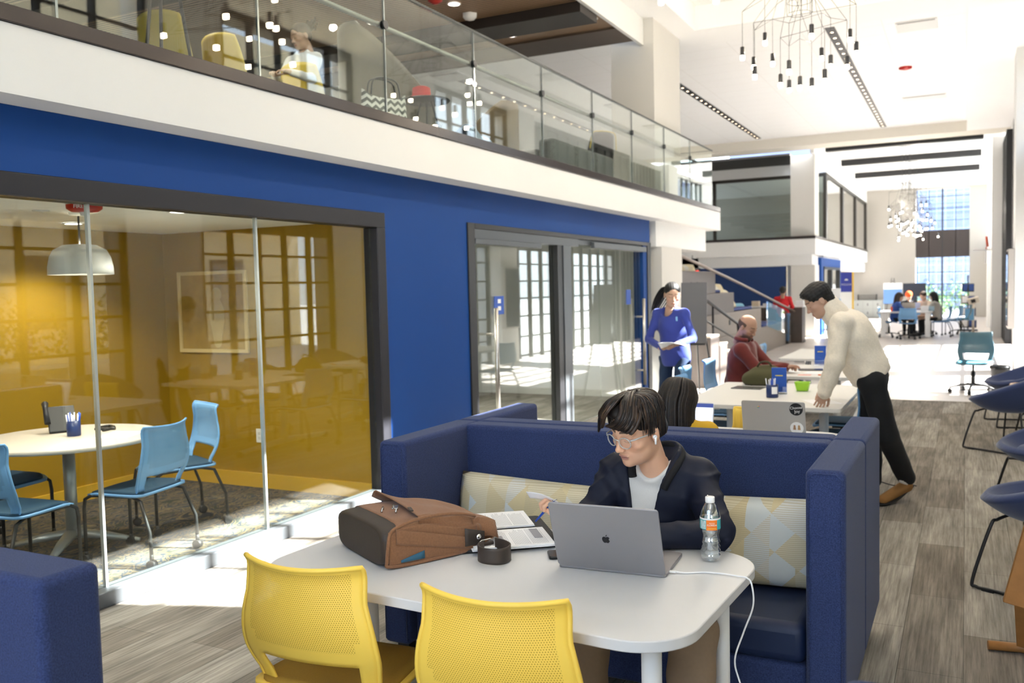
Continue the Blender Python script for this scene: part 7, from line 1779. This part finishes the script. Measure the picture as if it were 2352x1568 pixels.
# bin, shelf, wall screen
t = thing('waste_bin', 'black waste bin with a bag rim beside the right pillar', 'bin', (.45, 14.75, 0))
bm = B(); lathe(bm, [(.10, 0), (.125, .30), (.13, .33), (.12, .345), (.11, .31), (.09, .02), (.001, .02)], n=28, cap=False); obj('body', bm, LEGB, t)
bm = B(); lathe(bm, [(.134, .30), (.14, .335), (.125, .355), (.11, .34)], n=28, cap=False); obj('bag_rim', bm, pm('bag_black', (.01, .01, .01), rough=.25), t)
t = thing('wall_screen', 'flat wall screen seen edge-on on the right white pillar', 'screen', (.73, 17.55, .76))
bm = B(); box(bm, -.10, -.001, -.36, .36, 0, 1.34); obj('casing', bm, pm('screen_casing', (.50, .47, .44)), t, bevel=.01); bm = B(); box(bm, -.106, -.1005, -.33, .33, .04, 1.30); obj('display', bm, pm('dark_display', (.02, .03, .06), rough=.05), t)
t = thing('wall_bracket', 'white bracket shelf with a red tool on the right wall above the aisle', 'bracket', (.62, 27.6, 2.36))
bm = B(); box(bm, -.45, 0, -.10, -.0, 0, .04); box(bm, -.16, -.12, -.08, -.03, -.35, 0); obj('shelf', bm, TWHITE, t); bm = B(); cyl(bm, (-.1, -.06, .1), (-.13, -.06, .38), .03, n=8); cyl(bm, (-.13, -.06, .04), (-.13, -.06, .1), .015, n=8); obj('red_tool', bm, pm('tool_red', (.6, .08, .03)), t)
# lounge chairs along the right edge
LB = pm('lounge_blue_felt', (.040, .060, .155), rough=.95, sheen=.35, noise=.2, nscale=300)
def lounge(loc, rz, label, first=[None]):
    if first[0]: return dup(first[0], loc, rz, label)
    t = thing('lounge_chair', label, 'lounge chair', loc, rz, 'blue lounge chairs along the aisle'); first[0] = t
    bm = B()
    def f(u, v):
        a = -PI+2*PI*u; c, s = math.cos(a), math.sin(a)           # a = pi at the back (-y)
        back = (1-c)/2                                            # 0 at the front edge, 1 at the back
        rx = .40-.02*back; ry = .36
        k = v
        z = .36+.02+(.10+.26*back**1.6)*k**1.6
        r = .25+.75*k**.7
        return (rx*r*s*(1+.05*(1-back)), ry*r*c*(1 if c > 0 else 1.05), z)
    gridsurf(bm, f, 48, 12); bmesh.ops.remove_doubles(bm, verts=bm.verts, dist=.0004)
    bmesh.ops.holes_fill(bm, edges=[e for e in bm.edges if e.is_boundary and all(abs(v.co.z-.38) < .01 for v in e.verts)])
    obj('shell', bm, LB, t, solid=.045, off=0)
    bm = B(); lathe(bm, [(.001, .395), (.20, .395), (.25, .415), (.26, .44), (.24, .465), (.17, .478), (.001, .48)], n=32, cap=False); obj('seat_cushion', bm, LB, t)
    for s in (-1, 1):
        bm = B(); tube(bm, chain([(s*.10, .22, .375), (s*.20, .24, .36), (s*.25, .25, .33), (s*.31, .31, .05), (s*.31, .29, .012), (s*.31, .20, .012), (s*.31, -.22, .012), (s*.31, -.29, .03), (s*.25, -.22, .33), (s*.20, -.2, .37), (s*.10, -.2, .39)]), .009, 8); o = obj('sled_leg', bm, BLACKM, t)
        for q_ in (.20, -.26): bm = B(); box(bm, s*.31-.01, s*.31+.01, q_, q_+.06, 0, .01); obj('glide', bm, LEGB, o)
    return t
lounge((.46, 5.35, 0), math.radians(62), 'blue lounge chair nearest us at the right edge, seen from its rounded back')
lounge((.57, 7.0, 0), math.radians(105), 'second blue lounge chair at the right edge, its seat cushion showing')
lounge((.42, 9.65, 0), math.radians(55), 'third blue lounge chair at the right edge, on a wide black sled leg')
lounge((.56, 11.3, 0), math.radians(100), 'farthest blue lounge chair at the right edge, beside the wooden side table')
t = thing('side_table', 'small round wooden side table between the far lounge chairs', 'table', (.62, 10.75, 0))
bm = B(); lathe(bm, [(.001, .485), (.20, .485), (.21, .495), (.20, .51), (.001, .51)], n=32, cap=False); obj('tabletop', bm, pm('light_oak', (.45, .28, .16), rough=.4), t)
for k in range(3): a = .4+k*2*PI/3; bm = B(); cyl(bm, (.05*math.cos(a), .05*math.sin(a), .485), (.17*math.cos(a), .17*math.sin(a), 0), .009, n=8); obj('leg', bm, BLACKM, t)
# wooden floor easel cut by the right edge
OAK = pm('honey_oak', (.36, .16, .045), rough=.45, noise=.18, nscale=25)
t = thing('wooden_easel', 'honey-coloured wooden easel cut off by the right edge of the photo', 'easel', (0, 0, 0))
bm = B(); cyl(bm, (.095, 4.36, .022), (.50, 4.42, .022), .020, n=10); obj('foot', bm, OAK, t)
bm = B(); obox(bm, (.325, 4.03, .70), (.22, 0, .97), (0, 1, 0), (.97, 0, -.22), .80, .03, .20); obj('board', bm, OAK, t, bevel=.004)
bm = B(); obox(bm, (.225, 4.28, .20), (.03, .25, -.40), (.4, .9, .5), (1, -.1, 0), .46, .045, .05); obj('leg', bm, OAK, t, bevel=.004)
bm = B(); obox(bm, (.29, 4.18, .26), (.02, .2, -.5), (.4, .9, .3), (1, 0, 0), .56, .03, .03); obj('leg', bm, OAK, t, bevel=.004)
# cable on the aisle floor
bm = B(); tube(bm, chain([(-.62, 7.75, .004), (-.50, 7.62, .004), (-.40, 7.70, .005), (-.34, 7.66, .004)]), .004, 6); tag(obj('floor_cable', bm, LEGB), 'thin black cable lying in the aisle behind the fleece student', 'cable')
dup(SC, (-.93, 8.0, 0), PI/2, 'light blue swivel chair hidden behind the fleece student, caster showing', 'light blue chairs at the white tables')
# planting outside seen in the glass
def bush(x, y, z, r, label, flowers=None, seed=1, n=520):
    rnd = random.Random(seed); t = thing('shrub', label, 'shrub', (x, y, z))
    bm = B()
    for i in range(n):
        d = Vector([rnd.gauss(0, 1) for _ in range(3)]).normalized()*r*rnd.uniform(.6, 1); d.z = abs(d.z)*1.5; a = Vector([rnd.gauss(0, 1) for _ in range(3)]).normalized()*.07; b2 = d.cross(a).normalized()*.035 if d.cross(a).length > 0 else Vector((.03, 0, 0))
        f = bm.faces.new([bm.verts.new(d+q) for q in (a, b2, -a, -b2)])
    obj('foliage', bm, pm('leaf_green', (.08, .16, .03), rough=.5, noise=.4, nscale=9), t)
    bm = B(); cyl(bm, (0, 0, -.17), (0, 0, r*1.2), .03, n=6); obj('stem', bm, pm('bark', (.1, .07, .05)), t)
    if flowers:
        bm = B()
        for i in range(40):
            d = Vector([rnd.gauss(0, 1) for _ in range(3)]).normalized()*r; d.z = abs(d.z)*1.5; bmesh.ops.create_icosphere(bm, subdivisions=1, radius=.04, matrix=Matrix.Translation(d))
        obj('flowers', bm, pm('red_flowers', (.6, .04, .02)), t)
for i, (y, r, fl, l) in enumerate(((4.9, .6, True, 'red flowering shrub in the planter mirrored at the left of the meeting room glass'), (6.2, .55, False, 'low green shrub in the planter outside, left of the mirrored column'), (7.55, .62, False, 'tall leafy shrub mirrored beside the white outdoor column'), (9.4, .8, False, 'green shrub in the planter outside the second window bay'), (11.2, .8, False, 'leafy shrub outside mirrored in the sliding doors'))):
    bush(6.15, y, .62, r, l, fl, i)
for x, y, s, l in ((-1.7, 50, 1.1, 'bushy green shrub outside the left pane of the far window'), (-.2, 48, 1.2, 'leafy green shrub outside the right pane of the far window')): bush(x, y, -.1, s, l, None, int(y), 700)
bm = B()
for x in np.arange(-6, 5, .45): box(bm, x, x+.03, 56, 56.03, 0, 7.5)
for z in np.arange(.4, 7.5, .5): box(bm, -6, 5, 56.03, 56.06, z, z+.03)
struct('wall_lattice_outside', bm, pm('lattice_blue', (.25, .38, .62)))
